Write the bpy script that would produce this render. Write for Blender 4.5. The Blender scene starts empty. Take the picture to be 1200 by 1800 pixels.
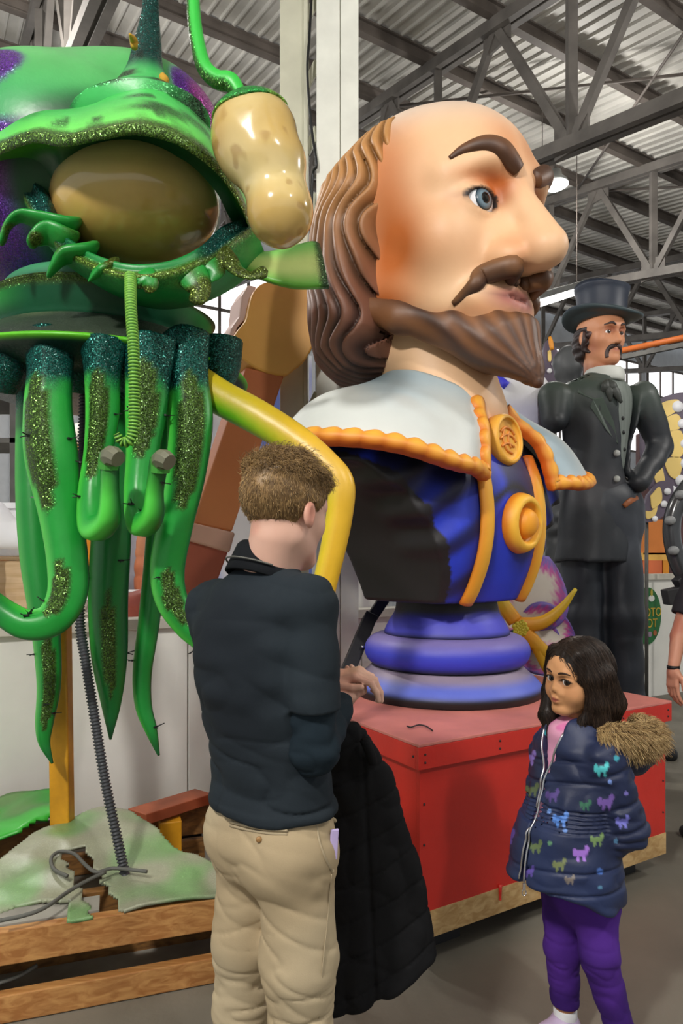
import bpy, math, random
import numpy as np
from mathutils import Vector, Matrix

# ---------------------------------------------------------------- camera, world, lights, exposure
SC = bpy.context.scene
COLL = SC.collection
FPX, HORIZON, CAMZ = 1200.0, 985.0, 1.5
cam_data = bpy.data.cameras.new('camera')
cam = bpy.data.objects.new('camera', cam_data)
COLL.objects.link(cam)
cam.location = (0, 0, CAMZ)
cam.rotation_euler = (math.pi / 2, 0, 0)
cam_data.sensor_fit = 'VERTICAL'
cam_data.sensor_height = 36.0
cam_data.lens = 24.0
cam_data.shift_y = (HORIZON - 900.0) / 1800.0
cam_data.clip_end = 200
SC.camera = cam

world = bpy.data.worlds.new('hall_daylight')
SC.world = world
world.use_nodes = True
_bg = world.node_tree.nodes['Background']
_bg.inputs[0].default_value = (0.93, 0.97, 1.0, 1)
_bg.inputs[1].default_value = 0.56

SC.view_settings.view_transform = 'Standard'
SC.view_settings.look = 'None'
SC.view_settings.exposure = 0.18
SC.view_settings.gamma = 1.0
SC.view_settings.use_curve_mapping = False

# building axes seen in the photograph: AX runs right and away, BX runs left and away
AX = np.array([0.857, 0.514, 0.0]); AX /= np.linalg.norm(AX)
BX = np.array([-AX[1], AX[0], 0.0])
ROOF0, ROOFS = 6.5, 0.195
def roof_z(x, y):
    return ROOF0 + ROOFS * (BX[0] * x + BX[1] * y)

# hanging high-bay lamps of the hall: x, y, z, watts
LAMPS = [(-1.7, -1.3, 4.9, 600), (1.9, -0.9, 4.9, 350), (2.97, 9.5, 6.72, 150), (-3.4, 5.6, 6.0, 330), (5.6, 3.6, 5.3, 260)]
for i, (x, y, z, w) in enumerate(LAMPS):
    ld = bpy.data.lights.new('high_bay_light', 'POINT')
    ld.shadow_soft_size = 0.2; ld.energy = w; ld.color = (1.0, 0.97, 0.92)
    lo = bpy.data.objects.new('high_bay_light', ld); COLL.objects.link(lo)
    lo.location = (x, y, z - 0.28)

# ---------------------------------------------------------------- toolkit
rng = np.random.default_rng(7)
random.seed(7)
def P(px, py, Y):
    return np.array([(px - 600.0) / FPX * Y, Y, CAMZ + (HORIZON - py) / FPX * Y])
def PL(pts, Y=None):
    return np.array([P(p[0], p[1], p[2] if len(p) > 2 else Y) for p in pts])
def srgb(r, g, b):
    f = lambda c: (c / 255.0 / 12.92) if c / 255.0 <= 0.04045 else ((c / 255.0 + 0.055) / 1.055) ** 2.4
    return np.array([f(r), f(g), f(b)])
def unit(v):
    v = np.asarray(v, float); return v / (np.linalg.norm(v) + 1e-12)
def frame(yaw, pitch=0.0, roll=0.0):
    """columns: subject's left, forward, up; yaw 0 faces the camera, positive turns to the right"""
    y = math.radians(yaw); f = np.array([math.sin(y), -math.cos(y), 0]); l = np.array([math.cos(y), math.sin(y), 0]); u = np.array([0, 0, 1.0])
    p = math.radians(pitch); f, u = f * math.cos(p) + u * math.sin(p), u * math.cos(p) - f * math.sin(p)
    r = math.radians(roll); l, u = l * math.cos(r) + u * math.sin(r), u * math.cos(r) - l * math.sin(r)
    return np.stack([l, f, u], 1)

# ---- scene graph
ORIG = {}
def thing(name, label, cat, loc, group=None):
    o = bpy.data.objects.new(name, None); COLL.objects.link(o)
    o.empty_display_size = 0.05
    o.location = tuple(float(c) for c in loc)
    o['label'] = label; o['category'] = cat
    if group: o['group'] = group
    return o
def tag(o, label=None, cat=None, group=None, kind=None):
    if label: o['label'] = label
    if cat: o['category'] = cat
    if group: o['group'] = group
    if kind: o['kind'] = kind
    return o
def adopt(o, parent):
    if parent is not None:
        o.parent = parent
        if parent.type == 'EMPTY':
            o.matrix_parent_inverse = Matrix.Translation(-parent.location)
        elif parent.location.length > 1e-9 or parent.rotation_euler.to_matrix().to_euler().x or parent.rotation_euler.z:
            m = Matrix.Translation(parent.location) @ parent.rotation_euler.to_matrix().to_4x4()
            o.matrix_parent_inverse = m.inverted()
    return o
def mk(name, V, F, mat, parent=None, smooth=True, col=None, bevel=0.0):
    me = bpy.data.meshes.new(name)
    V = np.asarray(V, np.float32)
    if isinstance(F, np.ndarray):
        n, k = F.shape
        me.vertices.add(len(V)); me.vertices.foreach_set('co', V.ravel())
        me.loops.add(n * k); me.loops.foreach_set('vertex_index', F.astype(np.int32).ravel())
        me.polygons.add(n); me.polygons.foreach_set('loop_start', np.arange(0, n * k, k, dtype=np.int32))
        me.update(calc_edges=True)
    else:
        me.from_pydata([tuple(map(float, v)) for v in V], [], [tuple(int(i) for i in f) for f in F]); me.update()
    if smooth:
        me.polygons.foreach_set('use_smooth', np.ones(len(me.polygons), bool))
    if col is not None:
        c = np.asarray(col, np.float32)
        if c.ndim == 1: c = np.tile(c, (len(V), 1))
        if c.shape[1] == 3: c = np.concatenate([c, np.zeros((len(c), 1), np.float32)], 1)
        a = me.color_attributes.new('Col', 'FLOAT_COLOR', 'POINT')
        a.data.foreach_set('color', c.ravel())
    me.materials.append(M[mat] if isinstance(mat, str) else mat)
    o = bpy.data.objects.new(name, me); COLL.objects.link(o)
    if bevel:
        b = o.modifiers.new('bevel', 'BEVEL'); b.width = bevel; b.segments = 2; b.limit_method = 'ANGLE'
    return adopt(o, parent)
def copy_of(o, parent, loc=None, rot=None, scale=None):
    c = o.copy(); COLL.objects.link(c); c.parent = None; c.matrix_parent_inverse = Matrix.Identity(4)
    if loc is not None: c.location = tuple(float(v) for v in loc)
    if rot is not None: c.rotation_euler = rot
    if scale is not None: c.scale = scale if hasattr(scale, '__len__') else (scale,) * 3
    return adopt(c, parent)

# ---- plain geometry
class G:
    def __init__(s): s.V = []; s.F = []; s.C = []; s.n = 0
    def add(s, V, F, col=None):
        V = np.asarray(V, float)
        s.V.append(V); s.F += [tuple(int(i) + s.n for i in f) for f in F]; s.n += len(V)
        if col is not None:
            c = np.asarray(col, float); s.C.append(np.tile(c, (len(V), 1)) if c.ndim == 1 else c)
        return s
    def mk(s, name, mat, parent=None, smooth=False, bevel=0.0):
        return mk(name, np.concatenate(s.V), s.F, mat, parent, smooth, np.concatenate(s.C) if s.C else None, bevel)
BOXF = [(0, 3, 2, 1), (4, 5, 6, 7), (0, 1, 5, 4), (1, 2, 6, 5), (2, 3, 7, 6), (3, 0, 4, 7)]
def obox(c, ax, ay, az):
    c, ax, ay, az = (np.asarray(v, float) for v in (c, ax, ay, az))
    V = [c + sx * ax + sy * ay + sz * az for sz in (-1, 1) for sx, sy in ((-1, -1), (1, -1), (1, 1), (-1, 1))]
    return np.array(V), BOXF
def beam(p0, p1, w, h, up=(0, 0, 1)):
    p0, p1 = np.asarray(p0, float), np.asarray(p1, float)
    d = unit(p1 - p0); s = np.cross(d, up)
    if np.linalg.norm(s) < 1e-3: s = np.cross(d, (1, 0, 0))
    s = unit(s); u = np.cross(s, d)
    return obox((p0 + p1) / 2, (p1 - p0) / 2, s * w / 2, u * h / 2)
def catmull(pts, sub):
    pts = np.asarray(pts, float); n = len(pts)
    if sub <= 1: return pts
    q = np.vstack([2 * pts[0] - pts[1], pts, 2 * pts[-1] - pts[-2]]); out = []
    t = np.linspace(0, 1, sub, endpoint=False)[:, None]
    for i in range(n - 1):
        a, b, c, d = q[i], q[i + 1], q[i + 2], q[i + 3]
        out.append(0.5 * (2 * b + (c - a) * t + (2 * a - 5 * b + 4 * c - d) * t ** 2 + (3 * b - a - 3 * c + d) * t ** 3))
    out.append(pts[-1:]); return np.vstack(out)
def tube(pts, rad, n=12, sub=6, flat=1.0, ref=(0, -1, 0), caps=True):
    """swept tube; returns V, F, t (0..1 along), ang"""
    pts = np.asarray(pts, float); rad = np.asarray(rad, float) * np.ones(len(pts))
    C = catmull(np.hstack([pts, rad[:, None]]), sub); R = np.maximum(C[:, 3], 1e-4); C = C[:, :3]
    T = np.gradient(C, axis=0); T /= np.linalg.norm(T, axis=1)[:, None] + 1e-12
    N = np.zeros_like(C); r = np.asarray(ref, float); r = r - T[0] * (r @ T[0])
    if np.linalg.norm(r) < 1e-3: r = np.cross(T[0], (1, 0.3, 0.2))
    N[0] = unit(r)
    for i in range(1, len(C)):
        v = N[i - 1] - T[i] * (N[i - 1] @ T[i]); N[i] = unit(v)
    B = np.cross(T, N); a = np.linspace(0, 2 * np.pi, n, endpoint=False)
    V = C[:, None] + R[:, None, None] * (np.cos(a)[None, :, None] * N[:, None] * flat + np.sin(a)[None, :, None] * B[:, None])
    m = len(C); V = V.reshape(-1, 3); F = []
    for i in range(m - 1):
        for j in range(n):
            k = (j + 1) % n; F.append((i * n + j, i * n + k, (i + 1) * n + k, (i + 1) * n + j))
    if caps: F.append(tuple(range(n - 1, -1, -1))); F.append(tuple((m - 1) * n + j for j in range(n)))
    return V, F, np.repeat(np.linspace(0, 1, m), n), np.tile(a, m)
def lathe(c, prof, n=48, sub=1, arc=None):
    prof = np.asarray(prof, float)
    if sub > 1: prof = catmull(prof, sub)
    a = np.linspace(0, 2 * np.pi, n, endpoint=False)
    V = np.stack([np.outer(prof[:, 0], np.cos(a)), np.outer(prof[:, 0], np.sin(a)), np.repeat(prof[:, 1:2], n, 1)], -1).reshape(-1, 3) + np.asarray(c, float)
    F = []; m = len(prof)
    for i in range(m - 1):
        for j in range(n):
            k = (j + 1) % n; F.append((i * n + j, i * n + k, (i + 1) * n + k, (i + 1) * n + j))
    F.append(tuple(range(n - 1, -1, -1))); F.append(tuple((m - 1) * n + j for j in range(n)))
    return V, F
def slab(front, depth):
    """front: (n,3) outline, depth: vector; closed prism"""
    A = np.asarray(front, float); n = len(A); V = np.vstack([A, A + np.asarray(depth, float)])
    F = [tuple(range(n)), tuple(range(2 * n - 1, n - 1, -1))] + [(i, i + n, (i + 1) % n + n, (i + 1) % n) for i in range(n)]
    return V, F
def grid_faces(m, n, close=False):
    F = []
    for i in range(m - 1):
        for j in range(n if close else n - 1):
            k = (j + 1) % n; F.append((i * n + j, i * n + k, (i + 1) * n + k, (i + 1) * n + j))
    return F
def shell(Gd, thick):
    """Gd (m,n,3) open grid -> closed shell of given thickness (pushed along -normal)"""
    m, n, _ = Gd.shape; du = np.gradient(Gd, axis=0); dv = np.gradient(Gd, axis=1); N = np.cross(du, dv); N /= np.linalg.norm(N, axis=2)[..., None] + 1e-12
    V = np.vstack([Gd.reshape(-1, 3), (Gd - N * thick).reshape(-1, 3)]); o = m * n
    F = grid_faces(m, n) + [tuple(i + o for i in reversed(f)) for f in grid_faces(m, n)]
    rim = [(0, j) for j in range(n)] + [(i, n - 1) for i in range(1, m)] + [(m - 1, j) for j in range(n - 2, -1, -1)] + [(i, 0) for i in range(m - 2, 0, -1)]
    ids = [i * n + j for i, j in rim]
    for a, b in zip(ids, ids[1:] + ids[:1]): F.append((b, a, a + o, b + o))
    return V, F

# ---- noise
def _h(i, j, k):
    x = (i * 374761393 + j * 668265263 + k * 1274126177) & 0xffffffff
    x = ((x ^ (x >> 13)) * 1274126177) & 0xffffffff
    return ((x ^ (x >> 16)) & 0xffff) / 65535.0
def crease(p, s, a, seed=0):
    n = np.abs(noise(p, s, seed)); return -a * (1 - n) ** 5
def noise(p, s=1.0, seed=0):
    q = np.asarray(p, float) * s + seed * 17.3; f = np.floor(q).astype(np.int64); t = q - f; t = t * t * (3 - 2 * t); r = 0
    for a in (0, 1):
        for b in (0, 1):
            for c in (0, 1):
                w = (t[:, 0] if a else 1 - t[:, 0]) * (t[:, 1] if b else 1 - t[:, 1]) * (t[:, 2] if c else 1 - t[:, 2])
                r = r + w * _h(f[:, 0] + a, f[:, 1] + b, f[:, 2] + c)
    return r * 2 - 1
def sstep(a, b, x):
    t = np.clip((x - a) / (b - a), 0, 1); return t * t * (3 - 2 * t)
def lerp(a, b, t):
    t = np.asarray(t)[..., None]; return np.asarray(a) * (1 - t) + np.asarray(b) * t

# ---- signed distance sculpting
def ell(p, c, r, R=None):
    q = p - np.asarray(c)
    if R is not None: q = q @ R
    r = np.asarray(r, float); k0 = np.sqrt(((q / r) ** 2).sum(1)); k1 = np.sqrt(((q / (r * r)) ** 2).sum(1)) + 1e-9
    return np.where(k0 < 1e-4, -r.min(), k0 * (k0 - 1) / k1)
def cap(p, a, b, ra, rb=None):
    rb = ra if rb is None else rb
    a = np.asarray(a, float); ba = np.asarray(b, float) - a; pa = p - a
    h = np.clip(pa @ ba / (ba @ ba + 1e-12), 0, 1)
    return np.sqrt(((pa - h[:, None] * ba) ** 2).sum(1)) - (ra + (rb - ra) * h)
def chain(p, pts, rad, k=0.01):
    d = None
    for i in range(len(pts) - 1):
        e = cap(p, pts[i], pts[i + 1], rad[i], rad[i + 1]); d = e if d is None else smin(d, e, k)
    return d
def rbox(p, c, h, R=None, r=0.01):
    q = p - np.asarray(c)
    if R is not None: q = q @ R
    q = np.abs(q) - (np.asarray(h) - r)
    return np.sqrt((np.maximum(q, 0) ** 2).sum(1)) + np.minimum(q.max(1), 0) - r
def near(p, c, r, fn):
    """evaluate fn only for points within r of c; elsewhere a safe lower bound"""
    q = p - np.asarray(c); dd = np.sqrt((q * q).sum(1)); m = dd < r; out = dd - r * 0.72
    if m.any(): out[m] = fn(p[m])
    return out
def smin(a, b, k):
    h = np.clip(0.5 + 0.5 * (b - a) / k, 0, 1); return b + (a - b) * h - k * h * (1 - h)
def smax(a, b, k): return -smin(-a, -b, k)
def loft(p, lv, R, k=0.02):
    """stack of ellipses: rows z, cx, cy, ru, rv (ru along R[:,0], rv along R[:,1])"""
    lv = np.asarray(lv, float); lv = lv[np.argsort(lv[:, 0])]; z = p[:, 2]
    if len(lv) > 2:
        t = np.arange(len(lv)); ts = np.linspace(0, len(lv) - 1, (len(lv) - 1) * 6 + 1)
        lv = catmull(lv, 6)
    cx, cy, ru, rv = (np.interp(z, lv[:, 0], lv[:, i]) for i in (1, 2, 3, 4))
    dx, dy = p[:, 0] - cx, p[:, 1] - cy
    u = dx * R[0, 0] + dy * R[1, 0]; v = dx * R[0, 1] + dy * R[1, 1]
    k0 = np.sqrt((u / ru) ** 2 + (v / rv) ** 2); k1 = np.sqrt((u / ru ** 2) ** 2 + (v / rv ** 2) ** 2) + 1e-9
    d = np.where(k0 < 1e-3, -np.minimum(ru, rv), k0 * (k0 - 1) / k1)
    dz = np.maximum(lv[0, 0] - z, z - lv[-1, 0])
    return smax(d, dz, k)
def nets(f, lo, hi, h, levels=3, lip=1.7, proj=1):
    lo, hi = np.asarray(lo, float), np.asarray(hi, float); H = h * 2 ** levels
    n = np.ceil((hi - lo) / H).astype(int) + 1
    I = np.stack(np.meshgrid(*[np.arange(k) for k in n], indexing='ij'), -1).reshape(-1, 3); s = H
    CH8 = np.array([(a, b, c) for a in (0, 1) for b in (0, 1) for c in (0, 1)])
    for lev in range(levels + 1):
        d = f(lo + (I + 0.5) * s); I = I[np.abs(d) < s * 0.87 * lip]
        if lev < levels:
            I = (I[:, None] * 2 + CH8[None]).reshape(-1, 3); s /= 2
    B = 1 << 20
    def key(a): return (a[..., 0].astype(np.int64) + 8) * B * B + (a[..., 1] + 8) * B + (a[..., 2] + 8)
    corners = (I[:, None] + CH8[None]).reshape(-1, 3)
    uk, idx, inv = np.unique(key(corners), return_index=True, return_inverse=True)
    val = f(lo + corners[idx] * s)
    cv = val[inv].reshape(-1, 8); act = (cv.min(1) < 0) & (cv.max(1) >= 0)
    I, cv = I[act], cv[act]; k = key(I); o = np.argsort(k); I, cv, k = I[o], cv[o], k[o]
    acc = np.zeros((len(I), 3)); cnt = np.zeros(len(I))
    for a in range(8):
        for b in range(a + 1, 8):
            if np.abs(CH8[a] - CH8[b]).sum() != 1: continue
            x = (cv[:, a] < 0) != (cv[:, b] < 0); t = cv[:, a] / np.where(x, cv[:, a] - cv[:, b], 1)
            acc += np.where(x[:, None], CH8[a] + t[:, None] * (CH8[b] - CH8[a]), 0); cnt += x
    V = lo + (I + acc / cnt[:, None]) * s
    F = []
    for ax, (e1, e2) in enumerate(((1, 2), (2, 0), (0, 1))):
        ci = [1 << (2 - ax)][0]; x = (cv[:, 0] < 0) != (cv[:, ci] < 0); J = I[x]; neg = cv[x, 0] < 0
        E1, E2 = np.eye(3, dtype=int)[e1], np.eye(3, dtype=int)[e2]
        q = np.stack([key(J), key(J - E1), key(J - E1 - E2), key(J - E2)], 1)
        w = np.searchsorted(k, q); w = np.clip(w, 0, len(k) - 1); ok = (k[w] == q).all(1); w, neg = w[ok], neg[ok]
        w[~neg] = w[~neg][:, ::-1]; F.append(w)
    F = np.concatenate(F)
    e = h * 0.5
    def grad(V):
        return np.stack([f(V + d) - f(V - d) for d in np.eye(3) * e], 1) / (2 * e)
    for _ in range(proj):
        g = grad(V); st = f(V)[:, None] * g / ((g * g).sum(1)[:, None] + 1e-6)
        ln = np.linalg.norm(st, axis=1)[:, None]; V = V - st * np.minimum(1, 0.6 * h / (ln + 1e-12))
    g = grad(V); N = g / (np.linalg.norm(g, axis=1)[:, None] + 1e-9)
    return V, F, N
def sculpt(name, f, lo, hi, h, mat, parent=None, col=None, levels=3, lip=1.7):
    V, F, N = nets(f, lo, hi, h, levels, lip)
    return mk(name, V, F, mat, parent, True, col(V, N) if callable(col) else col)
def strands(name, C, r, mat, parent=None, col=None):
    """C (N,K,3) centre lines, r (K,) or (N,K) radii -> one mesh of thin three-sided strands"""
    N, K, _ = C.shape; T = np.gradient(C, axis=1); T /= np.linalg.norm(T, axis=2)[..., None] + 1e-12
    a = np.cross(T, np.array([0.31, 0.2, 0.93])); a /= np.linalg.norm(a, axis=2)[..., None] + 1e-9; b = np.cross(T, a)
    r = np.broadcast_to(np.asarray(r, float), (N, K))
    V = np.stack([C + r[..., None] * (math.cos(t) * a + math.sin(t) * b) for t in (0, 2.094, 4.189)], 2)
    base = np.arange(N)[:, None, None] * K * 3 + np.arange(K - 1)[None, :, None] * 3; F = []
    for j in range(3):
        q = np.concatenate([base + j, base + (j + 1) % 3, base + 3 + (j + 1) % 3, base + 3 + j], 2); F.append(q.reshape(-1, 4))
    c = None
    if col is not None: c = np.repeat(np.repeat(np.asarray(col), K * 3, 0), 1, 0)
    return mk(name, V.reshape(-1, 3), np.concatenate(F), mat, parent, True, c)
def on_mesh(V, F, N, n, keep=None):
    """random points on a quad mesh, with normals"""
    A, B, C, D = (V[F[:, i]] for i in range(4)); ar = np.linalg.norm(np.cross(C - A, D - B), axis=1)
    if keep is not None: ar = ar * keep[F[:, 0]]
    i = rng.choice(len(F), n, p=ar / ar.sum()); s, t = rng.random((2, n, 1))
    w = [(1 - s) * (1 - t), s * (1 - t), s * t, (1 - s) * t]
    pt = sum(w[j] * V[F[i, j]] for j in range(4)); nm = sum(w[j] * N[F[i, j]] for j in range(4))
    return pt, nm / (np.linalg.norm(nm, axis=1)[:, None] + 1e-9)

# ---------------------------------------------------------------- materials
M = {}
def material(name, color=None, rough=0.6, metal=0.0, spec=0.5, vcol=False, glitter=0.0, var=0.12, vscale=6.0, bump=0.0, bscale=60.0, coat=0.0, emit=None, estr=0.0, wood=None, trans=0.0, sss=0.0, alpha=None, sheen=0.0):
    m = bpy.data.materials.new(name); m.use_nodes = True; nt = m.node_tree; nd, lk = nt.nodes, nt.links
    b = nd['Principled BSDF']
    b.inputs['Roughness'].default_value = rough; b.inputs['Metallic'].default_value = metal; b.inputs['Specular IOR Level'].default_value = spec
    b.inputs['Coat Weight'].default_value = coat; b.inputs['Coat Roughness'].default_value = 0.12
    if sheen: b.inputs['Sheen Weight'].default_value = sheen
    if trans: b.inputs['Transmission Weight'].default_value = trans
    if sss: b.inputs['Subsurface Weight'].default_value = sss; b.inputs['Subsurface Radius'].default_value = (0.02, 0.008, 0.004)
    if emit is not None:
        b.inputs['Emission Color'].default_value = (*emit, 1); b.inputs['Emission Strength'].default_value = estr
    tc = nd.new('ShaderNodeTexCoord')
    def nz(scale, detail=4, vec=None):
        t = nd.new('ShaderNodeTexNoise'); t.inputs['Scale'].default_value = scale; t.inputs['Detail'].default_value = detail
        lk.new(vec or tc.outputs['Object'], t.inputs['Vector']); return t
    if vcol:
        at = nd.new('ShaderNodeAttribute'); at.attribute_name = 'Col'; base = at.outputs['Color']
    else:
        rgb = nd.new('ShaderNodeRGB'); rgb.outputs[0].default_value = (*color, 1); base = rgb.outputs[0]
    if wood is not None:
        ang, dark, scale = wood
        mp = nd.new('ShaderNodeMapping'); mp.inputs['Rotation'].default_value = (0, 0, -ang); mp.inputs['Scale'].default_value = (0.9 * scale, 14 * scale, 14 * scale)
        lk.new(tc.outputs['Object'], mp.inputs['Vector'])
        t = nz(2.2, 6, mp.outputs[0]); t.inputs['Distortion'].default_value = 1.2
        rp = nd.new('ShaderNodeValToRGB'); rp.color_ramp.elements[0].position = 0.36; rp.color_ramp.elements[1].position = 0.66
        rp.color_ramp.elements[0].color = (*dark, 1); rp.color_ramp.elements[1].color = (*color, 1)
        lk.new(t.outputs[0], rp.inputs[0]); base = rp.outputs[0]
    if var:
        t = nz(vscale); mr = nd.new('ShaderNodeMapRange'); mr.inputs[1].default_value = 0.3; mr.inputs[2].default_value = 0.7
        mr.inputs[3].default_value = 1 - var; mr.inputs[4].default_value = 1 + var; lk.new(t.outputs[0], mr.inputs[0])
        vm = nd.new('ShaderNodeVectorMath'); vm.operation = 'SCALE'; lk.new(base, vm.inputs[0]); lk.new(mr.outputs[0], vm.inputs['Scale']); base = vm.outputs[0]
    nrm = None
    if bump:
        t = nz(bscale, 3); bp = nd.new('ShaderNodeBump'); bp.inputs['Strength'].default_value = bump; bp.inputs['Distance'].default_value = 0.02
        lk.new(t.outputs[0], bp.inputs['Height']); nrm = bp.outputs[0]; lk.new(nrm, b.inputs['Normal'])
    lk.new(base, b.inputs['Base Color'])
    if glitter:
        g = nd.new('ShaderNodeBsdfPrincipled'); g.inputs['Roughness'].default_value = 0.3; g.inputs['Metallic'].default_value = 0.55
        vo = nd.new('ShaderNodeTexVoronoi'); vo.inputs['Scale'].default_value = glitter; lk.new(tc.outputs['Object'], vo.inputs['Vector'])
        sp = nd.new('ShaderNodeSeparateColor'); lk.new(vo.outputs['Color'], sp.inputs[0])
        pw = nd.new('ShaderNodeMath'); pw.operation = 'POWER'; pw.inputs[1].default_value = 2.2; lk.new(sp.outputs[0], pw.inputs[0])
        mr = nd.new('ShaderNodeMapRange'); mr.inputs[3].default_value = 0.35; mr.inputs[4].default_value = 2.6; lk.new(pw.outputs[0], mr.inputs[0])
        vm = nd.new('ShaderNodeVectorMath'); vm.operation = 'SCALE'; lk.new(base, vm.inputs[0]); lk.new(mr.outputs[0], vm.inputs['Scale']); lk.new(vm.outputs[0], g.inputs['Base Color'])
        ge = nd.new('ShaderNodeNewGeometry'); s1 = nd.new('ShaderNodeVectorMath'); s1.operation = 'SUBTRACT'; lk.new(vo.outputs['Color'], s1.inputs[0]); s1.inputs[1].default_value = (0.5, 0.5, 0.5)
        s2 = nd.new('ShaderNodeVectorMath'); s2.operation = 'SCALE'; s2.inputs['Scale'].default_value = 1.1; lk.new(s1.outputs[0], s2.inputs[0])
        s3 = nd.new('ShaderNodeVectorMath'); s3.operation = 'ADD'; lk.new(s2.outputs[0], s3.inputs[0]); lk.new(ge.outputs['Normal'], s3.inputs[1])
        s4 = nd.new('ShaderNodeVectorMath'); s4.operation = 'NORMALIZE'; lk.new(s3.outputs[0], s4.inputs[0]); lk.new(s4.outputs[0], g.inputs['Normal'])
        mx = nd.new('ShaderNodeMixShader'); lk.new(b.outputs[0], mx.inputs[1]); lk.new(g.outputs[0], mx.inputs[2])
        if vcol: lk.new(at.outputs['Alpha'], mx.inputs[0])
        else: mx.inputs[0].default_value = 1
        lk.new(mx.outputs[0], nd['Material Output'].inputs[0])
    M[name] = m
    return m
material('paint', vcol=True, rough=0.5, var=0.06, vscale=3, bump=0.03, bscale=40)
material('paint_gloss', vcol=True, rough=0.22, var=0.05, coat=0.3)
material('paint_glitter', vcol=True, rough=0.38, var=0.08, glitter=300, bump=0.05, bscale=30)
material('skin', vcol=True, rough=0.5, var=0.03, spec=0.35, sss=0.06)
material('cloth_v', vcol=True, rough=0.85, var=0.06, spec=0.2, bump=0.04, bscale=300)
material('hair_v', vcol=True, rough=0.45, var=0.0, spec=0.35)
material('black_plastic', srgb(16, 17, 18), 0.45)
material('black_paint', srgb(30, 29, 31), 0.55, var=0.2)
material('steel', srgb(92, 90, 86), 0.55, 0.2, var=0.25, vscale=5)
material('white_gloss', srgb(238, 238, 240), 0.3)
material('chrome', srgb(200, 200, 205), 0.25, 0.9)
# ---------------------------------------------------------------- the hall
material('concrete', srgb(114, 109, 98), 0.55, var=0.22, vscale=1.6, bump=0.08, bscale=25)
material('roof_sheet', srgb(206, 203, 196), 0.6, var=0.2, vscale=1.3)
material('roof_steel', srgb(98, 90, 84), 0.7, var=0.3, vscale=3)
material('truss_steel', srgb(104, 99, 94), 0.65, var=0.25, vscale=4)
material('partition_white', srgb(240, 238, 230), 0.6, var=0.07, vscale=2.2)
material('ledge', srgb(205, 200, 186), 0.6, var=0.15)
material('siding', srgb(205, 208, 212), 0.55, var=0.06)
material('column_white', srgb(226, 226, 216), 0.5, var=0.08, vscale=5)
material('column_cream', srgb(196, 194, 174), 0.5, var=0.1, vscale=5)
material('window_light', (1, 1, 1), 0.4, var=0, emit=(1.0, 0.99, 1.0), estr=1.5)
material('lamp_glow', (1, 1, 1), 0.4, var=0, emit=(0.98, 1.0, 0.95), estr=9)
material('lamp_shell', srgb(150, 152, 150), 0.4, 0.5)

def AB(a, b, z=0.0):
    v = AX * a + BX * b; return np.array([v[0], v[1], z])
V, F = obox((4, 8, -0.1), (20, 0, 0), (0, 20, 0), (0, 0, 0.1))
tag(mk('floor', V, F, 'concrete', smooth=False), 'grey worn concrete floor of the hall', kind='structure')

ceiling = thing('ceiling', 'grey corrugated sheet roof on dark steel purlins', 'ceiling', (0, 0, ROOF0)); del ceiling['category']; ceiling['kind'] = 'structure'
SL = np.array([0, 0, ROOFS])
def RF(a, b, dz=0.0): return AB(a, b, ROOF0 + ROOFS * b + dz)
b0, b1 = -7.0, 15.2
prof = []
for i in range(6):
    x = i / 6.0
    prof += [(x, 0.0), (x + 0.125, 0.0), (x + 0.135, -0.03), (x + 0.157, -0.03)]
prof.append((1.0, 0.0))
V = [RF(x, b0, z) - RF(0, 0) for x, z in prof] + [RF(x, b1, z) - RF(0, 0) for x, z in prof]
n = len(prof)
V += [v + np.array([0, 0, 0.06]) for v in V]
F = [(i, i + 1, n + i + 1, n + i) for i in range(n - 1)] + [(2 * n + n + i, 2 * n + n + i + 1, 2 * n + i + 1, 2 * n + i) for i in range(n - 1)]
sheet = mk('roof_sheet', V, F, 'roof_sheet', None, False); sheet.location = tuple(RF(-7, 0)); adopt(sheet, ceiling)
for i in range(1, 34): copy_of(sheet, ceiling, RF(-7 + i, 0))
pur = G()
for (w, h, dz) in ((0.02, 0.17, -0.12), (0.09, 0.02, -0.2), (0.09, 0.02, -0.045)):
    pur.add(*beam(AB(-7, 0, dz), AB(27, 0, dz), w, h))
pm = pur.mk('purlin', 'roof_steel'); pm.location = tuple(RF(0, 5.49 - 1.17 * 10)); adopt(pm, ceiling)
for k in range(-9, 9): copy_of(pm, ceiling, RF(0, 5.49 + 1.17 * k))
for (a0, bb0, a1, bb1) in ((5.3, 2.2, 9.4, 7.9), (5.3, 7.9, 9.4, 2.2), (9.5, 2.2, 13.6, 7.9), (9.5, 7.9, 13.6, 2.2), (1.1, 7.9, 5.2, 13.0)):
    mk('brace_rod', *tube([RF(a0, bb0, -0.25), RF(a1, bb1, -0.25)], 0.018, 6, 1)[:2], 'roof_steel', ceiling)
truss_words = ['steel roof truss nearest the viewer, above the green plant', 'steel roof truss just above the bald giant head', 'steel roof truss behind the hanging lamp, second beyond the bald head', 'far steel roof truss above the top-hatted figure', 'farthest steel roof truss before the window wall']
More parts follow.
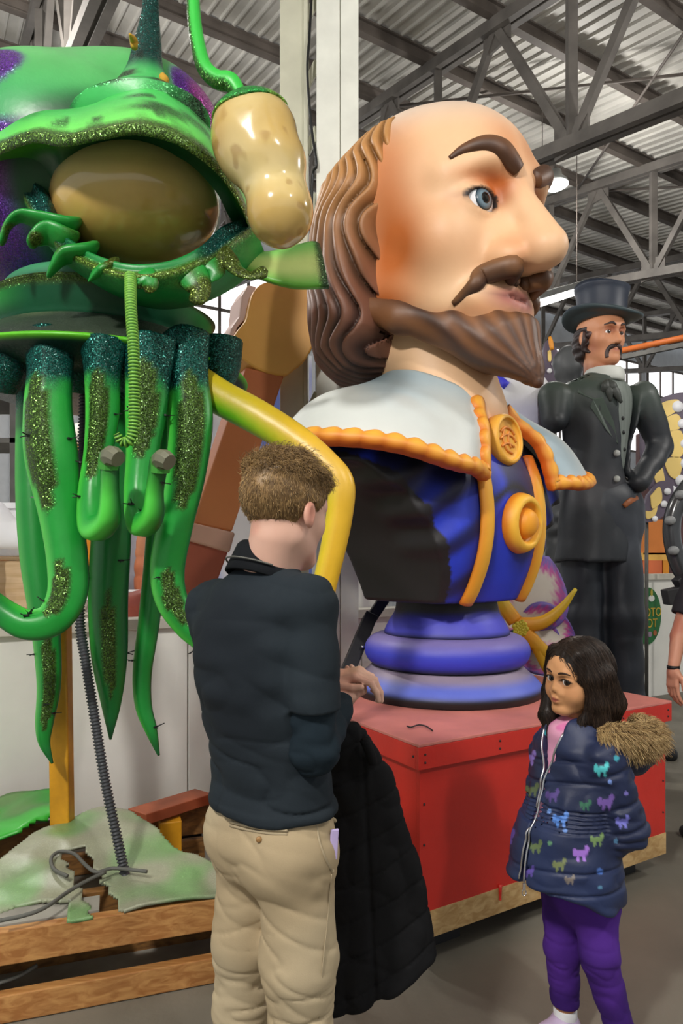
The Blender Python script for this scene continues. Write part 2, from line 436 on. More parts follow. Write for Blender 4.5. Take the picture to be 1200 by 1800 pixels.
for k, a in enumerate((1.07, 5.27, 9.47, 13.67, 17.87)):
    t = thing('roof_truss', truss_words[k], 'truss', RF(a, 4.5, -1.9), 'steel roof trusses')
    bs, be = -5.5, 14.5; D = 1.62
    for s in (-1, 1):
        off = AX * 0.055 * s
        mk('top_chord', *beam(RF(a, bs, -0.27) + off, RF(a, be, -0.27) + off, 0.075, 0.13), 'truss_steel', t, False)
        mk('bottom_chord', *beam(RF(a, bs, -0.27 - D) + off, RF(a, be, -0.27 - D) + off, 0.075, 0.12), 'truss_steel', t, False)
    b = 4.49 - 2.02 * 4
    while b < be - 1.1:
        mk('post', *beam(RF(a, b, -0.27 - D), RF(a, b, -0.27), 0.09, 0.09), 'truss_steel', t, False)
        for db in (0.0, 2.02):
            if b + db < be: mk('web', *beam(RF(a, b + db, -0.27 - D), RF(a, b + 1.01, -0.27), 0.07, 0.09), 'truss_steel', t, False)
        for q, dz in ((b, -D), (b + 1.01, 0)):
            mk('gusset_plate', *obox(RF(a, q, -0.27 + dz + (0.09 if dz else -0.09)), AX * 0.014, BX * 0.2, (0, 0, 0.15)), 'truss_steel', t, False)
        b += 2.02

# hanging lamps
lw = ['high-bay lamp hung above the left front of the hall', 'high-bay lamp hung above the right front of the hall', 'glowing high-bay lamp hung behind the giant face', 'high-bay lamp hung over the stage behind the green plant', 'high-bay lamp hung at the right side of the hall']
for i, (x, y, z, w) in enumerate(LAMPS):
    t = thing('hanging_lamp', lw[i], 'lamp', (x, y, z), 'high-bay lamps of the hall')
    mk('lamp_shade', *lathe((x, y, z), [(0.04, 0.2), (0.08, 0.2), (0.1, 0.12), (0.17, 0.05), (0.185, 0.0), (0.17, 0.005), (0.06, 0.1)], 24), 'lamp_shell', t)
    mk('bulb', *lathe((x, y, z), [(0.01, 0.095), (0.1, 0.07), (0.13, 0.0), (0.1, -0.045), (0.02, -0.06)], 20, 3), 'lamp_glow', t)
    zr = roof_z(x, y) - 0.05
    mk('rod', *tube([(x, y, z + 0.19), (x, y, zr)], 0.014, 6, 1)[:2], 'truss_steel', t)
for (p0, p1, lab) in ((P(938, 535, 9.0), P(1025, 508, 10.5), 'bright fluorescent tube light between the giant beard and the top hat'),):
    t = thing('tube_light', lab, 'lamp', (p0 + p1) / 2)
    up = np.array([0, 0, 1.0])
    mk('housing', *beam(p0 + up * 0.09, p1 + up * 0.09, 0.16, 0.08), 'lamp_shell', t, False)
    mk('glow_tube', *tube([p0, p1], 0.055, 10, 1)[:2], 'lamp_glow', t)
    for f in (0.15, 0.85):
        q = p0 + (p1 - p0) * f
        mk('rod', *tube([q + up * 0.1, (q[0], q[1], roof_z(q[0], q[1]) - 0.05)], 0.006, 6, 1)[:2], 'roof_steel', t)
# orange conveyor pipe high on the right and a pale catwalk rail
p0, p1 = P(1085, 618, 11), P(1290, 575, 10)
tag(mk('orange_pipe', *tube([p0, p1], 0.05, 8, 1)[:2], srgb and material('orange_steel', srgb(214, 112, 48), 0.5)), 'long orange pipe crossing below the roof at right', 'pipe')
p0, p1 = P(1085, 630, 11), P(1290, 588, 10)
tag(mk('rail', *beam(p0, p1, 0.06, 0.07), 'steel', None, False), 'pale steel rail running under the orange pipe', 'rail')

# window wall along the far side
V, F = obox(AB(11, 15.6, 4.8), AX * 19, BX * 0.1, (0, 0, 4.8))
wb = tag(mk('wall_back', V, F, 'siding', smooth=False), 'pale metal wall with a band of bright windows', kind='structure')
rib = None
for i in range(60):
    c = AB(-7 + i * 0.6, 15.46, 2.55)
    if rib is None:
        rib = mk('siding_rib', *obox((0, 0, 0), AX * 0.05, BX * 0.04, (0, 0, 2.5)), 'siding', None, False); rib.location = tuple(c); adopt(rib, wb)
    else: copy_of(rib, wb, c)
pane = None
for i in range(9):
    a0 = -3.6 + i * 3.4
    w = thing('window_%d' % (i + 1), 'bright steel-framed window in the far wall', 'window', AB(a0, 15.45, 5.3)); del w['category']; w['kind'] = 'structure'
    for c in range(4):
        for r in range(3):
            q = AB(a0 - 1.1 + c * 0.74, 15.46, 5.9 + r * 1.05)
            if pane is None:
                pane = mk('pane', *obox((0, 0, 0), AX * 0.34, BX * 0.01, (0, 0, 0.5)), 'window_light', None, False); pane.location = tuple(q); adopt(pane, w)
            else: copy_of(pane, w, q)
    g = G()
    for c in range(5): g.add(*obox(AB(a0 - 1.47 + c * 0.74, 15.44, 6.95), AX * 0.035, BX * 0.03, (0, 0, 1.62)))
    for r in range(4): g.add(*obox(AB(a0, 15.44, 5.37 + r * 1.05), AX * 1.5, BX * 0.03, (0, 0, 0.035)))
    g.mk('frame', 'roof_steel', w)

# white half wall at left with the storage deck behind it
W0 = np.array([-1.75, 3.5, 0.0])
WZ = 1.17
def WL(t, d=0.0, z=0.0): return W0 + AX * t + BX * d + np.array([0, 0, z])
wl = thing('wall_left', 'white boarded half wall below the stored props', 'wall', W0); del wl['category']; wl['kind'] = 'structure'
ts = [-3.2, -1.95, -0.7, 0.99, 2.2, 3.2]
for t0, t1 in zip(ts[:-1], ts[1:]):
    mk('panel', *obox(WL((t0 + t1) / 2, 0.03, 0.56), AX * ((t1 - t0) / 2 - 0.004), BX * 0.03, (0, 0, 0.55)), 'partition_white', wl, False, bevel=0.003)
mk('cap_board', *obox(WL(0, 0.05, 1.14), AX * 3.2, BX * 0.09, (0, 0, 0.03)), 'ledge', wl, False, bevel=0.004)
mk('kick_board', *obox(WL(0, 0.02, 0.03), AX * 3.2, BX * 0.015, (0, 0, 0.03)), 'ledge', wl, False)
dk = tag(mk('floor_stage', *obox(WL(0, 2.2, 0.55), AX * 3.2, BX * 2.05, (0, 0, 0.53)), 'ledge', None, False), 'raised storage deck behind the white half wall', kind='structure')
# half wall at right
R0 = np.array([3.66, 7.7, 0.0])
wr = thing('wall_right', 'white half wall behind the top-hatted figure', 'wall', R0); del wr['category']; wr['kind'] = 'structure'
for i in range(5):
    mk('panel', *obox(R0 + AX * (-2.6 + i * 1.24) + np.array([0, 0, 0.65]), AX * 0.615, BX * 0.04, (0, 0, 0.65)), 'partition_white', wr, False, bevel=0.003)
mk('cap_board', *obox(R0 + AX * -0.12 + np.array([0, 0, 1.32]), AX * 3.1, BX * 0.08, (0, 0, 0.03)), 'ledge', wr, False)

# built-up steel column behind the bust
CY = 4.22
cb = np.array([0.0, CY, 0.0])
col = thing('steel_column', 'tall white and cream latticed steel column behind the bust', 'column', cb)
ztop = 7.3
def cbox(x0, x1, y0, y1, z0, z1): return obox(((x0 + x1) / 2, (y0 + y1) / 2, (z0 + z1) / 2), ((x1 - x0) / 2, 0, 0), (0, (y1 - y0) / 2, 0), (0, 0, (z1 - z0) / 2))
for (x0, x1, y0, y1, m) in ((-0.155, -0.011, CY, CY + 0.02, 'column_white'), (-0.004, 0.105, CY, CY + 0.02, 'column_white')):
    mk('flange', *cbox(x0, x1, y0, y1, 0, ztop), m, col, False, bevel=0.002)
mk('channel', *cbox(-0.15, 0.1, CY + 0.02, CY + 0.14, 0, ztop), 'column_white', col, False)
mk('channel', *cbox(-0.385, -0.235, CY + 0.05, CY + 0.2, 0, ztop), 'column_cream', col, False, bevel=0.004)
mk('flange', *cbox(-0.235, -0.21, CY + 0.02, CY + 0.2, 0, ztop), 'column_cream', col, False)
z = 0.3
while z < ztop - 0.3:
    mk('lattice_bar', *beam((-0.225, CY + 0.11, z), (-0.15, CY + 0.11, z + 0.16), 0.02, 0.05), 'column_cream', col, False)
    z += 0.42
mk('base_plate', *cbox(-0.45, 0.16, CY - 0.06, CY + 0.25, 0, 0.02), 'steel', col, False)
g = tube(PL([(549, -40, CY + .05), (544, 60, CY - .02), (540, 130, CY - .03), (548, 230, CY - .02), (556, 290, CY - .04), (548, 330, CY), (546, 600, CY)]), 0.009, 6, 5)
mk('cable', *g[:2], 'black_plastic', col)
# ---------------------------------------------------------------- red plinth
material('red_paint', srgb(196, 44, 34), 0.42, var=0.1, vscale=2.5, bump=0.04, bscale=50)
material('red_top', srgb(196, 118, 108), 0.5, var=0.22, vscale=3.0)
material('raw_ply', srgb(205, 172, 120), 0.65, wood=(math.atan2(AX[1], AX[0]), srgb(176, 138, 84), 1.0), var=0.1)
PC = np.array([0.28, 2.48, 0.0]); PW, PDp = 1.51, 1.51
def PB(a, b, z): return PC + AX * a + BX * b + np.array([0, 0, z])
PT = 0.83
plinth = thing('red_plinth', 'large red painted wooden box plinth under the giant bust', 'plinth', PB(PW / 2, PDp / 2, 0.1))
i = 0.02
def pbox(a0, a1, b0, b1, z0, z1): return obox(PB((a0 + a1) / 2, (b0 + b1) / 2, (z0 + z1) / 2), AX * (a1 - a0) / 2, BX * (b1 - b0) / 2, (0, 0, (z1 - z0) / 2))
for (a0, a1, b0, b1, nm) in ((i, PW - i, i, i + 0.02, 'front_panel'), (i, PW - i, PDp - i - 0.02, PDp - i, 'back_panel'), (i, i + 0.02, i + 0.021, PDp - i - 0.021, 'side_panel'), (PW - i - 0.02, PW - i, i + 0.021, PDp - i - 0.021, 'side_panel')):
    mk(nm, *pbox(a0, a1, b0, b1, 0.20, 0.745), 'red_paint', plinth, False)
    sk = mk('plywood_skirt', *pbox(a0 - 0.002, a1 + 0.002, b0 - 0.002, b1 + 0.002, 0.10, 0.2), 'raw_ply', plinth, False)
for (a0, a1, b0, b1) in ((0, PW, 0, 0.02), (0, PW, PDp - 0.02, PDp), (0, 0.02, 0.0205, PDp - 0.0205), (PW - 0.02, PW, 0.0205, PDp - 0.0205)):
    mk('lid_rim', *pbox(a0, a1, b0, b1, 0.735, PT - 0.012), 'red_paint', plinth, False, bevel=0.002)
mk('top_board', *pbox(0, PW, 0, PDp, PT - 0.0115, PT), 'red_top', plinth, False, bevel=0.002)
for a in (0.2, 1.3):
    for b in (0.2, 1.3): mk('foot_block', *pbox(a - 0.09, a + 0.09, b - 0.09, b + 0.09, 0.0, 0.1), 'black_paint', plinth, False)
# paint drip and screw heads
mk('paint_drip', *tube([PB(0.415, 0.014, 0.215), PB(0.415, 0.014, 0.165), PB(0.415, 0.014, 0.155)], [0.008, 0.005, 0.006], 8, 3)[:2], 'red_paint', plinth)
scr = None
for (a, b, z) in [(x, -0.001, zz) for x in (0.03, 0.4, 0.8, 1.15, 1.48) for zz in (0.76, 0.79)] + [(x, 0.018, zz) for x in (0.04, 1.47) for zz in (0.3, 0.45, 0.6)] + [(-0.001, y, 0.78) for y in (0.03, 0.4)]:
    q = PB(a, b, z)
    if scr is None:
        scr = mk('screw', *lathe((0, 0, 0), [(0.001, 0.003), (0.004, 0.002), (0.005, -0.002)], 8), 'black_paint'); scr.rotation_euler = (math.pi / 2, 0, 0.3); scr.location = tuple(q); adopt(scr, plinth)
    else: copy_of(scr, plinth, q)
loop = tube(PL([(715, 1279, 2.72), (722, 1281, 2.7), (735, 1277, 2.74), (748, 1279, 2.73), (760, 1287, 2.66)]), 0.003, 6, 5)
wv = np.array(loop[0]); wv[:, 2] += PT + 0.004 - wv[:, 2].min()
tag(mk('wire_scrap', wv, loop[1], 'black_plastic'), 'short black wire scrap lying on the red plinth top', 'wire')

# ---------------------------------------------------------------- giant bust
BC = PB(PW / 2, PDp / 2, 0)            # pedestal axis
bust = thing('giant_bust', 'giant painted bust of a bald bearded man with white collar', 'bust', (BC[0], BC[1], PT))
BLUE, BLUED, BLK = srgb(40, 62, 205), srgb(18, 24, 92), srgb(24, 23, 26)
PURP = srgb(104, 98, 178)
# pedestal
def prof_part(name, prof, colf, n=72):
    V, F = lathe((BC[0], BC[1], 0), prof, n)
    return mk(name, V, F, 'paint', bust, True, colf(V))
pr = catmull([(0.475, PT), (0.48, PT + 0.035), (0.455, PT + 0.07), (0.40, PT + 0.12), (0.385, PT + 0.135)], 5)
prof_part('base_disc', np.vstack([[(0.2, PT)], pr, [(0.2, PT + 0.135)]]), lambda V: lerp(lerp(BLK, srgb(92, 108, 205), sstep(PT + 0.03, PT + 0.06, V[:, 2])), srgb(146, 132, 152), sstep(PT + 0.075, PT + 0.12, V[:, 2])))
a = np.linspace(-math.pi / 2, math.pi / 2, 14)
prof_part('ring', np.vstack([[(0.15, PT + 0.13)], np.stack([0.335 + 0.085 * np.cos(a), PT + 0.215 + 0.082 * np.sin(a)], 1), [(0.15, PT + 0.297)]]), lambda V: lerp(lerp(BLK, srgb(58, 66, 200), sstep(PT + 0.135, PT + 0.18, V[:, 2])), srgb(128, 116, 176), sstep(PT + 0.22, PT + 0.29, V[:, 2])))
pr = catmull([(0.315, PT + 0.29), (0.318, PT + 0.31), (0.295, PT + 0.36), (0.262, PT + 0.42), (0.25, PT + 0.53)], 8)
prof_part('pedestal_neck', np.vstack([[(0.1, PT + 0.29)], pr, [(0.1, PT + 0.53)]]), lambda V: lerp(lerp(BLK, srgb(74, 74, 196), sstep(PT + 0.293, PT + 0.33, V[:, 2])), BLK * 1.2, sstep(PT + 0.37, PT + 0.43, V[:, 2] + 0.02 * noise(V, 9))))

BR = frame(45)
def BL(u, v, z): return np.array([BC[0], BC[1], 0]) + BR[:, 0] * u + BR[:, 1] * v + np.array([0, 0, z])
def loc(p, c=None, R=None):
    c = np.array([BC[0], BC[1], 0]) if c is None else c; R = BR if R is None else R
    return (p - c) @ R
ZB = 1.30
def torso_f(p):
    q = loc(p); au = np.abs(q[:, 0]); z = q[:, 2]
    d = loft(p, [(2.28, BC[0], BC[1], 0.2, 0.2), (2.18, BC[0], BC[1], 0.38, 0.27), (2.08, BC[0], BC[1], 0.68, 0.31), (1.97, BC[0], BC[1], 0.9, 0.34), (1.85, BC[0], BC[1], 0.97, 0.36), (1.6, BC[0], BC[1], 0.9, 0.34), (ZB, BC[0], BC[1], 0.62, 0.28)], BR, 0.02)
    # flatter chest front that swells outwards
    ch = ell(p, BL(0, 0.06, 1.66), (0.52, 0.36, 0.46), BR); d = smin(d, ch, 0.12)
    d = smax(d, ZB - z, 0.012)
    # scoops under the shoulders
    s = np.sqrt(((au - 1.12) / 0.75) ** 2 + ((z - 1.2) / 0.75) ** 2)
    sc = (s - 1) * 0.75
    d = smax(d, -sc, 0.012)
    # folds
    side = sstep(0.22, 0.5, au)
    fold = np.sin((z * 1.0 + au * 0.72) * 26) * 0.016 * side * sstep(1.45, 1.6, z) * sstep(2.05, 1.85, z) * sstep(0.0, 0.15, q[:, 1])
    return d + fold
def torso_c(V, N):
    q = loc(V); n = N @ BR; au = np.abs(q[:, 0]); z = q[:, 2]
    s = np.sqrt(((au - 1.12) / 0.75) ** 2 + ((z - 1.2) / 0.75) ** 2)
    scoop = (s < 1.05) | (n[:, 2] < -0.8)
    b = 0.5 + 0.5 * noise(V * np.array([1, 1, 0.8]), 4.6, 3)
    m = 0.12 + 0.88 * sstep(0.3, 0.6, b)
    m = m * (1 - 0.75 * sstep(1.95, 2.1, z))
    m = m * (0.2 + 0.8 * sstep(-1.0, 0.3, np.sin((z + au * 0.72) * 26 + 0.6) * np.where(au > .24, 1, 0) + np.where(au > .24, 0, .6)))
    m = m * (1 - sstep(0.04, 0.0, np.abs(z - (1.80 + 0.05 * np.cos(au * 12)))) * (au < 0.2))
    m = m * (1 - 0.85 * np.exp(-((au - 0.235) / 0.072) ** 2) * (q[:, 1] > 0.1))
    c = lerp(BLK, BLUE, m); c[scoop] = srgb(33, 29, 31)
    return c
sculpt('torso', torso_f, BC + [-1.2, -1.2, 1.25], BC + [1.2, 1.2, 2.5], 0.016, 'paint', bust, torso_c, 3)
def on_front(u, z, fn=torso_f, v0=1.2, steps=40):
    """front surface point at lateral u, height z (marching towards the body)"""
    v = v0
    for _ in range(steps):
        d = float(fn(BL(u, v, z)[None])[0]); v -= max(d, 0.0) * 0.8
        if d < 0.002: break
    return BL(u, v, z)
ORA, ORL = srgb(226, 130, 22), srgb(244, 186, 60)
for u0, u1 in ((-0.235, -0.27), (0.235, 0.27)):
    pts = [on_front(u0 + (u1 - u0) * 0, z) + BR[:, 1] * 0.006 for z in np.linspace(ZB + 0.0, 2.02, 14)]
    V, F, t, an = tube(pts, 0.047, 16, 3, 0.5, ref=BR[:, 1])
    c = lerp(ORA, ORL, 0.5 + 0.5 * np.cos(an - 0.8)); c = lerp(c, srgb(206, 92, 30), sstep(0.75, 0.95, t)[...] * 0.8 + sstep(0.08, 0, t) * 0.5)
    mk('orange_strap', V, F, 'paint', bust, True, c)
# medallions
def disc_on(pt, nrm, R, prof):
    V, F = lathe((0, 0, 0), prof, 40); n = unit(nrm); a = unit(np.cross(n, (0, 0, 1))); b = np.cross(a, n)
    return V[:, :1] * a + V[:, 1:2] * b + V[:, 2:3] * n + pt, F, V
bp = on_front(-0.0, 1.675); nb = unit(BR[:, 1] + np.array([0, 0, -0.05]))
V, F, L = disc_on(bp - nb * 0.015, nb, 0, catmull([(0.055, 0.0), (0.135, 0.0), (0.142, 0.03), (0.125, 0.065), (0.1, 0.07), (0.085, 0.045), (0.05, 0.035)], 4))
bt = mk('round_button', V, F, 'paint', bust, True, lerp(ORA * 0.9, ORL, sstep(0.02, 0.065, L[:, 2])))
V, F, L = disc_on(bp - nb * 0.015, nb, 0, catmull([(0.07, 0.03), (0.072, 0.05), (0.055, 0.08), (0.03, 0.093), (0.005, 0.097)], 4))
mk('button_dome', V, F, 'paint', bt, True, lerp(ORA, srgb(238, 160, 40), sstep(0.04, 0.09, L[:, 2])))
cp = on_front(-0.02, 2.07); nb = unit(BR[:, 1] + np.array([0, 0, 0.08]))
V, F, L = disc_on(cp + nb * 0.0, nb, 0, catmull([(0.06, -0.03), (0.112, -0.03), (0.125, 0.02), (0.118, 0.06), (0.1, 0.066), (0.092, 0.05), (0.02, 0.05)], 4))
med = mk('medallion', V, F, 'paint', bust, True, lerp(srgb(190, 96, 24), srgb(240, 178, 66), sstep(-0.02, 0.06, L[:, 2])))
aa = unit(np.cross(nb, (0, 0, 1))); bb = np.cross(aa, nb)
for pts in ([(-.06, .03), (-.02, .055), (.03, .05), (.06, .03)], [(-.07, -.005), (-.02, .02), (.04, .018), (.07, -.005)], [(-.06, -.04), (-.01, -.02), (.05, -.03)], [(-.03, .05), (-.045, .0), (-.02, -.05), (.03, -.065)], [(.01, .04), (.0, 0.0), (.02, -.04)]):
    V, F = tube([cp + nb * 0.052 - aa * x + bb * y for x, y in pts], [0.006, 0.013, 0.006][:1] * len(pts), 8, 5)[:2]
    mk('emblem_curl', V, F, 'paint', med, True, srgb(226, 142, 62))
# collar panels with scalloped orange edging
WHT, WHB = srgb(214, 218, 214), srgb(160, 184, 196)
def collar(side):
    s = side; nU, nV = 60, 26
    th = np.linspace(0, 1, nU); w = np.linspace(0, 1, nV)
    # control: inner edge (neck) and outer edge as functions of angle from front to back
    inn = catmull([(0.10, 0.27, 2.27), (0.21, 0.20, 2.34), (0.29, 0.03, 2.42), (0.24, -0.16, 2.47), (0.02, -0.24, 2.5)], 15)
    out = catmull([(0.30, 0.43, 1.86), (0.52, 0.48, 1.88), (0.80, 0.40, 1.93), (1.01, 0.14, 1.985), (1.0, -0.16, 2.01), (0.65, -0.42, 2.05), (0.02, -0.5, 2.08)], 10)
    inn = inn[np.linspace(0, len(inn) - 1, nU).astype(int)]; out = out[np.linspace(0, len(out) - 1, nU).astype(int)]
    Gd = np.zeros((nV, nU, 3)); 
    for i, t in enumerate(w):
        bul = math.sin(math.pi * t) * 0.065 * (1 - 0.3 * t) - 0.03 * math.sin(math.pi * 2 * t)
        q = inn * (1 - t) + out * t; q = q.copy(); rad = q[:, :2] / (np.linalg.norm(q[:, :2], axis=1)[:, None] + 1e-9)
        q[:, 2] += bul + 0.006 * np.sin(np.arange(nU) * 0.35) * t; q[:, :2] += rad * bul * 0.25
        for j in range(nU): Gd[i, j] = BL(-q[j, 0] * s * -1, q[j, 1], q[j, 2])
    if s < 0: Gd = Gd[:, ::-1]
    V, F = shell(Gd, 0.03)
    top = noise(V, 2.2, 5); c = lerp(WHT, WHB, sstep(0.0, 0.7, top)); c = lerp(c, srgb(176, 168, 158), sstep(0.35, 0.8, noise(V, 5, 9)) * 0.4)
    inner = np.arange(len(V)) >= nU * nV; c[inner] = srgb(120, 130, 132)
    pan = mk('collar_panel', V, F, 'paint', bust, True, c)
    Gs = Gd[:, ::-1] if s < 0 else Gd
    # scallops: outer edge + front edge
    edge = [Gs[i, 0] for i in range(1, nV - 1)][::1] + [Gs[-1, j] for j in range(0, nU)]
    edge = np.array(edge); inw = np.array([Gs[i, 3] - Gs[i, 0] for i in range(1, nV - 1)] + [Gs[-4, j] - Gs[-1, j] for j in range(nU)])
    inw /= np.linalg.norm(inw, axis=1)[:, None]
    dd = np.concatenate([[0], np.cumsum(np.linalg.norm(np.diff(edge, axis=0), axis=1))]); L = dd[-1]; m = 400
    e = np.stack([np.interp(np.linspace(0, L, m), dd, edge[:, k]) for k in range(3)], 1); iw = np.stack([np.interp(np.linspace(0, L, m), dd, inw[:, k]) for k in range(3)], 1)
    x = np.linspace(0, L, m); per = 0.085; wd = 0.047 + 0.022 * np.abs(np.sin(np.pi * x / per))
    upn = np.cross(np.gradient(e, axis=0), iw); upn /= np.linalg.norm(upn, axis=1)[:, None]; upn *= np.sign(upn[:, 2].mean())
    if s > 0: pass
    rows = []
    for f, hgt in ((-0.12, -0.03), (-0.22, 0.004), (-0.05, 0.026), (0.35, 0.03), (0.7, 0.024), (0.93, 0.012), (1.0, -0.004)):
        rows.append(e + iw * (wd * f)[:, None] + upn * hgt)
    Gt = np.array(rows); Vt = Gt.reshape(-1, 3)
    sc = np.tile(np.abs(np.sin(np.pi * x / per)), len(rows)); ro = np.repeat(np.array([0.0, 0.1, .6, 1, .9, .5, .2]), m)
    c = lerp(srgb(206, 92, 24), srgb(246, 178, 62), np.clip(ro * (0.55 + 0.45 * sc), 0, 1))
    mk('scalloped_edging', Vt, grid_faces(len(rows), m), 'paint', pan, True, c)
collar(-1); collar(1)
# ---- head
def head_field(q, o):
    """unit head: chin -0.5, crown +0.5; q columns left, forward, up"""
    a = q.copy(); a[:, 0] = np.abs(a[:, 0])
    W = o.get('w', 1.0); lf = o.get('lift', 0.0)
    d = ell(q, (0, -0.055, 0.15), (0.335 * W, 0.425, 0.35))
    d = smin(d, ell(q, (0, 0.16, 0.12), (0.265 * W, 0.235, 0.26)), 0.1)
    d = smin(d, ell(q, (0, 0.10, -0.17 + lf * 0.5), (0.255 * W, 0.27, 0.30 - lf * 0.5)), 0.12)
    jw = o.get('jaw', 0.0)
    d = smin(d, cap(a, (0.19 * W, -0.06, -0.24 + lf * 0.6), (0.06, 0.25, -0.41 + lf), 0.075 + jw, 0.085 + jw), 0.1)
    d = smin(d, ell(q, (0, 0.285, -0.41 + lf), (0.10, 0.085, 0.085 + o.get('chin', 0))), 0.08)
    d = smin(d, ell(a, (0.165 * W, 0.215, -0.10), (0.10, 0.1, 0.1)), 0.09)       # cheekbone
    ck = o.get('cheek', 0.0)
    if ck: d = smin(d, ell(a, (0.15 * W, 0.22, -0.2), (0.1 + ck, 0.1 + ck, 0.11)), 0.1)
    br = o.get('brow', 0.045)
    d = smin(d, chain(a, [np.array((0.03, 0.365, 0.085)), np.array((0.12, 0.355, 0.115)), np.array((0.21, 0.27, 0.085))], [br, br, br * 0.8], 0.03), 0.07)
    so = o.get('socket', 0.07)
    d = smax(d, -ell(a, (0.125 * W, 0.40, 0.005), (0.09, 0.09, so)), 0.06)
    # eyelids
    ec = np.array((0.125 * W, 0.285, 0.0)); er = o.get('eye', 0.072)
    lid = ell(a, ec, (er * 1.22, er * 1.14, er * 1.02)); d = smin(d, lid, 0.03)
    ea = o.get('open', 0.40)
    slit = ell(a, ec + np.array((0.002, er * 1.05, -0.004)), (er * 0.9, er * 0.85, er * ea)); d = smax(d, -slit, 0.008)
    # nose
    nl, nr, nz = o.get('nose_len', 0.5), o.get('nose_r', 0.05), o.get('nose_z', -0.165)
    bg = o.get('bridge', 0.032); d = smin(d, cap(q, (0, 0.345 + (bg - 0.032), 0.06), (0, nl * 0.975, nz + 0.02), bg, nr), 0.045)
    d = smin(d, ell(q, (0, nl - 0.02, nz), (nr * 1.1, nr * 1.1, nr)), 0.03)
    nw = o.get('nose_w', 0.0)
    if nw: d = smin(d, ell(q, (0, nl - 0.1, nz + 0.02), (nr * 1.45, 0.1, 0.07)), 0.04)
    d = smin(d, ell(a, (nr * (1.22 + nw), nl - 0.115 - nw * 0.05, nz - 0.012), (nr * 0.8, nr * 1.2, nr * 0.85)), o.get('wing', 0.018))
    d = smin(d, cap(a, (0.02, 0.34, -0.08), (0.06, 0.36, -0.17), 0.05, 0.045), 0.06)
    d = smax(d, -ell(a, (nr * 0.66, nl - 0.075, nz - nr * 1.3), (nr * 0.36, nr * 0.7, nr * 0.5)), 0.012)
    # mouth
    mz, mp = o.get('mouth_z', -0.275), o.get('pout', 0.0)
    mw = o.get('mouth_w', 0.085); lp = o.get('lip', 1.0)
    d = smin(d, ell(q, (0, 0.315 + mp, mz), (mw * 1.25, 0.06, 0.075)), 0.05)
    d = smin(d, chain(a, [np.array((0.0, 0.368 + mp, mz + 0.022)), np.array((0.03, 0.368 + mp, mz + 0.027)), np.array((mw, 0.325 + mp * 0.6, mz))], [0.018 * lp, 0.02 * lp, 0.008], 0.01), 0.018)
    d = smin(d, chain(a, [np.array((0.0, 0.366 + mp, mz - 0.024)), np.array((0.035, 0.36 + mp, mz - 0.022)), np.array((mw * 0.95, 0.322 + mp * 0.6, mz - 0.004))], [0.022 * lp, 0.02 * lp, 0.008], 0.01), 0.018)
    d = smax(d, -chain(a, [np.array((0.0, 0.395 + mp, mz)), np.array((0.04, 0.388 + mp, mz + 0.002)), np.array((mw * 0.98, 0.33 + mp * 0.6, mz - 0.003))], [0.008 * o.get('cut', 1), 0.007 * o.get('cut', 1), 0.002], 0.005), 0.008)
    if o.get('ear'):
        e = o['ear']
        Re = frame(0); ear = ell(a, (0.345 * W, -0.045, -0.03), (0.035, 0.07, 0.115)); ear = smax(ear, -ell(a, (0.395 * W, -0.03, -0.02), (0.035, 0.042, 0.075)), 0.015)
        ear = smin(ear, ell(a, (0.335 * W, -0.02, -0.115), (0.025, 0.035, 0.04)), 0.02)
        d = smin(d, ear, 0.02)
    return d
def eye_parts(H, s, o, parent, look, iris, scl=(0.8, 0.8, 0.82), names=True):
    """H: (centre, R, scale); look: local gaze direction"""
    c, R, k = H; er = o.get('eye', 0.072); W = o.get('w', 1.0); out = []
    for sx in (-1, 1):
        ec = c + R @ (np.array((0.125 * W * sx, 0.285, 0.0)) * k); r = er * k
        V, F = lathe((0, 0, 0), [(r * math.sin(t), r * math.cos(t)) for t in np.linspace(0.02, math.pi - 0.02, 18)], 24)
        eb = mk('eyeball', V + ec, F, 'paint_gloss', parent, True, srgb(226, 226, 226) * np.array(scl) / 0.8)
        g = unit(R @ np.asarray(look, float)); a = unit(np.cross(g, (0, 0, 1))); b = np.cross(a, g)
        ir = iris[0]
        for (nm, rr, h, cc) in (('iris', ir, 1.012, None), ('pupil', ir * 0.45, 1.028, srgb(6, 6, 8))):
            tt = np.linspace(0.001, rr, 6); V, F = lathe((0, 0, 0), [(r * h * math.sin(t), r * h * math.cos(t)) for t in tt], 24)
            cc_ = cc if cc is not None else lerp(iris[1], iris[2], sstep(0.45, 1.0, np.repeat(tt / rr, 24)))
            mk(nm, V[:, :1] * a + V[:, 1:2] * b + V[:, 2:3] * g + ec, F, 'paint_gloss', eb, True, cc_)
        hl = g * 0.9 + b * 0.22 + a * 0.12; V, F = lathe((0, 0, 0), [(r * 0.07, 0), (r * .06, r * 0.03), (0.0005, r * 0.04)], 10)
        out.append(ec)
    return out
HC = np.array([0.47, 3.5, 3.1]); HR = frame(39, 0, 0); HK = 1.34
HO = dict(bridge=0.052, lift=0.075, nose_len=0.525, nose_r=0.054, nose_z=-0.185, brow=0.05, open=0.44, eye=0.078, jaw=0.012, mouth_z=-0.312, mouth_w=0.135, lip=1.45, cut=0.55, wing=0.03, nose_w=0.22)
def hq(p): return ((p - HC) @ HR) / HK
def head_f(p):
    q = hq(p); d = head_field(q, HO) * HK
    neck = cap(p, HC + HR @ np.array((0, -0.07, -0.25)) * HK, np.array([BC[0], BC[1], 2.2]) + BR[:, 1] * 0.02, 0.27, 0.3)
    return smin(d, neck, 0.06)
SK1, SK2, SK3 = srgb(236, 192, 150), srgb(196, 108, 52), srgb(222, 204, 190)
def g3(q, c, s): return np.exp(-(((q - np.array(c)) / np.array(s)) ** 2).sum(1))
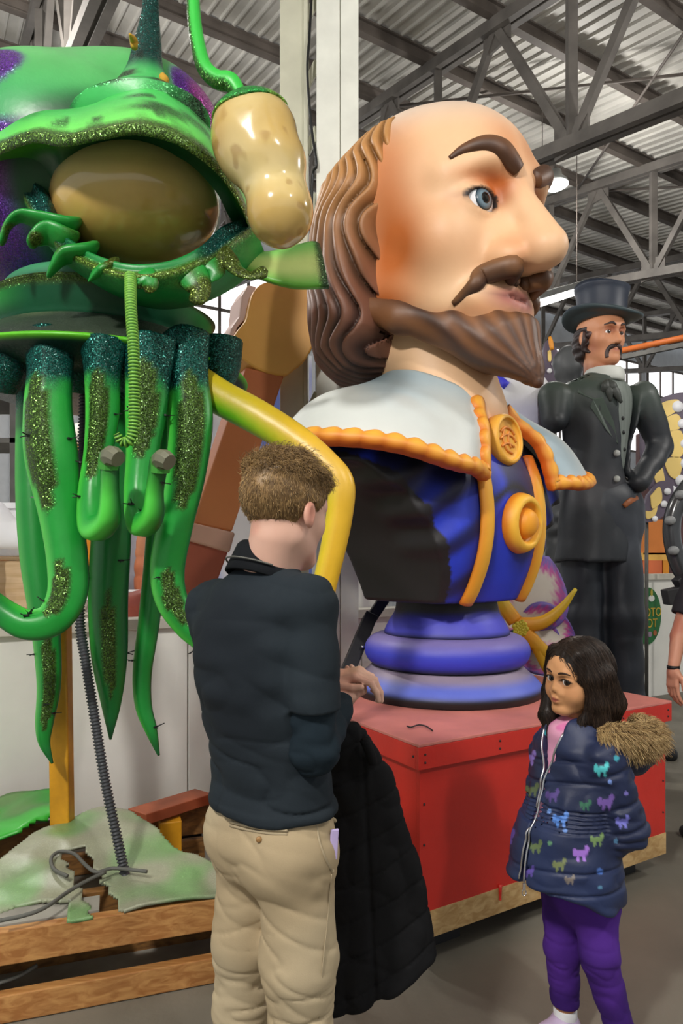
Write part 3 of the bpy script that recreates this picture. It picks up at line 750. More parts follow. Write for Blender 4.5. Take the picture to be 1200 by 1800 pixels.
def head_c(V, N):
    q = hq(V); a = q.copy(); a[:, 0] = np.abs(a[:, 0])
    c = lerp(SK1, SK3, sstep(0.2, 0.42, q[:, 2]) * 0.75)
    w = 0.8 * g3(a, (0.26, 0.10, -0.13), (0.15, 0.17, 0.12)) + 0.85 * g3(a, (0.31, 0.06, 0.12), (0.08, 0.14, 0.26)) + 0.5 * g3(a, (0.3, -0.02, -0.28), (0.1, 0.12, 0.14)) + 0.95 * g3(a, (0.07, 0.36, 0.035), (0.05, 0.06, 0.05)) + 0.8 * g3(a, (0.13, 0.33, 0.065), (0.11, 0.1, 0.028)) + 0.6 * g3(a, (0.075, 0.4, -0.19), (0.04, 0.1, 0.05)) + 0.55 * g3(a, (0.05, 0.37, 0.2), (0.08, 0.1, 0.09)) + 0.7 * g3(a, (0.28, 0.02, -0.3), (0.08, 0.14, 0.06)) + 0.6 * g3(a, (0.1, 0.3, -0.36), (0.16, 0.14, 0.035)) + 0.5 * sstep(-0.48, -0.6, q[:, 2]) * sstep(0.05, -0.2, q[:, 1]) + 0.35 * g3(a, (0.21, 0.27, -0.02), (0.05, 0.08, 0.035))
    c = lerp(c, SK2, np.clip(w + 0.12 * noise(V, 5, 2), 0, 1))
    c = lerp(c, srgb(150, 84, 48), np.clip(0.8 * g3(a, (0.2, 0.27, 0.0), (0.03, 0.08, 0.014)) + 0.5 * g3(a, (0.06, 0.36, 0.02), (0.022, 0.06, 0.04)), 0, 1))
    mz = HO['mouth_z']
    lip = np.clip(1.3 * g3(a, (0.0, 0.36, mz - 0.004), (0.125, 0.09, 0.046)) - 0.25, 0, 1)
    c = lerp(c, srgb(186, 118, 104), np.clip(lip * 1.6, 0, 1))
    c = lerp(c, srgb(96, 52, 50), np.clip(g3(a, (0.0, 0.37, mz - 0.0), (0.1, 0.07, 0.009)) * 0.8, 0, 1))
    # dark rim of the eye opening
    e = np.array((0.125, 0.285, 0.0)); r = HO['eye']
    el = np.sqrt(((a[:, 0] - e[0]) / (r * 1.0)) ** 2 + ((a[:, 2] + 0.004) / (r * HO['open'])) ** 2)
    c = lerp(c, srgb(36, 22, 18), np.clip(sstep(1.22, 1.02, el) * (a[:, 1] > 0.3) * (np.linalg.norm(a - e, axis=1) < r * 1.24) * np.where(q[:, 2] > -0.006, 1, 0.25), 0, 1))
    return c
head = sculpt('head', head_f, HC + [-0.72, -0.72, -1.05], HC + [0.8, 0.72, 0.72], 0.0125, 'paint', bust, head_c)
eye_parts((HC, HR, HK), 1, HO, head, (-0.12, 1.0, 0.0), (0.50, srgb(120, 144, 158), srgb(44, 60, 72)))
# brows
HB1, HB2 = srgb(84, 54, 36), srgb(140, 92, 56)
def on_head(x, z, fn, H, y0=0.9, lift=0.0):
    c, R, k = H; y = y0; best, by_ = 9.0, 0.0
    for _ in range(60):
        d = float(fn((c + R @ (np.array((x, y, z)) * k))[None])[0]) / k
        if d < 0.002: break
        if d < best: best, by_ = d, y
        y -= max(d, 0) * 0.7
        if y < -0.25: y = by_; break
    return c + R @ (np.array((x, y + lift, z)) * k)
for s in (-1, 1):
    xs = [(0.048, 0.094, 0.027), (0.075, 0.112, 0.034), (0.12, 0.14, 0.034), (0.17, 0.152, 0.027), (0.215, 0.14, 0.017), (0.25, 0.112, 0.007)]
    pts = [on_head(s * x, z, head_f, (HC, HR, HK)) for x, z, r in xs]
    V, F, t, an = tube(pts, [r * HK for _, _, r in xs], 14, 6, 0.75, ref=HR[:, 1])
    mk('eyebrow', V, F, 'paint', head, True, lerp(HB1 * 0.75, HB2 * 0.9, np.clip(0.25 + 0.4 * np.sin(an) + 0.25 * noise(V, 22), 0, 1)))
# moustache halves
for s in (-1, 1):
    xs = [(0.012, -0.262, 0.018), (0.04, -0.25, 0.03), (0.085, -0.238, 0.036), (0.13, -0.25, 0.034), (0.162, -0.288, 0.026), (0.178, -0.33, 0.009)]
    pts = [on_head(s * x, z, head_f, (HC, HR, HK), lift=0.006) for x, z, r in xs]
    V, F, t, an = tube(pts, [r * HK for _, _, r in xs], 16, 6, 0.8, ref=HR[:, 1])
    mk('moustache_half', V, F, 'paint', head, True, lerp(srgb(60, 38, 28), srgb(124, 84, 52), np.clip(0.3 + 0.5 * np.sin(an + .5) + 0.35 * noise(V, 16), 0, 1)))
# beard
def beard_g(q):
    """strand phase running from the ears to the pointed tip"""
    t = np.array((0.0, 0.47, -0.62)); r = q - t; r[:, 0] = np.abs(r[:, 0])
    return np.arctan2(r[:, 2], r[:, 0] * 0.75 - r[:, 1] * 0.75)
def beard_f(p):
    q = hq(p); a = q.copy(); a[:, 0] = np.abs(a[:, 0])
    hd = head_field(q, HO)
    d = chain(a, [np.array((0.275, -0.06, -0.275)), np.array((0.24, 0.06, -0.335)), np.array((0.14, 0.22, -0.39)), np.array((0.0, 0.33, -0.425))], [0.05, 0.048, 0.055, 0.085], 0.05)
    d = smin(d, ell(q, (0, 0.29, -0.435), (0.13, 0.12, 0.095)), 0.06)
    d = smin(d, cap(q, (0, 0.36, -0.45), (0, 0.47, -0.61), 0.095, 0.012), 0.08)
    d = smin(d, cap(a, (0.16, 0.16, -0.38), (0.0, 0.44, -0.56), 0.035, 0.02), 0.08)
    top = -0.345 - 0.02 * sstep(0.12, 0.05, a[:, 0]) + 0.10 * sstep(0.2, 0.31, a[:, 0])
    d = smax(d, q[:, 2] - top, 0.02)
    return (d + 0.0014 * np.sin(beard_g(q) * 34 + 5.0 * noise(p, 3.5)) + 0.003 * noise(p, 9)) * HK
def V_(p): return p
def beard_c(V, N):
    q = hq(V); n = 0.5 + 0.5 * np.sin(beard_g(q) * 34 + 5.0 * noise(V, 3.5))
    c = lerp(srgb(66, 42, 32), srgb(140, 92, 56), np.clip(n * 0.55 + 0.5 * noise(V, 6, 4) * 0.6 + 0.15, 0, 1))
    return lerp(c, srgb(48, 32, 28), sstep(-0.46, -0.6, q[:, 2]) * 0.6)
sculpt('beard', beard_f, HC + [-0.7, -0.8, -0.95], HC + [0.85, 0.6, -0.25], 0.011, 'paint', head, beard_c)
# hair: deep wavy locks around the back and sides
def hair_wave(q):
    ang = np.arctan2(np.abs(q[:, 0]), -q[:, 1] + 0.02)      # 0 at back, grows to the side and front
    ph = ang * 21.0 + 2.6 * np.sin(q[:, 2] * 13.5 + 0.9 + ang) + 0.8 * np.sin(q[:, 2] * 25 + ang * 5)
    return ph - 26 * (np.abs(q[:, 0]) - 0.4) * sstep(-0.25, 0.0, q[:, 1]), ang
def hair_f(p):
    q = hq(p); a = q.copy(); a[:, 0] = np.abs(a[:, 0]); z = q[:, 2]
    rz = np.array([(-0.53, 0.24, 0.25), (-0.48, 0.33, 0.36), (-0.4, 0.39, 0.43), (-0.27, 0.415, 0.46), (-0.1, 0.41, 0.475), (0.1, 0.39, 0.475), (0.25, 0.35, 0.45), (0.38, 0.27, 0.37), (0.47, 0.15, 0.23), (0.505, 0.03, 0.06)])
    ru = np.interp(z, rz[:, 0], rz[:, 1]); rv = np.interp(z, rz[:, 0], rz[:, 2])
    y = q[:, 1] + 0.05
    k0 = np.sqrt((a[:, 0] / ru) ** 2 + (y / rv) ** 2); d = (k0 - 1) * np.minimum(ru, rv)
    ph, ang = hair_wave(q)
    d = smax(smax(d, -0.52 - z, 0.06), z - 0.5, 0.03)
    # front boundary of the hair
    fr = np.interp(z, [-0.56, -0.47, -0.36, -0.2, 0.0, 0.15, 0.3, 0.42, 0.5], [-0.16, -0.08, -0.03, -0.03, 0.0, 0.04, 0.08, 0.08, 0.0])
    d = smax(d, q[:, 1] - fr, 0.09)
    d = d - 0.026 * np.sqrt(np.sin(ph) ** 2 + 0.03) * sstep(0.42, 0.25, z) * sstep(-0.54, -0.42, z) + 0.006
    # hollow under the nape, room for the neck
    return d * HK
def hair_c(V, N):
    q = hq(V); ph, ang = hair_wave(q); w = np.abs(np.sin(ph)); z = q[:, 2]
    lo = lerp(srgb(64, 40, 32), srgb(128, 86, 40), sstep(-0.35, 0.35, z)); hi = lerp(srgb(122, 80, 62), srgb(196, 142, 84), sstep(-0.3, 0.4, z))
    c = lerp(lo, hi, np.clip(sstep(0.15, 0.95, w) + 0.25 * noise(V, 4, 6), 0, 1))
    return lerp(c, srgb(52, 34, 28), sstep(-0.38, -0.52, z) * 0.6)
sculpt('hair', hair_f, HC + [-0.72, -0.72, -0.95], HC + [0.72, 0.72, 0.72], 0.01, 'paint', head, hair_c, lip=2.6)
# leaning black timber brace behind the bust
br = thing('timber_brace', 'black leaning timber brace bolted behind the bust pedestal', 'brace', P(640, 1165, 3.95))
mk('lower_arm', *beam(P(600, 1205, 3.45), P(650, 1085, 3.75), 0.07, 0.09, (0, 1, 0)), 'black_paint', br, False, bevel=0.004)
mk('upper_arm', *beam(P(640, 1105, 3.82), P(690, 1030, 3.95), 0.06, 0.08, (0, 1, 0)), 'black_paint', br, False, bevel=0.004)
mk('bolt', *lathe(P(637, 1137, 3.54), [(0.001, 0.006), (0.008, 0.006), (0.01, -0.004)], 8), 'chrome', br)
# ---------------------------------------------------------------- green alien plant float prop
PX, PY = -1.05, 3.0
plant = thing('plant_prop', 'green glittered one-eyed alien plant prop with hanging tentacles', 'parade prop', (PX + 0.1, PY - 0.1, 0.3))
GR, GRL, GRD = srgb(58, 176, 66), srgb(120, 214, 110), srgb(14, 78, 40)
TEAL, OLIVE, PUR, MAG = srgb(22, 92, 82), srgb(74, 104, 42), srgb(92, 44, 140), srgb(158, 62, 140)
def rgba(c, a):
    a = np.broadcast_to(np.asarray(a, float), (len(c),)); return np.concatenate([c, a[:, None]], 1)
def resample(pts, n, sub=10):
    c = catmull(pts, sub); d = np.concatenate([[0], np.cumsum(np.linalg.norm(np.diff(c[:, :3], axis=0), axis=1))])
    return np.stack([np.interp(np.linspace(0, d[-1], n), d, c[:, k]) for k in range(c.shape[1])], 1)
# bulb body
BOC = P(130, 345, 3.0)
def bulb_f(p): return smin(ell(p, BOC, (0.64, 0.60, 0.483)), ell(p, P(230, 232, 3.0), (0.40, 0.38, 0.25)), 0.08) + 0.008 * noise(p, 3)
def bulb_c(V, N):
    t = sstep(BOC[2] - 0.05, BOC[2] + 0.5, V[:, 2])
    c = lerp(srgb(46, 150, 84), srgb(112, 200, 112), t * 0.6 + 0.4 * sstep(-.5, .5, noise(V, 2.4, 2)))
    pu = np.zeros(len(V)); mg = np.zeros(len(V))
    for q, r in ((P(168, 88, 2.85), 0.17), (P(0, 180, 2.62), 0.2), (P(362, 195, 2.9), 0.17), (P(60, 95, 3.3), 0.2), (P(380, 300, 3.2), .2)):
        d = np.linalg.norm((V - q) * np.array([0.8, 0.6, 1.15]), axis=1) + 0.05 * noise(V, 5, 3)
        pu = np.maximum(pu, sstep(r, r - 0.02, d)); mg = np.maximum(mg, sstep(r * 0.7, r * 0.35, d))
    low = sstep(BOC[2] + 0.02, BOC[2] - 0.04, V[:, 2] + 0.06 * noise(V, 4, 5)); pu = np.maximum(pu, low)
    c = lerp(c, PUR, pu); c = lerp(c, MAG, mg * 0.8 * pu + 0.35 * low * sstep(0.1, .6, noise(V, 6, 8)))
    eye = sstep(0.5, 0.38, np.linalg.norm((V - P(240, 362, 2.62)) * np.array([1, .6, 1.2]), axis=1))
    c = lerp(c, GRD, eye); return rgba(c, np.clip(pu * 0.85, 0, 1) * (1 - eye))
sculpt('bulb_body', bulb_f, BOC - 0.75, BOC + 0.75, 0.02, 'paint_glitter', plant, bulb_c)
# crown stem
pts = PL([(272, -120, 2.74), (266, -40, 2.74), (264, 20, 2.72), (259, 75, 2.68), (254, 125, 2.62), (250, 170, 2.56), (246, 215, 2.5)])
V, F, t, an = tube(pts, np.array([10, 13, 16, 25, 34, 62, 118]) * 2.62 / 1200, 28, 10, 0.6)
bl = sstep(0.05, 0.3, noise(V * np.array([1, 1, .8]), 13, 4)) * sstep(0.62, 0.72, t)
c = lerp(srgb(16, 70, 64), srgb(70, 186, 96), np.maximum(sstep(0.62, 0.8, t), 0) * (1 - bl)); c = lerp(c, srgb(44, 62, 44), bl)
mk('crown_stem', V, F, 'paint_glitter', plant, True, rgba(c, np.clip(np.maximum(sstep(0.72, 0.6, t), bl), 0, 1)))
for a, b in (((236, 84, 2.56), (228, 60, 2.5)), ((284, 132, 2.5), (290, 152, 2.5))):
    mk('foam_break', *tube(PL([a, ((a[0] + b[0]) / 2 + 3, (a[1] + b[1]) / 2, a[2]), b]), [0.012, 0.016, 0.004], 8, 3)[:2], material('foam_yellow', srgb(196, 150, 50), 0.9) if 'foam_yellow' not in M else 'foam_yellow', plant)
# hood over the eye
n = 90
A = resample(PL([(-120, 250, 2.8), (-20, 215, 2.62), (60, 200, 2.52), (150, 188, 2.45), (205, 165, 2.47), (265, 150, 2.5), (320, 180, 2.48), (370, 230, 2.57), (410, 300, 2.7), (435, 370, 2.82)]), n)
B = resample(PL([(-140, 300, 2.6), (-30, 262, 2.4), (0, 250, 2.36), (60, 228, 2.28), (115, 234, 2.22), (180, 222, 2.18), (240, 213, 2.17), (300, 225, 2.18), (345, 250, 2.22), (390, 290, 2.32), (425, 345, 2.45), (448, 410, 2.62)]), n)
C = resample(PL([(-120, 430, 2.75), (-20, 372, 2.65), (60, 335, 2.56), (105, 312, 2.46), (160, 278, 2.42), (240, 258, 2.4), (320, 280, 2.42), (378, 335, 2.48), (405, 385, 2.55), (442, 425, 2.66)]), n)
rows, wr = [], []
for t in np.linspace(0, 1, 14): rows.append(A * (1 - t) + B * t + np.array([0, 0, 1]) * 0.03 * math.sin(math.pi * t)); wr.append(t)
dn = unit((0, -0.25, -1))
for t in (0.25, 0.5, 0.8, 1.0): rows.append(B + dn * 0.055 * t + np.array([0, -1, 0]) * 0.02 * math.sin(math.pi * t)); wr.append(1 + t * 0.5)
B2 = rows[-1]
for t in np.linspace(0.1, 1, 10): rows.append(B2 * (1 - t) + C * t + np.array([0, 0, 1]) * 0.05 * math.sin(math.pi * t)); wr.append(2 + t)
Gd = np.array(rows); V = Gd.reshape(-1, 3); w = np.repeat(wr, n)
c = lerp(lerp(srgb(70, 184, 86), srgb(106, 214, 90), sstep(0.5, 1, w)), srgb(84, 116, 52), sstep(0.93, 1.0, w + 0.05 * noise(V, 14)))
c = lerp(c, lerp(srgb(72, 150, 20), GRD, sstep(2.1, 2.75, w)), sstep(1.5, 2.05, w))
gl = sstep(0.93, 1.0, w + 0.05 * noise(V, 14)) * (1 - sstep(1.48, 2.05, w))
bl = sstep(0.08, 0.3, noise(V, 14, 4)) * sstep(0.98, 0.85, w) * np.exp(-((V[:, 0] - P(230, 0, 2.4)[0]) / 0.3) ** 2)
c = lerp(c, srgb(56, 72, 52), bl); hood = mk('eye_hood', V, grid_faces(len(rows), n), 'paint_glitter', plant, True, rgba(c, np.clip(np.maximum(gl, bl), 0, 1)))
# eye
EC = P(240, 362, 2.62); ER = frame(0); tilt = math.radians(-4)
V, F = lathe((0, 0, 0), [(math.sin(a), math.cos(a)) for a in np.linspace(0.02, math.pi - 0.02, 40)], 56)
V = V * np.array([0.315, 0.29, 0.213]); V = V @ np.array([[math.cos(tilt), 0, math.sin(tilt)], [0, 1, 0], [-math.sin(tilt), 0, math.cos(tilt)]]).T + EC
c = lerp(srgb(206, 168, 92), srgb(232, 214, 152), sstep(EC[2] - 0.12, EC[2] + 0.12, V[:, 2] + 0.05 * noise(V, 6))); c = lerp(c, srgb(178, 116, 40), sstep(EC[0] - 0.2, EC[0] - 0.3, V[:, 0]) * 0.7)
material('resin', vcol=True, rough=0.16, var=0.1, vscale=5, coat=0.5, bump=0.03, bscale=14)
mk('eyeball', V, F, 'resin', plant, True, c)
# lower lid
D = resample(PL([(55, 300, 2.55), (85, 345, 2.46), (100, 392, 2.43), (140, 432, 2.39), (190, 456, 2.36), (240, 466, 2.35), (300, 460, 2.37), (350, 436, 2.41), (390, 398, 2.47), (430, 388, 2.56)]), n)
E = resample(PL([(25, 325, 2.58), (50, 370, 2.5), (80, 418, 2.43), (125, 458, 2.37), (180, 484, 2.33), (240, 497, 2.32), (310, 490, 2.34), (370, 466, 2.39), (415, 436, 2.46), (455, 405, 2.57)]), n)
rows = [D + np.array([0, 0.08, 0.0]), D]
for t in np.linspace(0.15, 1, 8): rows.append(D * (1 - t) + E * t + np.array([0, -1, 0.1]) * (0.025 * math.sin(math.pi * t) + 0.012 * math.sin(3 * math.pi * t)))
rows += [E + np.array([0, 0.05, -0.02]), E + np.array([0, 0.3, 0.02])]
V = np.array(rows).reshape(-1, 3); xs = np.tile(np.linspace(0, 1, n), len(rows)); r = np.repeat(np.linspace(0, 1, len(rows)), n)
teal = sstep(0.42, 0.3, xs) * sstep(0.75, 0.6, r) + sstep(0.72, 0.8, xs) * sstep(0.75, 0.6, r)
c = lerp(lerp(srgb(24, 132, 60), srgb(92, 118, 42), sstep(0.35, 0.55, r) * sstep(0.85, 0.7, r)), TEAL * 0.6, np.clip(teal, 0, 1))
mk('lower_eyelid', V, grid_faces(len(rows), n), 'paint_glitter', plant, True, rgba(c, np.clip(sstep(0.35, 0.5, r) * sstep(0.9, 0.7, r) + teal, 0, 1) * 0.85))
def px_tube(name, pts, hw, mat='paint_glitter', n=14, sub=6, flat=0.6, colf=None, parent=None, ref=(0, -1, 0)):
    q = PL(pts); r = np.array([h * p[2] / 1200 for h, p in zip(hw, pts)])
    V, F, t, an = tube(q, r, n, sub, flat, ref)
    return mk(name, V, F, mat, parent or plant, True, colf(V, t, an))
def fr_c(V, t, an):
    g = sstep(-0.15, 0.25, noise(V, 16, 2)); return rgba(lerp(srgb(30, 140, 52), srgb(82, 98, 36), g), g * 0.9)
fr_lobes = (([(120, 400, 2.42), (70, 388, 2.4), (36, 380, 2.38), (14, 396, 2.37), (4, 424, 2.37)], [22, 20, 14, 10, 8]), ([(118, 425, 2.41), (84, 410, 2.38), (62, 420, 2.36), (54, 432, 2.36)], [22, 20, 14, 8]), ([(150, 445, 2.39), (112, 450, 2.36), (96, 468, 2.35), (86, 484, 2.35)], [24, 22, 15, 8]), ([(190, 470, 2.36), (170, 480, 2.34), (158, 492, 2.33)], [20, 16, 6]), ([(250, 486, 2.34), (262, 498, 2.32), (262, 512, 2.32)], [22, 16, 7]),
                ([(330, 474, 2.39), (345, 495, 2.37), (352, 512, 2.36), (345, 530, 2.35)], [26, 22, 16, 12]), ([(385, 440, 2.43), (402, 458, 2.4), (418, 476, 2.38), (440, 484, 2.37), (464, 478, 2.37)], [16, 14, 10, 8, 12]), ([(360, 455, 2.42), (378, 476, 2.39), (372, 492, 2.38)], [20, 16, 6]))
for pts, hw in fr_lobes:
    e = np.array(pts[-1]) + (np.array(pts[-1]) - np.array(pts[-2])) * 0.3; b_ = np.array(pts[0]) + [0, 0, 0.12]
    px_tube('fringe_lobe', [tuple(b_)] + pts + [tuple(e)], [h * 1.2 for h in [hw[0]] + hw] + [1], colf=fr_c, flat=0.42)
for pts, hw in (([(385, 430, 2.7), (425, 425, 2.68), (450, 418, 2.66)], [18, 16, 5]), ([(330, 510, 2.7), (352, 500, 2.66), (358, 490, 2.62)], [14, 12, 6])):
    px_tube('purple_petal', pts, hw, colf=lambda V, t, an: rgba(np.tile(PUR, (len(V), 1)), 0.8))
# side leaf
U = resample(PL([(400, 446, 2.75), (480, 440, 2.72), (545, 424, 2.7), (562, 428, 2.7)]), 24); Lw = resample(PL([(400, 452, 2.75), (440, 480, 2.66), (510, 502, 2.62), (578, 503, 2.62)]), 24)
Gd = np.array([U * (1 - t) + Lw * t + np.array([0, -1, 0]) * 0.015 * math.sin(math.pi * t) for t in np.linspace(0, 1, 12)])
V, F = shell(Gd, 0.02); xs = np.tile(np.tile(np.linspace(0, 1, 24), 12), 2); ys = np.tile(np.repeat(np.linspace(0, 1, 12), 24), 2)
c = lerp(lerp(srgb(120, 190, 90), srgb(200, 216, 130), sstep(0.05, 0.5, ys)), srgb(92, 170, 54), sstep(0.6, 1, ys)); ed = sstep(0.9, 0.97, xs); c = lerp(c, srgb(34, 62, 32), ed)
mk('side_leaf', V, F, 'paint_glitter', plant, True, rgba(c, ed * 0.6))
# hanging seed pod on its own stalk
px_tube('pod_stalk', [(330, -110, 2.3), (337, -40, 2.3), (341, 30, 2.28), (348, 80, 2.26), (360, 120, 2.24), (382, 140, 2.23), (405, 145, 2.22), (420, 165, 2.21), (430, 190, 2.2)], [10, 11, 12, 13, 14, 15, 16, 13, 12], n=18, flat=1, colf=lambda V, t, an: rgba(lerp(srgb(52, 186, 66), srgb(60, 92, 40), sstep(0.3, 0.8, np.sin(an))), sstep(0.3, 0.8, np.sin(an)) * 0.9))
k = 2.2 / 1200
def pod_f(p):
    d = ell(p, P(452, 240, 2.2), (72 * k, 66 * k, 72 * k)); d = smin(d, ell(p, P(470, 290, 2.2), (68 * k, 62 * k, 52 * k)), 0.05)
    d = smin(d, ell(p, P(492, 372, 2.2), (59 * k, 57 * k, 60 * k)), 0.07); d = smin(d, ell(p, P(412, 245, 2.2), (34 * k, 45 * k, 50 * k)), 0.06)
    return d + 0.003 * noise(p, 16)
def pod_c(V, N):
    c = lerp(srgb(192, 160, 92), srgb(214, 194, 138), sstep(-0.4, 0.5, noise(V, 7))); c = lerp(c, srgb(150, 112, 60), sstep(0.45, .75, noise(V, 30, 3)) * 0.5)
    return c
pod = sculpt('seed_pod', pod_f, P(340, 460, 2.2) - [0, 0.2, 0], P(580, 140, 2.2) + [0, 0.2, 0], 0.006, 'resin', plant, pod_c)
def capf(p): return smax(pod_f(p) - 0.007, -(p - P(430, 205, 2.2)) @ unit(P(452, 120, 2.2) - P(460, 250, 2.2) + np.array([-.03, 0, 0])) , 0.006)
sculpt('pod_cap', capf, P(340, 460, 2.2) - [0, 0.2, 0], P(580, 140, 2.2) + [0, 0.2, 0], 0.006, 'paint_glitter', pod, lambda V, N: rgba(lerp(srgb(40, 140, 60), srgb(120, 170, 70), sstep(-.3, .4, noise(V, 20))), 0.8))
# collars and disc
ctr = (PX, PY, 0)
V, F = lathe(ctr, catmull([(0.2, 2.56), (0.36, 2.57), (0.40, 2.61), (0.36, 2.66), (0.2, 2.68)], 6), 64); mk('neck_roll', V, F, 'paint', plant, True, lerp(srgb(16, 78, 58), srgb(70, 150, 104), sstep(2.58, 2.64, V[:, 2])))
V, F = lathe(ctr, catmull([(0.25, 2.42), (0.405, 2.425), (0.44, 2.46), (0.475, 2.53), (0.485, 2.545), (0.47, 2.555), (0.3, 2.57)], 6), 72)
V[:, 2] += 0.012 * np.sin(3 * np.arctan2(V[:, 1] - PY, V[:, 0] - PX)) * sstep(.4, .48, np.hypot(V[:, 0] - PX, V[:, 1] - PY))
rr = np.hypot(V[:, 0] - PX, V[:, 1] - PY); gl = sstep(2.525, 2.54, V[:, 2]); mk('collar_dish', V, F, 'paint_glitter', plant, True, rgba(lerp(lerp(srgb(12, 78, 48), srgb(40, 160, 56), sstep(2.44, 2.52, V[:, 2]) * sstep(-.6, .6, np.sin(2 * np.arctan2(V[:, 1] - PY, V[:, 0] - PX) + 1))), srgb(74, 100, 46), gl), gl * 0.8))
V, F = lathe(ctr, catmull([(0.2, 2.455), (0.42, 2.44), (0.5, 2.395), (0.58, 2.33), (0.618, 2.295)], 8), 80); mk('disc_top', V, F, 'paint_glitter', plant, True, rgba(lerp(srgb(56, 66, 54), srgb(104, 118, 84), sstep(0.1, .5, noise(V, 3.5))), 0.3))
V, F = lathe(ctr, catmull([(0.2, 2.2), (0.45, 2.215), (0.58, 2.26), (0.63, 2.285), (0.622, 2.3), (0.6, 2.305)], 8), 80); mk('disc_underside', V, F, 'paint_glitter', plant, True, rgba(lerp(srgb(10, 44, 38), srgb(96, 190, 40), sstep(2.272, 2.284, V[:, 2])), 0.4 * sstep(2.28, 2.26, V[:, 2])))
# tentacles
tie = None
def add_ties(par, V, n, count):
    global tie
    m = len(V) // n
    for _ in range(count):
        i = random.randint(int(m * 0.2), m - 6); j = random.randrange(n); p = V[i * n + j]; nrm = unit(p - V[i * n:(i + 1) * n].mean(0))
        if nrm[1] > 0.4: continue
        if tie is None:
            g = G(); g.add(*obox((0, 0, 0.004), (0.009, 0, 0), (0, 0.003, 0), (0, 0, 0.004))); g.add(*beam((0.004, 0, 0.004), (0.018, 0.004, 0.03), 0.003, 0.003)); g.add(*beam((-0.004, 0, 0.004), (-0.014, -0.006, 0.022), 0.0025, 0.0025))
            tie = g.mk('zip_tie', 'black_plastic'); o = tie; o.parent = None
        else:
            o = tie.copy(); COLL.objects.link(o); o.parent = None; o.matrix_parent_inverse = Matrix.Identity(4)
        o.location = tuple(p); o.rotation_euler = Vector(nrm).to_track_quat('Z', 'Y').to_euler(); s = random.uniform(0.7, 1.15); o.scale = (s, s, s)
        o.parent = par
def tentacle(pts, hw, patches, seed, light=0.0, ties=5, dark=0.0, n=22):
    q = PL(pts); r = np.array([h * p[2] / 1200 for h, p in zip(hw, pts)])
    V, F, t, an = tube(q, r, n, 9, 0.85)
    rid = 1 + 0.06 * np.cos(an * 4)
    m = len(V) // n; cen = V.reshape(m, n, 3).mean(1).repeat(n, 0); V = cen + (V - cen) * rid[:, None]
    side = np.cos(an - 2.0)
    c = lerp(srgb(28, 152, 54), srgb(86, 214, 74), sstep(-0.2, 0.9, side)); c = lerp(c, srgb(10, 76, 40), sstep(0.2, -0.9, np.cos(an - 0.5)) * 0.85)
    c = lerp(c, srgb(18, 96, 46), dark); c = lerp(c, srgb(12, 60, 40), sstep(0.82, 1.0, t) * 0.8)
    root = sstep(2.1, 2.17, V[:, 2] + 0.03 * noise(V, 20, seed)); c = lerp(c, TEAL * 0.8, root); g = root.copy()
    for (t0, t1, a0, aw) in patches:
        e = ((t - (t0 + t1) / 2) / ((t1 - t0) / 2)) ** 2 + (((an - a0 + np.pi) % (2 * np.pi) - np.pi) / aw) ** 2
        mk_ = sstep(1.08, 0.96, e + 0.12 * noise(V, 40, seed)); c = lerp(c, srgb(64, 92, 34), mk_); g = np.maximum(g, mk_)
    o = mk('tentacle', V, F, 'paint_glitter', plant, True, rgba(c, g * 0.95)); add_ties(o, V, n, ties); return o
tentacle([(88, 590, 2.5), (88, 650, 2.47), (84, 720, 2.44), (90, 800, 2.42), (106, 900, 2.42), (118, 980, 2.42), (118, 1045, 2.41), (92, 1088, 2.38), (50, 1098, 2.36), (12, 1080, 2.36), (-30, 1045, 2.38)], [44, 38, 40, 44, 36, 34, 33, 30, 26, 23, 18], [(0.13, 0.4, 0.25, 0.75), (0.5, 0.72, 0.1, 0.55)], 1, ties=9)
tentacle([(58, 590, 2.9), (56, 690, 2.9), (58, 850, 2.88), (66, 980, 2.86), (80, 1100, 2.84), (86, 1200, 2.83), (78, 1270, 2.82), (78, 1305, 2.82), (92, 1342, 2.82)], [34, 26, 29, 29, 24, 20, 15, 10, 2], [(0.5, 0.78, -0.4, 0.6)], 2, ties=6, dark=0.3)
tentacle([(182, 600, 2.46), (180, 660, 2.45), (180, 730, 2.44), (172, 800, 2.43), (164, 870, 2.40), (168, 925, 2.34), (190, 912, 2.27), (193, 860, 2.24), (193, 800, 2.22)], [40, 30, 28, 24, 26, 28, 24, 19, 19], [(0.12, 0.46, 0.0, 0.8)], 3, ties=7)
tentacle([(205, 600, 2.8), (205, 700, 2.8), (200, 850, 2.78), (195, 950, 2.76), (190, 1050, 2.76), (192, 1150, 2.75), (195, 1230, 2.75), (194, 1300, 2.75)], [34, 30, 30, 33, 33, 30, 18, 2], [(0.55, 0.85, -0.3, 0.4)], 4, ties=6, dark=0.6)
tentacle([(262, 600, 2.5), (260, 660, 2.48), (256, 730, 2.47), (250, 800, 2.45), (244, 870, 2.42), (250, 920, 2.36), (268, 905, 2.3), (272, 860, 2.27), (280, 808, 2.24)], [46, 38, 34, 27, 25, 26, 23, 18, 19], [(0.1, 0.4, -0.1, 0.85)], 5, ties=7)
tentacle([(300, 600, 2.86), (292, 760, 2.86), (276, 950, 2.84), (262, 1090, 2.82), (250, 1180, 2.82), (252, 1240, 2.82), (266, 1285, 2.82), (279, 1328, 2.82)], [26, 24, 19, 18, 16, 14, 10, 2], [], 6, ties=7, dark=0.35)
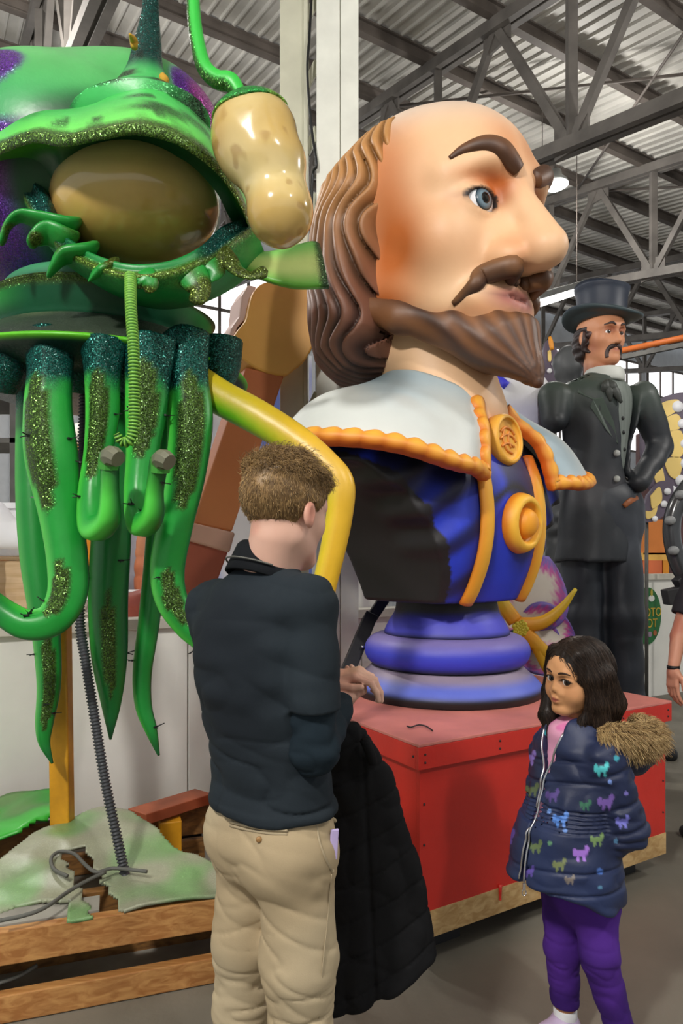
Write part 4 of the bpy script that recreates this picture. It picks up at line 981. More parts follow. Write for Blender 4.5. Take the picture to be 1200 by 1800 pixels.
tentacle([(326, 590, 2.6), (328, 660, 2.56), (334, 740, 2.53), (326, 830, 2.51), (308, 920, 2.5), (294, 1000, 2.5), (302, 1055, 2.5), (330, 1098, 2.5), (360, 1130, 2.5), (385, 1180, 2.5)], [40, 36, 38, 34, 30, 29, 27, 24, 20, 12], [(0.12, 0.42, -0.35, 0.75), (0.55, 0.78, -0.3, 0.6)], 7, ties=8)
# curled tips of the two hooks
for (x, y, Y) in ((193, 804, 2.2), (283, 810, 2.22)):
    V, F, t, an = tube(PL([(x - 2, y + 20, Y + .02), (x - 1, y + 4, Y + .01), (x + 4, y - 3, Y - 0.015), (x + 15, y + 3, Y - 0.03)]), [0.033, 0.034, 0.033, 0.027], 9, 3); mk('cut_end', V, F, 'paint', plant, False, lerp(srgb(70, 160, 60), srgb(112, 112, 92), sstep(0.35, 0.6, t)))
# far root knobs and yellow arm
for (x, Y) in ((10, 2.55), (140, 2.65), (228, 2.62), (385, 2.75)):
    px_tube('root_knob', [(x, 600, Y), (x, 650, Y), (x - 2, 690, Y + 0.02)], [42, 36, 20], flat=1, colf=lambda V, t, an: rgba(np.tile(TEAL * 0.7, (len(V), 1)), 0.9))
def arm_c(V, t, an):
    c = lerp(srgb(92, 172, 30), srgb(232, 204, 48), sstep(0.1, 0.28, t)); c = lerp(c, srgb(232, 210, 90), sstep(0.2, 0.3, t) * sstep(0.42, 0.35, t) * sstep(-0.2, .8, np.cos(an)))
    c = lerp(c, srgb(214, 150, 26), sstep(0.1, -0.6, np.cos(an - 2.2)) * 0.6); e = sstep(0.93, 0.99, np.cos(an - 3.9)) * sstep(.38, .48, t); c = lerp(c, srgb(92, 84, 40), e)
    return rgba(c, 0.25 * sstep(0.8, 1, t))
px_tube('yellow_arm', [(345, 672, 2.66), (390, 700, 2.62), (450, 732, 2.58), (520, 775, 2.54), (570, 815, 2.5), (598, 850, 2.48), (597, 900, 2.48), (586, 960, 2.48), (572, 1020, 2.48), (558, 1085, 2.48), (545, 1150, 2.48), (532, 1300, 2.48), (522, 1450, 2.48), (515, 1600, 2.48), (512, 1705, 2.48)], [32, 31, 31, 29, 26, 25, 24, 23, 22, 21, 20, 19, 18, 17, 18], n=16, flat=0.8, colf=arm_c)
px_tube('arm_leaf_tip', [(555, 1083, 2.45), (572, 1082, 2.43), (588, 1088, 2.42)], [8, 7, 2], colf=lambda V, t, an: rgba(np.tile(srgb(20, 84, 54), (len(V), 1)), 0.8))
# ribbed hoses
def hose(name, pts, hw, mat, parent, per=0.011, amp=0.16, n=14, col=None):
    q = resample(np.hstack([PL(pts), np.array([[h * p[2] / 1200] for h, p in zip(hw, pts)])]), 2); c = catmull(np.hstack([PL(pts), np.array([[h * p[2] / 1200] for h, p in zip(hw, pts)])]), 20)
    d = np.concatenate([[0], np.cumsum(np.linalg.norm(np.diff(c[:, :3], axis=0), axis=1))]); m = int(d[-1] / per * 4); s = np.linspace(0, d[-1], m)
    c = np.stack([np.interp(s, d, c[:, k]) for k in range(4)], 1); r = c[:, 3] * (1 + amp * np.where((np.arange(m) % 4) < 2, 1, -1))
    V, F, t, an = tube(c[:, :3], r, n, 1); return mk(name, V, F, mat, parent, True, None if col is None else lerp(col[0], col[1], np.tile((np.arange(m) % 4 < 2).astype(float), (n, 1)).T.ravel()))
hose('ribbed_vine', [(229, 485, 2.3), (230, 540, 2.24), (235, 620, 2.2), (236, 700, 2.2), (235, 750, 2.2), (228, 774, 2.2), (214, 776, 2.2), (205, 762, 2.19)], [9, 9, 9, 9, 9, 9, 8, 6], 'paint', plant, col=(srgb(40, 100, 24), srgb(130, 190, 70)))
hose('black_hose', [(150, 640, 2.75), (142, 900, 2.75), (140, 1080, 2.74), (150, 1160, 2.7), (166, 1260, 2.66), (184, 1370, 2.62), (203, 1460, 2.58), (216, 1520, 2.57), (226, 1566, 2.55)], [8] * 9, material('hose_grey', srgb(58, 60, 64), 0.5, var=0.05), plant, per=0.013)
# upright post
material('yellow_post', srgb(214, 152, 32), 0.4, glitter=0, var=0.25, vscale=7)
mk('post', *beam(P(110, 1474, 2.97), P(98, 640, 2.97), 0.085, 0.07, (0, 1, 0)), 'yellow_post', plant, False, bevel=0.008)

# ---------------------------------------------------------------- wooden float frame under the plant
FD = unit((0.949, 0.315, 0)); FN = np.array([-FD[1], FD[0], 0])
FA = np.array([-1.1, 2.2, 0.0])
fang = math.atan2(FD[1], FD[0])
material('pine', srgb(196, 144, 84), 0.6, wood=(fang, srgb(160, 104, 52), 1.3), var=0.12)
material('pine_dark', srgb(148, 104, 52), 0.65, wood=(fang, srgb(104, 70, 34), 1.0), var=0.15)
material('dusty_board', srgb(150, 146, 136), 0.8, var=0.2, vscale=8)
def FP(s, r, z): return FA + FD * s + FN * r + np.array([0, 0, z])
fr = thing('float_frame', 'pine timber float frame carrying the green plant', 'wooden frame', FP(0.1, 0.5, 0))
mk('front_rail', *obox(FP(0.05, 0.02, 0.245), FD * 0.95, FN * 0.02, (0, 0, 0.055)), 'pine', fr, False, bevel=0.004)
mk('bottom_rail', *obox(FP(0.05, 0.02, 0.048), FD * 0.95, FN * 0.02, (0, 0, 0.045)), 'pine', fr, False, bevel=0.004)
for r in (0.28, 1.05):
    mk('inner_rail', *obox(FP(0.05, r, 0.2), FD * 0.95, FN * 0.02, (0, 0, 0.07)), 'pine_dark', fr, False, bevel=0.004)
    mk('inner_rail', *obox(FP(0.05, r, 0.055), FD * 0.95, FN * 0.02, (0, 0, 0.05)), 'pine_dark', fr, False, bevel=0.004)
for s in (-0.85, 0.95):
    mk('side_rail', *obox(FP(s, 0.53, 0.23), FD * 0.02, FN * 0.49, (0, 0, 0.055)), 'pine_dark', fr, False, bevel=0.004)
    for r in (0.065, 1.0): mk('leg', *obox(FP(s + (0.06 if s < 0 else -0.06), r, 0.145), FD * 0.03, FN * 0.025, (0, 0, 0.14)), 'pine_dark', fr, False)
mk('floor_board', *obox(FP(0.05, 0.16, 0.012), FD * 0.9, FN * 0.1, (0, 0, 0.01)), 'dusty_board', fr, False)
mk('ledge_board', *obox(FP(-0.25, 0.1, 0.297), FD * 0.55, FN * 0.055, (0, 0, 0.006)), 'dusty_board', fr, False)
for s in (-0.55, -0.1, 0.0, 0.55): mk('nail_strap', *obox(FP(s, 0.255, 0.17), FD * 0.004, FN * 0.003, (0, 0, 0.05)), 'black_paint', fr, False)
mk('cross_block', *obox(FP(0.6, 0.9, 0.14), FD * 0.05, FN * 0.05, (0, 0, 0.135)), 'yellow_post', fr, False, bevel=0.005)
# dusty green turf sheet, holed, and a brighter second piece
def sheet_mesh(name, s0, s1, r0, r1, ns, nr, zf, keep, colf, par):
    S, R = np.meshgrid(np.linspace(s0, s1, ns), np.linspace(r0, r1, nr)); p = FA + S[..., None] * FD + R[..., None] * FN; p[..., 2] = zf(S, R, p.reshape(-1, 3)).reshape(S.shape)
    V = p.reshape(-1, 3); k = keep(S, R).ravel(); F = [f for f in grid_faces(nr, ns) if k[list(f)].all()]
    o = mk(name, V, F, 'paint_glitter', par, True, colf(V)); so = o.modifiers.new('thickness', 'SOLIDIFY'); so.thickness = 0.012; so.offset = -1; return o
def zf(S, R, p): return (0.315 + 0.07 * np.exp(-((S - 0.35) / 0.35) ** 2 - ((R - 0.75) / 0.35) ** 2) + 0.03 * np.exp(-((S + 0.1) / 0.3) ** 2 - ((R - .6) / .25) ** 2)).ravel() + 0.012 * noise(p, 9) - 0.01 * sstep(0.9, 1.1, R.ravel())
def keep(S, R):
    slot = (np.abs(S - (0.2 + 0.13 * (1 - R / 0.46)) + 0.008 * np.sin(R * 60)) < 0.042) & (R < 0.48) & (R > -0.01)
    tear = (S < 0.2) & (R < 0.13 + 0.02 * np.sin(S * 23)); back = R > np.interp(S, [-0.3, -0.06, 0.056, 0.18, 0.344, 0.486, 0.625, 0.75, 1.0], [0.34, 0.5, 0.7, 0.82, 0.88, 0.64, 0.38, 0.24, 0.2]) + 0.012 * np.sin(S * 31)
    return ~(slot | tear | back)
def turf_c(V):
    d = sstep(-0.5, 0.4, noise(V, 7)) * 0.75 + 0.15; c = lerp(srgb(104, 164, 88), srgb(156, 158, 134), np.clip(d + 0.15, 0, 1)); c = lerp(c, srgb(96, 100, 78), sstep(0.35, 0.7, noise(V, 4, 9)) * 0.5)
    return rgba(c, 0.12 * np.ones(len(V)))
sheet_mesh('turf_sheet', -0.85, 1.0, 0.0, 1.1, 230, 140, zf, keep, turf_c, fr)
sheet_mesh('green_sheet', -0.85, 0.12, 0.78, 1.25, 40, 20, lambda S, R, p: 0.34 + 0.06 * np.sin(S * 5).ravel() * 0.4 + 0.02 * noise(p, 8) + 0.05 * (R.ravel() - .78), lambda S, R: R > 0.8 + 0.08 * np.sin(S * 9), lambda V: rgba(lerp(srgb(52, 170, 50), srgb(110, 150, 90), sstep(0, .6, noise(V, 6))), 0), fr)
for nm, a, b, w, h, m in (('loose_plank', P(240, 1436, 3.12), P(358, 1399, 3.46), 0.13, 0.05, material('red_pine', srgb(160, 84, 52), 0.6, var=0.2)),):
    lp = tag(mk(nm, *beam(a, b, w, h), m, None, False, bevel=0.004), 'reddish loose plank lying tilted behind the plant base', 'plank')
bl = thing('scrap_blocks', 'dark scrap timber blocks stacked behind the plant base', 'timber scrap', P(330, 1500, 3.4))
mk('black_block', *obox((P(340, 1437, 3.72)[0], 3.72, 0.06), FD * 0.12, FN * 0.05, (0, 0, 0.06)), 'black_paint', bl, False, bevel=0.004)
mk('pale_block', *obox((P(392, 1480, 3.5)[0], 3.5, 0.06), FD * 0.1, FN * 0.08, (0, 0, 0.06)), 'dusty_board', bl, False, bevel=0.004)
material('cable_grey', srgb(92, 92, 86), 0.6)
def onto(pts): return [P(x, y, 1.17 * 1200 / (y - 985)) + np.array([0, 0, 0.025]) for x, y in pts]
V, F = tube(onto([(0, 1632), (45, 1622), (80, 1608), (120, 1580), (150, 1562), (185, 1545)]), 0.007, 8, 6)[:2]; tag(mk('grey_cable', V, F, 'cable_grey'), 'grey cable trailing off the left front of the plant base', 'cable')
V, F = tube(onto([(118, 1552), (95, 1540), (90, 1520), (105, 1508), (130, 1512), (150, 1532), (170, 1545), (200, 1538), (258, 1544)]), 0.007, 8, 6)[:2]; tag(mk('grey_cable', V, F, 'cable_grey'), 'looped grey cable beside the slot in the turf', 'cable')
V, F = tube([FP(-0.35, 0.1, 0.1), FP(-0.25, 0.06, 0.105), FP(-0.1, 0.05, 0.104), FP(0.03, 0.07, 0.107), FP(0.1, 0.1, 0.12)], 0.007, 8, 6)[:2]; tag(mk('grey_cable', V, F, 'cable_grey'), 'short grey cable resting on the lower pine rail', 'cable')
# ---------------------------------------------------------------- people
def xy(px, Y): return (px - 600) / 1200 * Y
def hand_parts(p, wrist, *a, **k):
    kk = a[3] if len(a) > 3 else 1.0
    return near(p, wrist, 0.34 * kk, lambda q: hand_parts_(q, wrist, *a, **k))
def hand_parts_(p, wrist, fwd, palmn, side, k=1.0, curl=(0.25, 0.55, 0.4), thumb_in=0.3, spread=0.1, fingers=None):
    """hand distance: wrist point, fwd direction of the palm, palmn = direction the palm faces, side = direction of the thumb"""
    fwd, palmn = unit(fwd), np.asarray(palmn, float); palmn = unit(palmn - fwd * (palmn @ fwd)); sd = np.cross(fwd, palmn); sd = sd * np.sign(sd @ side)
    R = np.stack([sd, fwd, palmn], 1)
    d = rbox(p, wrist + fwd * 0.048 * k, (0.039 * k, 0.048 * k, 0.0135 * k), R, 0.013 * k)
    d = smin(d, cap(p, wrist - fwd * 0.03 * k, wrist + fwd * 0.02 * k, 0.024 * k, 0.025 * k), 0.02 * k)
    L = (0.044, 0.048, 0.045, 0.036)
    for i in range(4):
        x = (0.029 - i * 0.0193) * k; b = wrist + fwd * (0.09 - 0.004 * abs(i - 1.3)) * k + sd * x; a = 0.0; pts = [b]; r = [0.0098, 0.0088, 0.0082, 0.0068]
        dirx = unit(fwd + sd * spread * (1.5 - i) * 0.25)
        for j in range(3):
            a += curl[j] * (1 + 0.08 * i); s_ = L[i] * (1.0, 0.66, 0.5)[j] * k
            pts.append(pts[-1] + (dirx * math.cos(a) + palmn * math.sin(a)) * s_)
        d = smin(d, chain(p, pts, [v * k for v in r], 0.003 * k), 0.007 * k)
        if fingers is not None: fingers.append((pts[-1], unit(pts[-1] - pts[-2]), unit(np.cross(np.cross(pts[-1] - pts[-2], palmn), pts[-1] - pts[-2]))))
    t0 = wrist + fwd * 0.022 * k + sd * 0.03 * k; t1 = t0 + (fwd * 0.6 + sd * (0.75 - thumb_in) + palmn * thumb_in) * 0.042 * k; t2 = t1 + (fwd * 0.85 + sd * (0.3 - thumb_in) + palmn * thumb_in) * 0.034 * k; t3 = t2 + (fwd * 0.95 - sd * thumb_in * 0.4 + palmn * thumb_in * 0.5) * 0.026 * k
    d = smin(d, chain(p, [t0, t1, t2, t3], [0.015 * k, 0.012 * k, 0.0105 * k, 0.008 * k], 0.004 * k), 0.012 * k)
    return d
def folds(p, s, a, seed=0):
    return a * (np.abs(noise(p * np.array([1, 1, 2.2]), s, seed)) ** 0.8) + a * 0.5 * noise(p * np.array([1, 1, 1.8]), s * 2.1, seed + 3)

# ================= man in dark polo
mR = frame(132)
man = thing('person', 'man in dark polo and khaki trousers seen from behind, hands clasped', 'person', (xy(480, 1.58), 1.58, 0))
nb = P(468, 1002, 1.58); shR, shL = P(540, 1064, 1.46), P(372, 1068, 1.72)
elR, wrR = P(552, 1316, 1.45), P(600, 1232, 1.66)
elL, wrL = np.array([-0.30, 1.84, 1.12]), P(578, 1194, 1.72)
hL, kL, aL = np.array([-0.212, 1.64, 0.84]), np.array([-0.24, 1.66, 0.42]), np.array([-0.245, 1.68, 0.08])
hR, kR, aR = np.array([-0.10, 1.52, 0.84]), np.array([-0.092, 1.52, 0.45]), np.array([-0.09, 1.55, 0.08])
mC, mHR, mK = P(503, 902, 1.57), frame(141, -6), 0.247
MO = dict(ear=1, w=0.96, nose_len=0.46, nose_r=0.04, brow=0.035)
def man_head(p): return near(p, mC, 0.3, lambda p: head_field(((p - mC) @ mHR) / mK, MO) * mK)
mfing = []
def man_body(p):
    d = man_head(p)
    d = smin(d, cap(p, mC + mHR @ np.array((0, -0.12, -0.25)) * mK, nb + np.array([0, 0, -0.06]), 0.058, 0.068), 0.03)
    d = smin(d, chain(p, [nb + np.array([0, 0, -0.08]), np.array([xy(455, 1.58), 1.58, 1.2]), np.array([xy(478, 1.58), 1.58, 0.9])], [0.07, 0.08, 0.08]), 0.02)
    for a, b, c in ((shR, elR, wrR), (shL, elL, wrL)):
        d = smin(d, chain(p, [nb - np.array([0, 0, 0.1]), a, b, c], [0.05, 0.045, 0.034, 0.024], 0.01), 0.01)
    for a, b, c in ((hL, kL, aL), (hR, kR, aR)):
        d = smin(d, chain(p, [np.array([xy(478, 1.58), 1.58, 0.9]), a, b, c], [0.07, 0.07, 0.05, 0.036], 0.01), 0.01)
    # left hand laid over the right wrist
    fw = unit(P(622, 1186, 1.70) - wrL)
    d = smin(d, hand_parts(p, wrL, fw, np.array([0.3, 0.1, -1.0]), np.array([0.2, -1.0, 0.1]), 0.92, (0.55, 0.7, 0.35), 0.25, fingers=mfing if not mfing else None), 0.004)
    d = smin(d, hand_parts(p, wrR, unit(P(628, 1218, 1.74) - wrR), np.array([-0.3, 0.4, 0.8]), np.array([-0.6, 0.2, 0.8]), 0.9, (0.5, 0.7, 0.5), 0.2), 0.004)
    return d
MSK = srgb(214, 170, 150)
def man_c(V, N):
    c = lerp(MSK, srgb(200, 138, 118), sstep(0.2, 0.6, noise(V, 14)) * 0.5)
    q = ((V - mC) @ mHR) / mK; ear = np.exp(-(((np.abs(q[:, 0]) - 0.36) / 0.05) ** 2 + ((q[:, 1] + 0.04) / 0.08) ** 2 + ((q[:, 2] + 0.03) / 0.13) ** 2)); c = lerp(c, srgb(206, 122, 100), ear * 0.7)
    return c
mbody = sculpt('body', man_body, (-0.55, 1.3, -0.02), (0.2, 2.05, 1.78), 0.0042, 'skin', man, man_c, 4)
# finger nails
for (tip, dr, up) in mfing:
    V, F = lathe((0, 0, 0), [(0.0005, 0.0012), (0.0035, 0.001), (0.0045, 0)], 10); n = -up; a = unit(np.cross(n, dr)); b = np.cross(n, a)
    mk('fingernail', V[:, :1] * a + V[:, 1:2] * b * 1.2 + V[:, 2:3] * n + tip - dr * 0.001 + n * 0.0066, F, 'skin', mbody, True, srgb(232, 196, 186))
# hair
def man_hair(p):
    q = ((p - mC) @ mHR) / mK; hd = head_field(q, dict(MO, ear=None))
    top = sstep(0.2, 0.36, q[:, 2] + 0.12 * q[:, 1]); d = hd - 0.02 - 0.045 * top - 0.034 * noise(p, 46) * top - 0.003 * noise(p, 120)
    line = np.interp(q[:, 1], [-0.5, -0.25, -0.12, -0.05, 0.02, 0.1, 0.16, 0.24, 0.34, 0.5], [-0.25, -0.24, -0.12, 0.07, 0.09, 0.02, 0.08, 0.2, 0.31, 0.36])
    return smax(d, line - q[:, 2], 0.02) * mK
V, F, N = nets(man_hair, mC - 0.18, mC + 0.2, 0.0042)
HD, HL_ = srgb(104, 80, 50), srgb(190, 156, 104)
q = ((V - mC) @ mHR) / mK
hobj = mk('hair', V, F, 'hair_v', mbody, True, lerp(HD, srgb(140, 110, 70), sstep(-0.4, 0.5, noise(V, 60))))
pt, nm = on_mesh(V, F, N, 9000); qq = ((pt - mC) @ mHR) / mK; tp = sstep(0.22, 0.36, qq[:, 2] + 0.12 * qq[:, 1])
down = np.array([0, 0, -1.0]) - nm * (nm @ np.array([0, 0, -1.0]))[:, None]
fw = mHR[:, 1] - nm * (nm @ mHR[:, 1])[:, None]
K = 6; ln = 0.007 + 0.020 * tp * rng.random(len(pt)); ph = rng.random(len(pt)) * 6.28; s = np.linspace(0, 1, K)
C = pt[:, None] + s[None, :, None] * ln[:, None, None] * (nm * (0.18 + 0.3 * tp)[:, None] + down * (0.9 * (1 - tp))[:, None] + fw * (0.35 * tp)[:, None] + rng.normal(0, 0.25, pt.shape))[:, None]
cu = 0.006 * tp[:, None] * np.sin(s[None] * 6 + ph[:, None]); cv = 0.006 * tp[:, None] * np.cos(s[None] * 6 + ph[:, None])
C[:, :, 0] += cu; C[:, :, 2] += cv
strands('hair_strands', C, np.linspace(0.0008, 0.0003, K), 'hair_v', hobj, lerp(HD, HL_, rng.random(len(pt)) ** 1.3))
# polo shirt
def lvl(rows, Y): return [(z, xy(px, Y), Y, ru, rv) for z, px, ru, rv in rows]
SH = lvl([(1.485, 470, 0.075, 0.07), (1.455, 462, 0.12, 0.085), (1.42, 455, 0.165, 0.1), (1.35, 450, 0.19, 0.118), (1.24, 452, 0.19, 0.128), (1.12, 462, 0.176, 0.122), (1.02, 472, 0.17, 0.12), (0.94, 480, 0.178, 0.13)], 1.58)
ARMJ = shR + (elR - shR) * 0.74; ARML = shL + (elL - shL) * 0.74
def polo_f(p):
    d = loft(p, SH, mR, 0.012)
    for a, b in ((shR, ARMJ), (shL, ARML)):
        d = smin(d, cap(p, a + (nb - a) * 0.15, a, 0.06, 0.066), 0.05)
        ax = unit(b - a); s = cap(p, a, b + ax * 0.05, 0.066, 0.064); s = smax(s, (p - b) @ ax, 0.005); d = smin(d, s, 0.013)
    z = p[:, 2]
    wa = sstep(1.2, 1.02, z)
    d = d - folds(p, 7, 0.010, 1) * 0.75 + 0.004 - crease(p * np.array([0.8, 0.8, 3.2]), 9, 0.007, 2) * wa - crease(p * np.array([0.7, 0.7, 1.6]) + p[:, [2, 2, 0]] * 0.5, 6, 0.003, 5)
    # hem band
    d = d - 0.003 * sstep(0.965, 0.955, z)
    return d
PN = srgb(26, 32, 38)
sculpt('polo_shirt', polo_f, (-0.5, 1.3, 0.86), (0.12, 1.98, 1.52), 0.0052, 'cloth_v', man, lambda V, N: lerp(PN, srgb(36, 44, 50), sstep(-0.4, 0.5, noise(V, 4))), 3)
def sleeve_f(p):
    d = None
    for a, b, c in ((ARMJ - (elR - shR) * 0.1, elR, wrR), (ARML - (elL - shL) * 0.1, elL, wrL)):
        e = unit(c - b); s = chain(p, [a, b, c - e * 0.01], [0.05, 0.05, 0.034], 0.02); s = smax(s, (p - (c - e * 0.012)) @ e, 0.004)
        d = s if d is None else np.minimum(d, s)
    return d - folds(p, 13, 0.008, 4) + 0.002
sculpt('long_sleeves', sleeve_f, (-0.45, 1.34, 1.0), (0.1, 1.98, 1.34), 0.0045, 'cloth_v', man, lambda V, N: np.tile(srgb(24, 36, 44), (len(V), 1)), 3)
# folded collar
aa = np.linspace(-0.5, 2 * math.pi - 2.64, 50); rows = []
for (r, z) in ((0.064, 0.012), (0.062, 0.04), (0.066, 0.05), (0.074, 0.044), (0.09, 0.012), (0.102, -0.012), (0.098, -0.016), (0.086, 0.006)):
    ang = np.linspace(math.pi / 2 + 0.25, math.pi / 2 + 2 * math.pi - 0.25, 60)
    pts = nb + (np.cos(ang)[:, None] * mR[:, 0] + np.sin(ang)[:, None] * mR[:, 1]) * r + np.stack([0 * ang, 0 * ang, z - 0.04 * np.sin(ang) - 0.02], 1) + mR[:, 1] * 0.008
    rows.append(pts)
Vc = np.array(rows).reshape(-1, 3); mk('polo_collar', Vc, grid_faces(len(rows), 60), 'cloth_v', man, True, np.tile(srgb(17, 20, 24), (len(Vc), 1)))
ang = np.linspace(math.pi * 1.15, math.pi * 1.95, 24); V, F = tube(nb + (np.cos(ang)[:, None] * mR[:, 0] + np.sin(ang)[:, None] * mR[:, 1]) * 0.092 + np.stack([0 * ang, 0 * ang, 0.006 - 0.035 * np.sin(ang) - 0.01], 1), 0.0022, 6, 1)[:2]
mk('lanyard_cord', V, F, 'cable_grey', man)
# trousers
TR = lvl([(1.0, 476, 0.145, 0.1), (0.95, 478, 0.156, 0.108), (0.91, 480, 0.168, 0.119), (0.86, 482, 0.172, 0.122), (0.8, 482, 0.16, 0.11), (0.76, 482, 0.12, 0.09)], 1.58)
def trou_f(p):
    d = loft(p, TR, mR, 0.02)
    for h_, k_, a_ in ((hL, kL, aL), (hR, kR, aR)):
        d = smin(d, ell(p, h_ - mR[:, 1] * 0.045 + np.array([0, 0, 0.02]), (0.085, 0.075, 0.09), mR), 0.05)
        l = chain(p, [h_, k_ + (h_ - k_) * 0.4, k_, k_ + (a_ - k_) * 0.6, a_ + np.array([0, 0, -0.03])], [0.088, 0.084, 0.07, 0.068, 0.07], 0.03); d = smin(d, l, 0.035)
    z = p[:, 2]; d = smax(d, 0.04 - z, 0.008)
    wr = sstep(0.66, 0.5, z)
    d = d - folds(p * np.array([1, 1, 0.7]), 6, 0.005, 7) + 0.003 - crease(p * np.array([0.5, 0.5, 2.2]), 15, 0.006, 5) * wr - crease(p * np.array([0.6, 0.6, 1.5]) + p[:, [2, 2, 0]] * 0.7, 12, 0.004, 9) - crease(p * np.array([0.6, 0.6, 1.5]) - p[:, [2, 2, 0]] * 0.5, 10, 0.003, 12)
    return d
KH = srgb(184, 167, 137)
trou = sculpt('khaki_trousers', trou_f, (-0.42, 1.3, 0.0), (0.08, 1.9, 1.03), 0.0055, 'cloth_v', man, lambda V, N: lerp(KH, srgb(168, 146, 112), sstep(-0.2, 0.5, noise(V, 6)) * 0.5), 3)
def on_cam(px, py, fn, y0, y1=3.0, lift=0.0):
    """first surface of fn met along the sight line"""
    o = np.array([0, 0, CAMZ]); d = P(px, py, 1.0) - o; t = y0; n = np.linalg.norm(d)
    for _ in range(120):
        v = float(fn((o + d * t)[None])[0])
        if v < 0.0006: break
        t += max(v * 0.6, 0.0004) / n
        if t > y1: break
    return o + d * (t - lift)
pw = [on_cam(x, y, trou_f, 1.25, lift=0.001) for x, y in ((405, 1448), (430, 1454), (455, 1459), (480, 1462), (505, 1463))]
for dz in (0.004, -0.004): mk('pocket_welt', *tube([p + np.array([0, 0, dz]) for p in pw], 0.0035, 6, 4)[:2], 'cloth_v', trou, True, np.tile(KH * (1.0 if dz > 0 else 0.8), (500, 1))[:len(tube([p for p in pw], 0.0035, 6, 4)[0])])
bt = on_cam(455, 1476, trou_f, 1.25, lift=0.002); V, F = lathe((0, 0, 0), [(0.001, 0.003), (0.005, 0.003), (0.0065, 0.001), (0.0065, -0.002)], 14); mk('pocket_button', V[:, [0, 2, 1]] * np.array([1, -1, 1]) + bt, F, 'paint', trou, True, srgb(150, 112, 66))
sp = [on_cam(x, y, trou_f, 1.25, lift=0.0015) for x, y in ((556, 1440), (560, 1475), (570, 1505), (582, 1530))]; V = tube(sp, 0.003, 6, 4); mk('pocket_seam', V[0], V[1], 'cloth_v', trou, True, KH * 0.85)
sp2 = [on_cam(x, y, trou_f, 1.25, lift=0.0015) for x, y in ((586, 1440), (598, 1455), (603, 1490), (598, 1522), (584, 1531))]; V = tube(sp2, 0.0045, 6, 4); mk('pocket_opening', V[0], V[1], 'cloth_v', trou, True, KH * 0.95)
ss = [on_cam(x, y, trou_f, 1.25, lift=0.0008) for x, y in ((582, 1536), (578, 1590), (572, 1650), (566, 1710), (560, 1790))]; V = tube(ss, 0.0018, 6, 4); mk('side_seam', V[0], V[1], 'cloth_v', trou, True, KH * 0.8)
ph = on_cam(584, 1482, trou_f, 1.25); tag(mk('phone', *obox(ph + np.array([0.003, 0.002, -0.004]), (0.009, 0.003, 0), (-0.001, 0.003, 0), (0.002, 0, 0.034)), material('phone_lilac', srgb(186, 170, 214), 0.3), None, False, bevel=0.003), 'lilac phone peeking out of the khaki trouser pocket', 'phone')
for a in (aL, aR):
    f = lambda p, a=a: smax(smin(ell(p, a + mR[:, 1] * 0.07 + np.array([0, 0, -0.035]), (0.048, 0.145, 0.06), mR), cap(p, a + np.array([0, 0, -0.02]), a + np.array([0, 0, 0.03]), 0.05), 0.03), -p[:, 2], 0.004)
    sculpt('shoe', f, a - [0.25, 0.25, 0.12], a + [0.25, 0.3, 0.12], 0.008, 'paint', man, np.array([*srgb(40, 34, 30), 0]))

# ================= black quilted coat over the man's arm
def coat_lv():
    r = []
    for y, px, hw, Y, rv in ((1262, 604, 22, 1.72, 0.03), (1300, 616, 42, 1.74, 0.045), (1360, 634, 56, 1.77, 0.05), (1440, 646, 68, 1.79, 0.055), (1560, 662, 86, 1.8, 0.06), (1660, 668, 100, 1.8, 0.066), (1740, 668, 108, 1.8, 0.07), (1800, 664, 108, 1.8, 0.07)):
        q = P(px, y, Y); r.append((q[2], q[0], q[1], hw * Y / 1200, rv))
    return r
CLV = coat_lv(); cRm = frame(200)
def coat_uv(p): return 600 + p[:, 0] / p[:, 1] * 1200, HORIZON - (p[:, 2] - CAMZ) / p[:, 1] * 1200
def coat_f(p):
    d = loft(p, CLV, frame(184), 0.02)
    x, z = p[:, 0], p[:, 2]
    bot = 0.33 + 0.42 * (x - 0.02)
    d = smax(d, bot - z, 0.03)
    s = (z - 0.52 * x) / 0.093; fr_ = np.abs(s - np.round(s))
    d = d + 0.004 * np.exp(-(fr_ / 0.05) ** 2) - 0.001 * np.cos(2 * np.pi * (s - 0.5)) - crease(p * np.array([1.2, 1, 1.2]), 9, 0.004, 8) - folds(p * np.array([1.6, 1, 0.6]), 8, 0.012, 11) + 0.006
    d = d + 0.006 * np.exp(-((x - (0.06 + (0.9 - z) * 0.05)) / 0.006) ** 2)
    return d
coat = sculpt('quilted_coat', coat_f, (-0.2, 1.6, 0.18), (0.36, 2.0, 1.3), 0.006, 'cloth_v', None, lambda V, N: np.tile(srgb(19, 19, 21), (len(V), 1)), 3)
tag(coat, 'long black quilted coat draped over the man\'s forearm', 'coat')
V = tube([P(640, 1300, 1.68), P(652, 1328, 1.69), P(655, 1340, 1.70)], 0.012, 8, 4); mk('coat_cuff', V[0], V[1], 'cloth_v', coat, True, srgb(15, 15, 17))

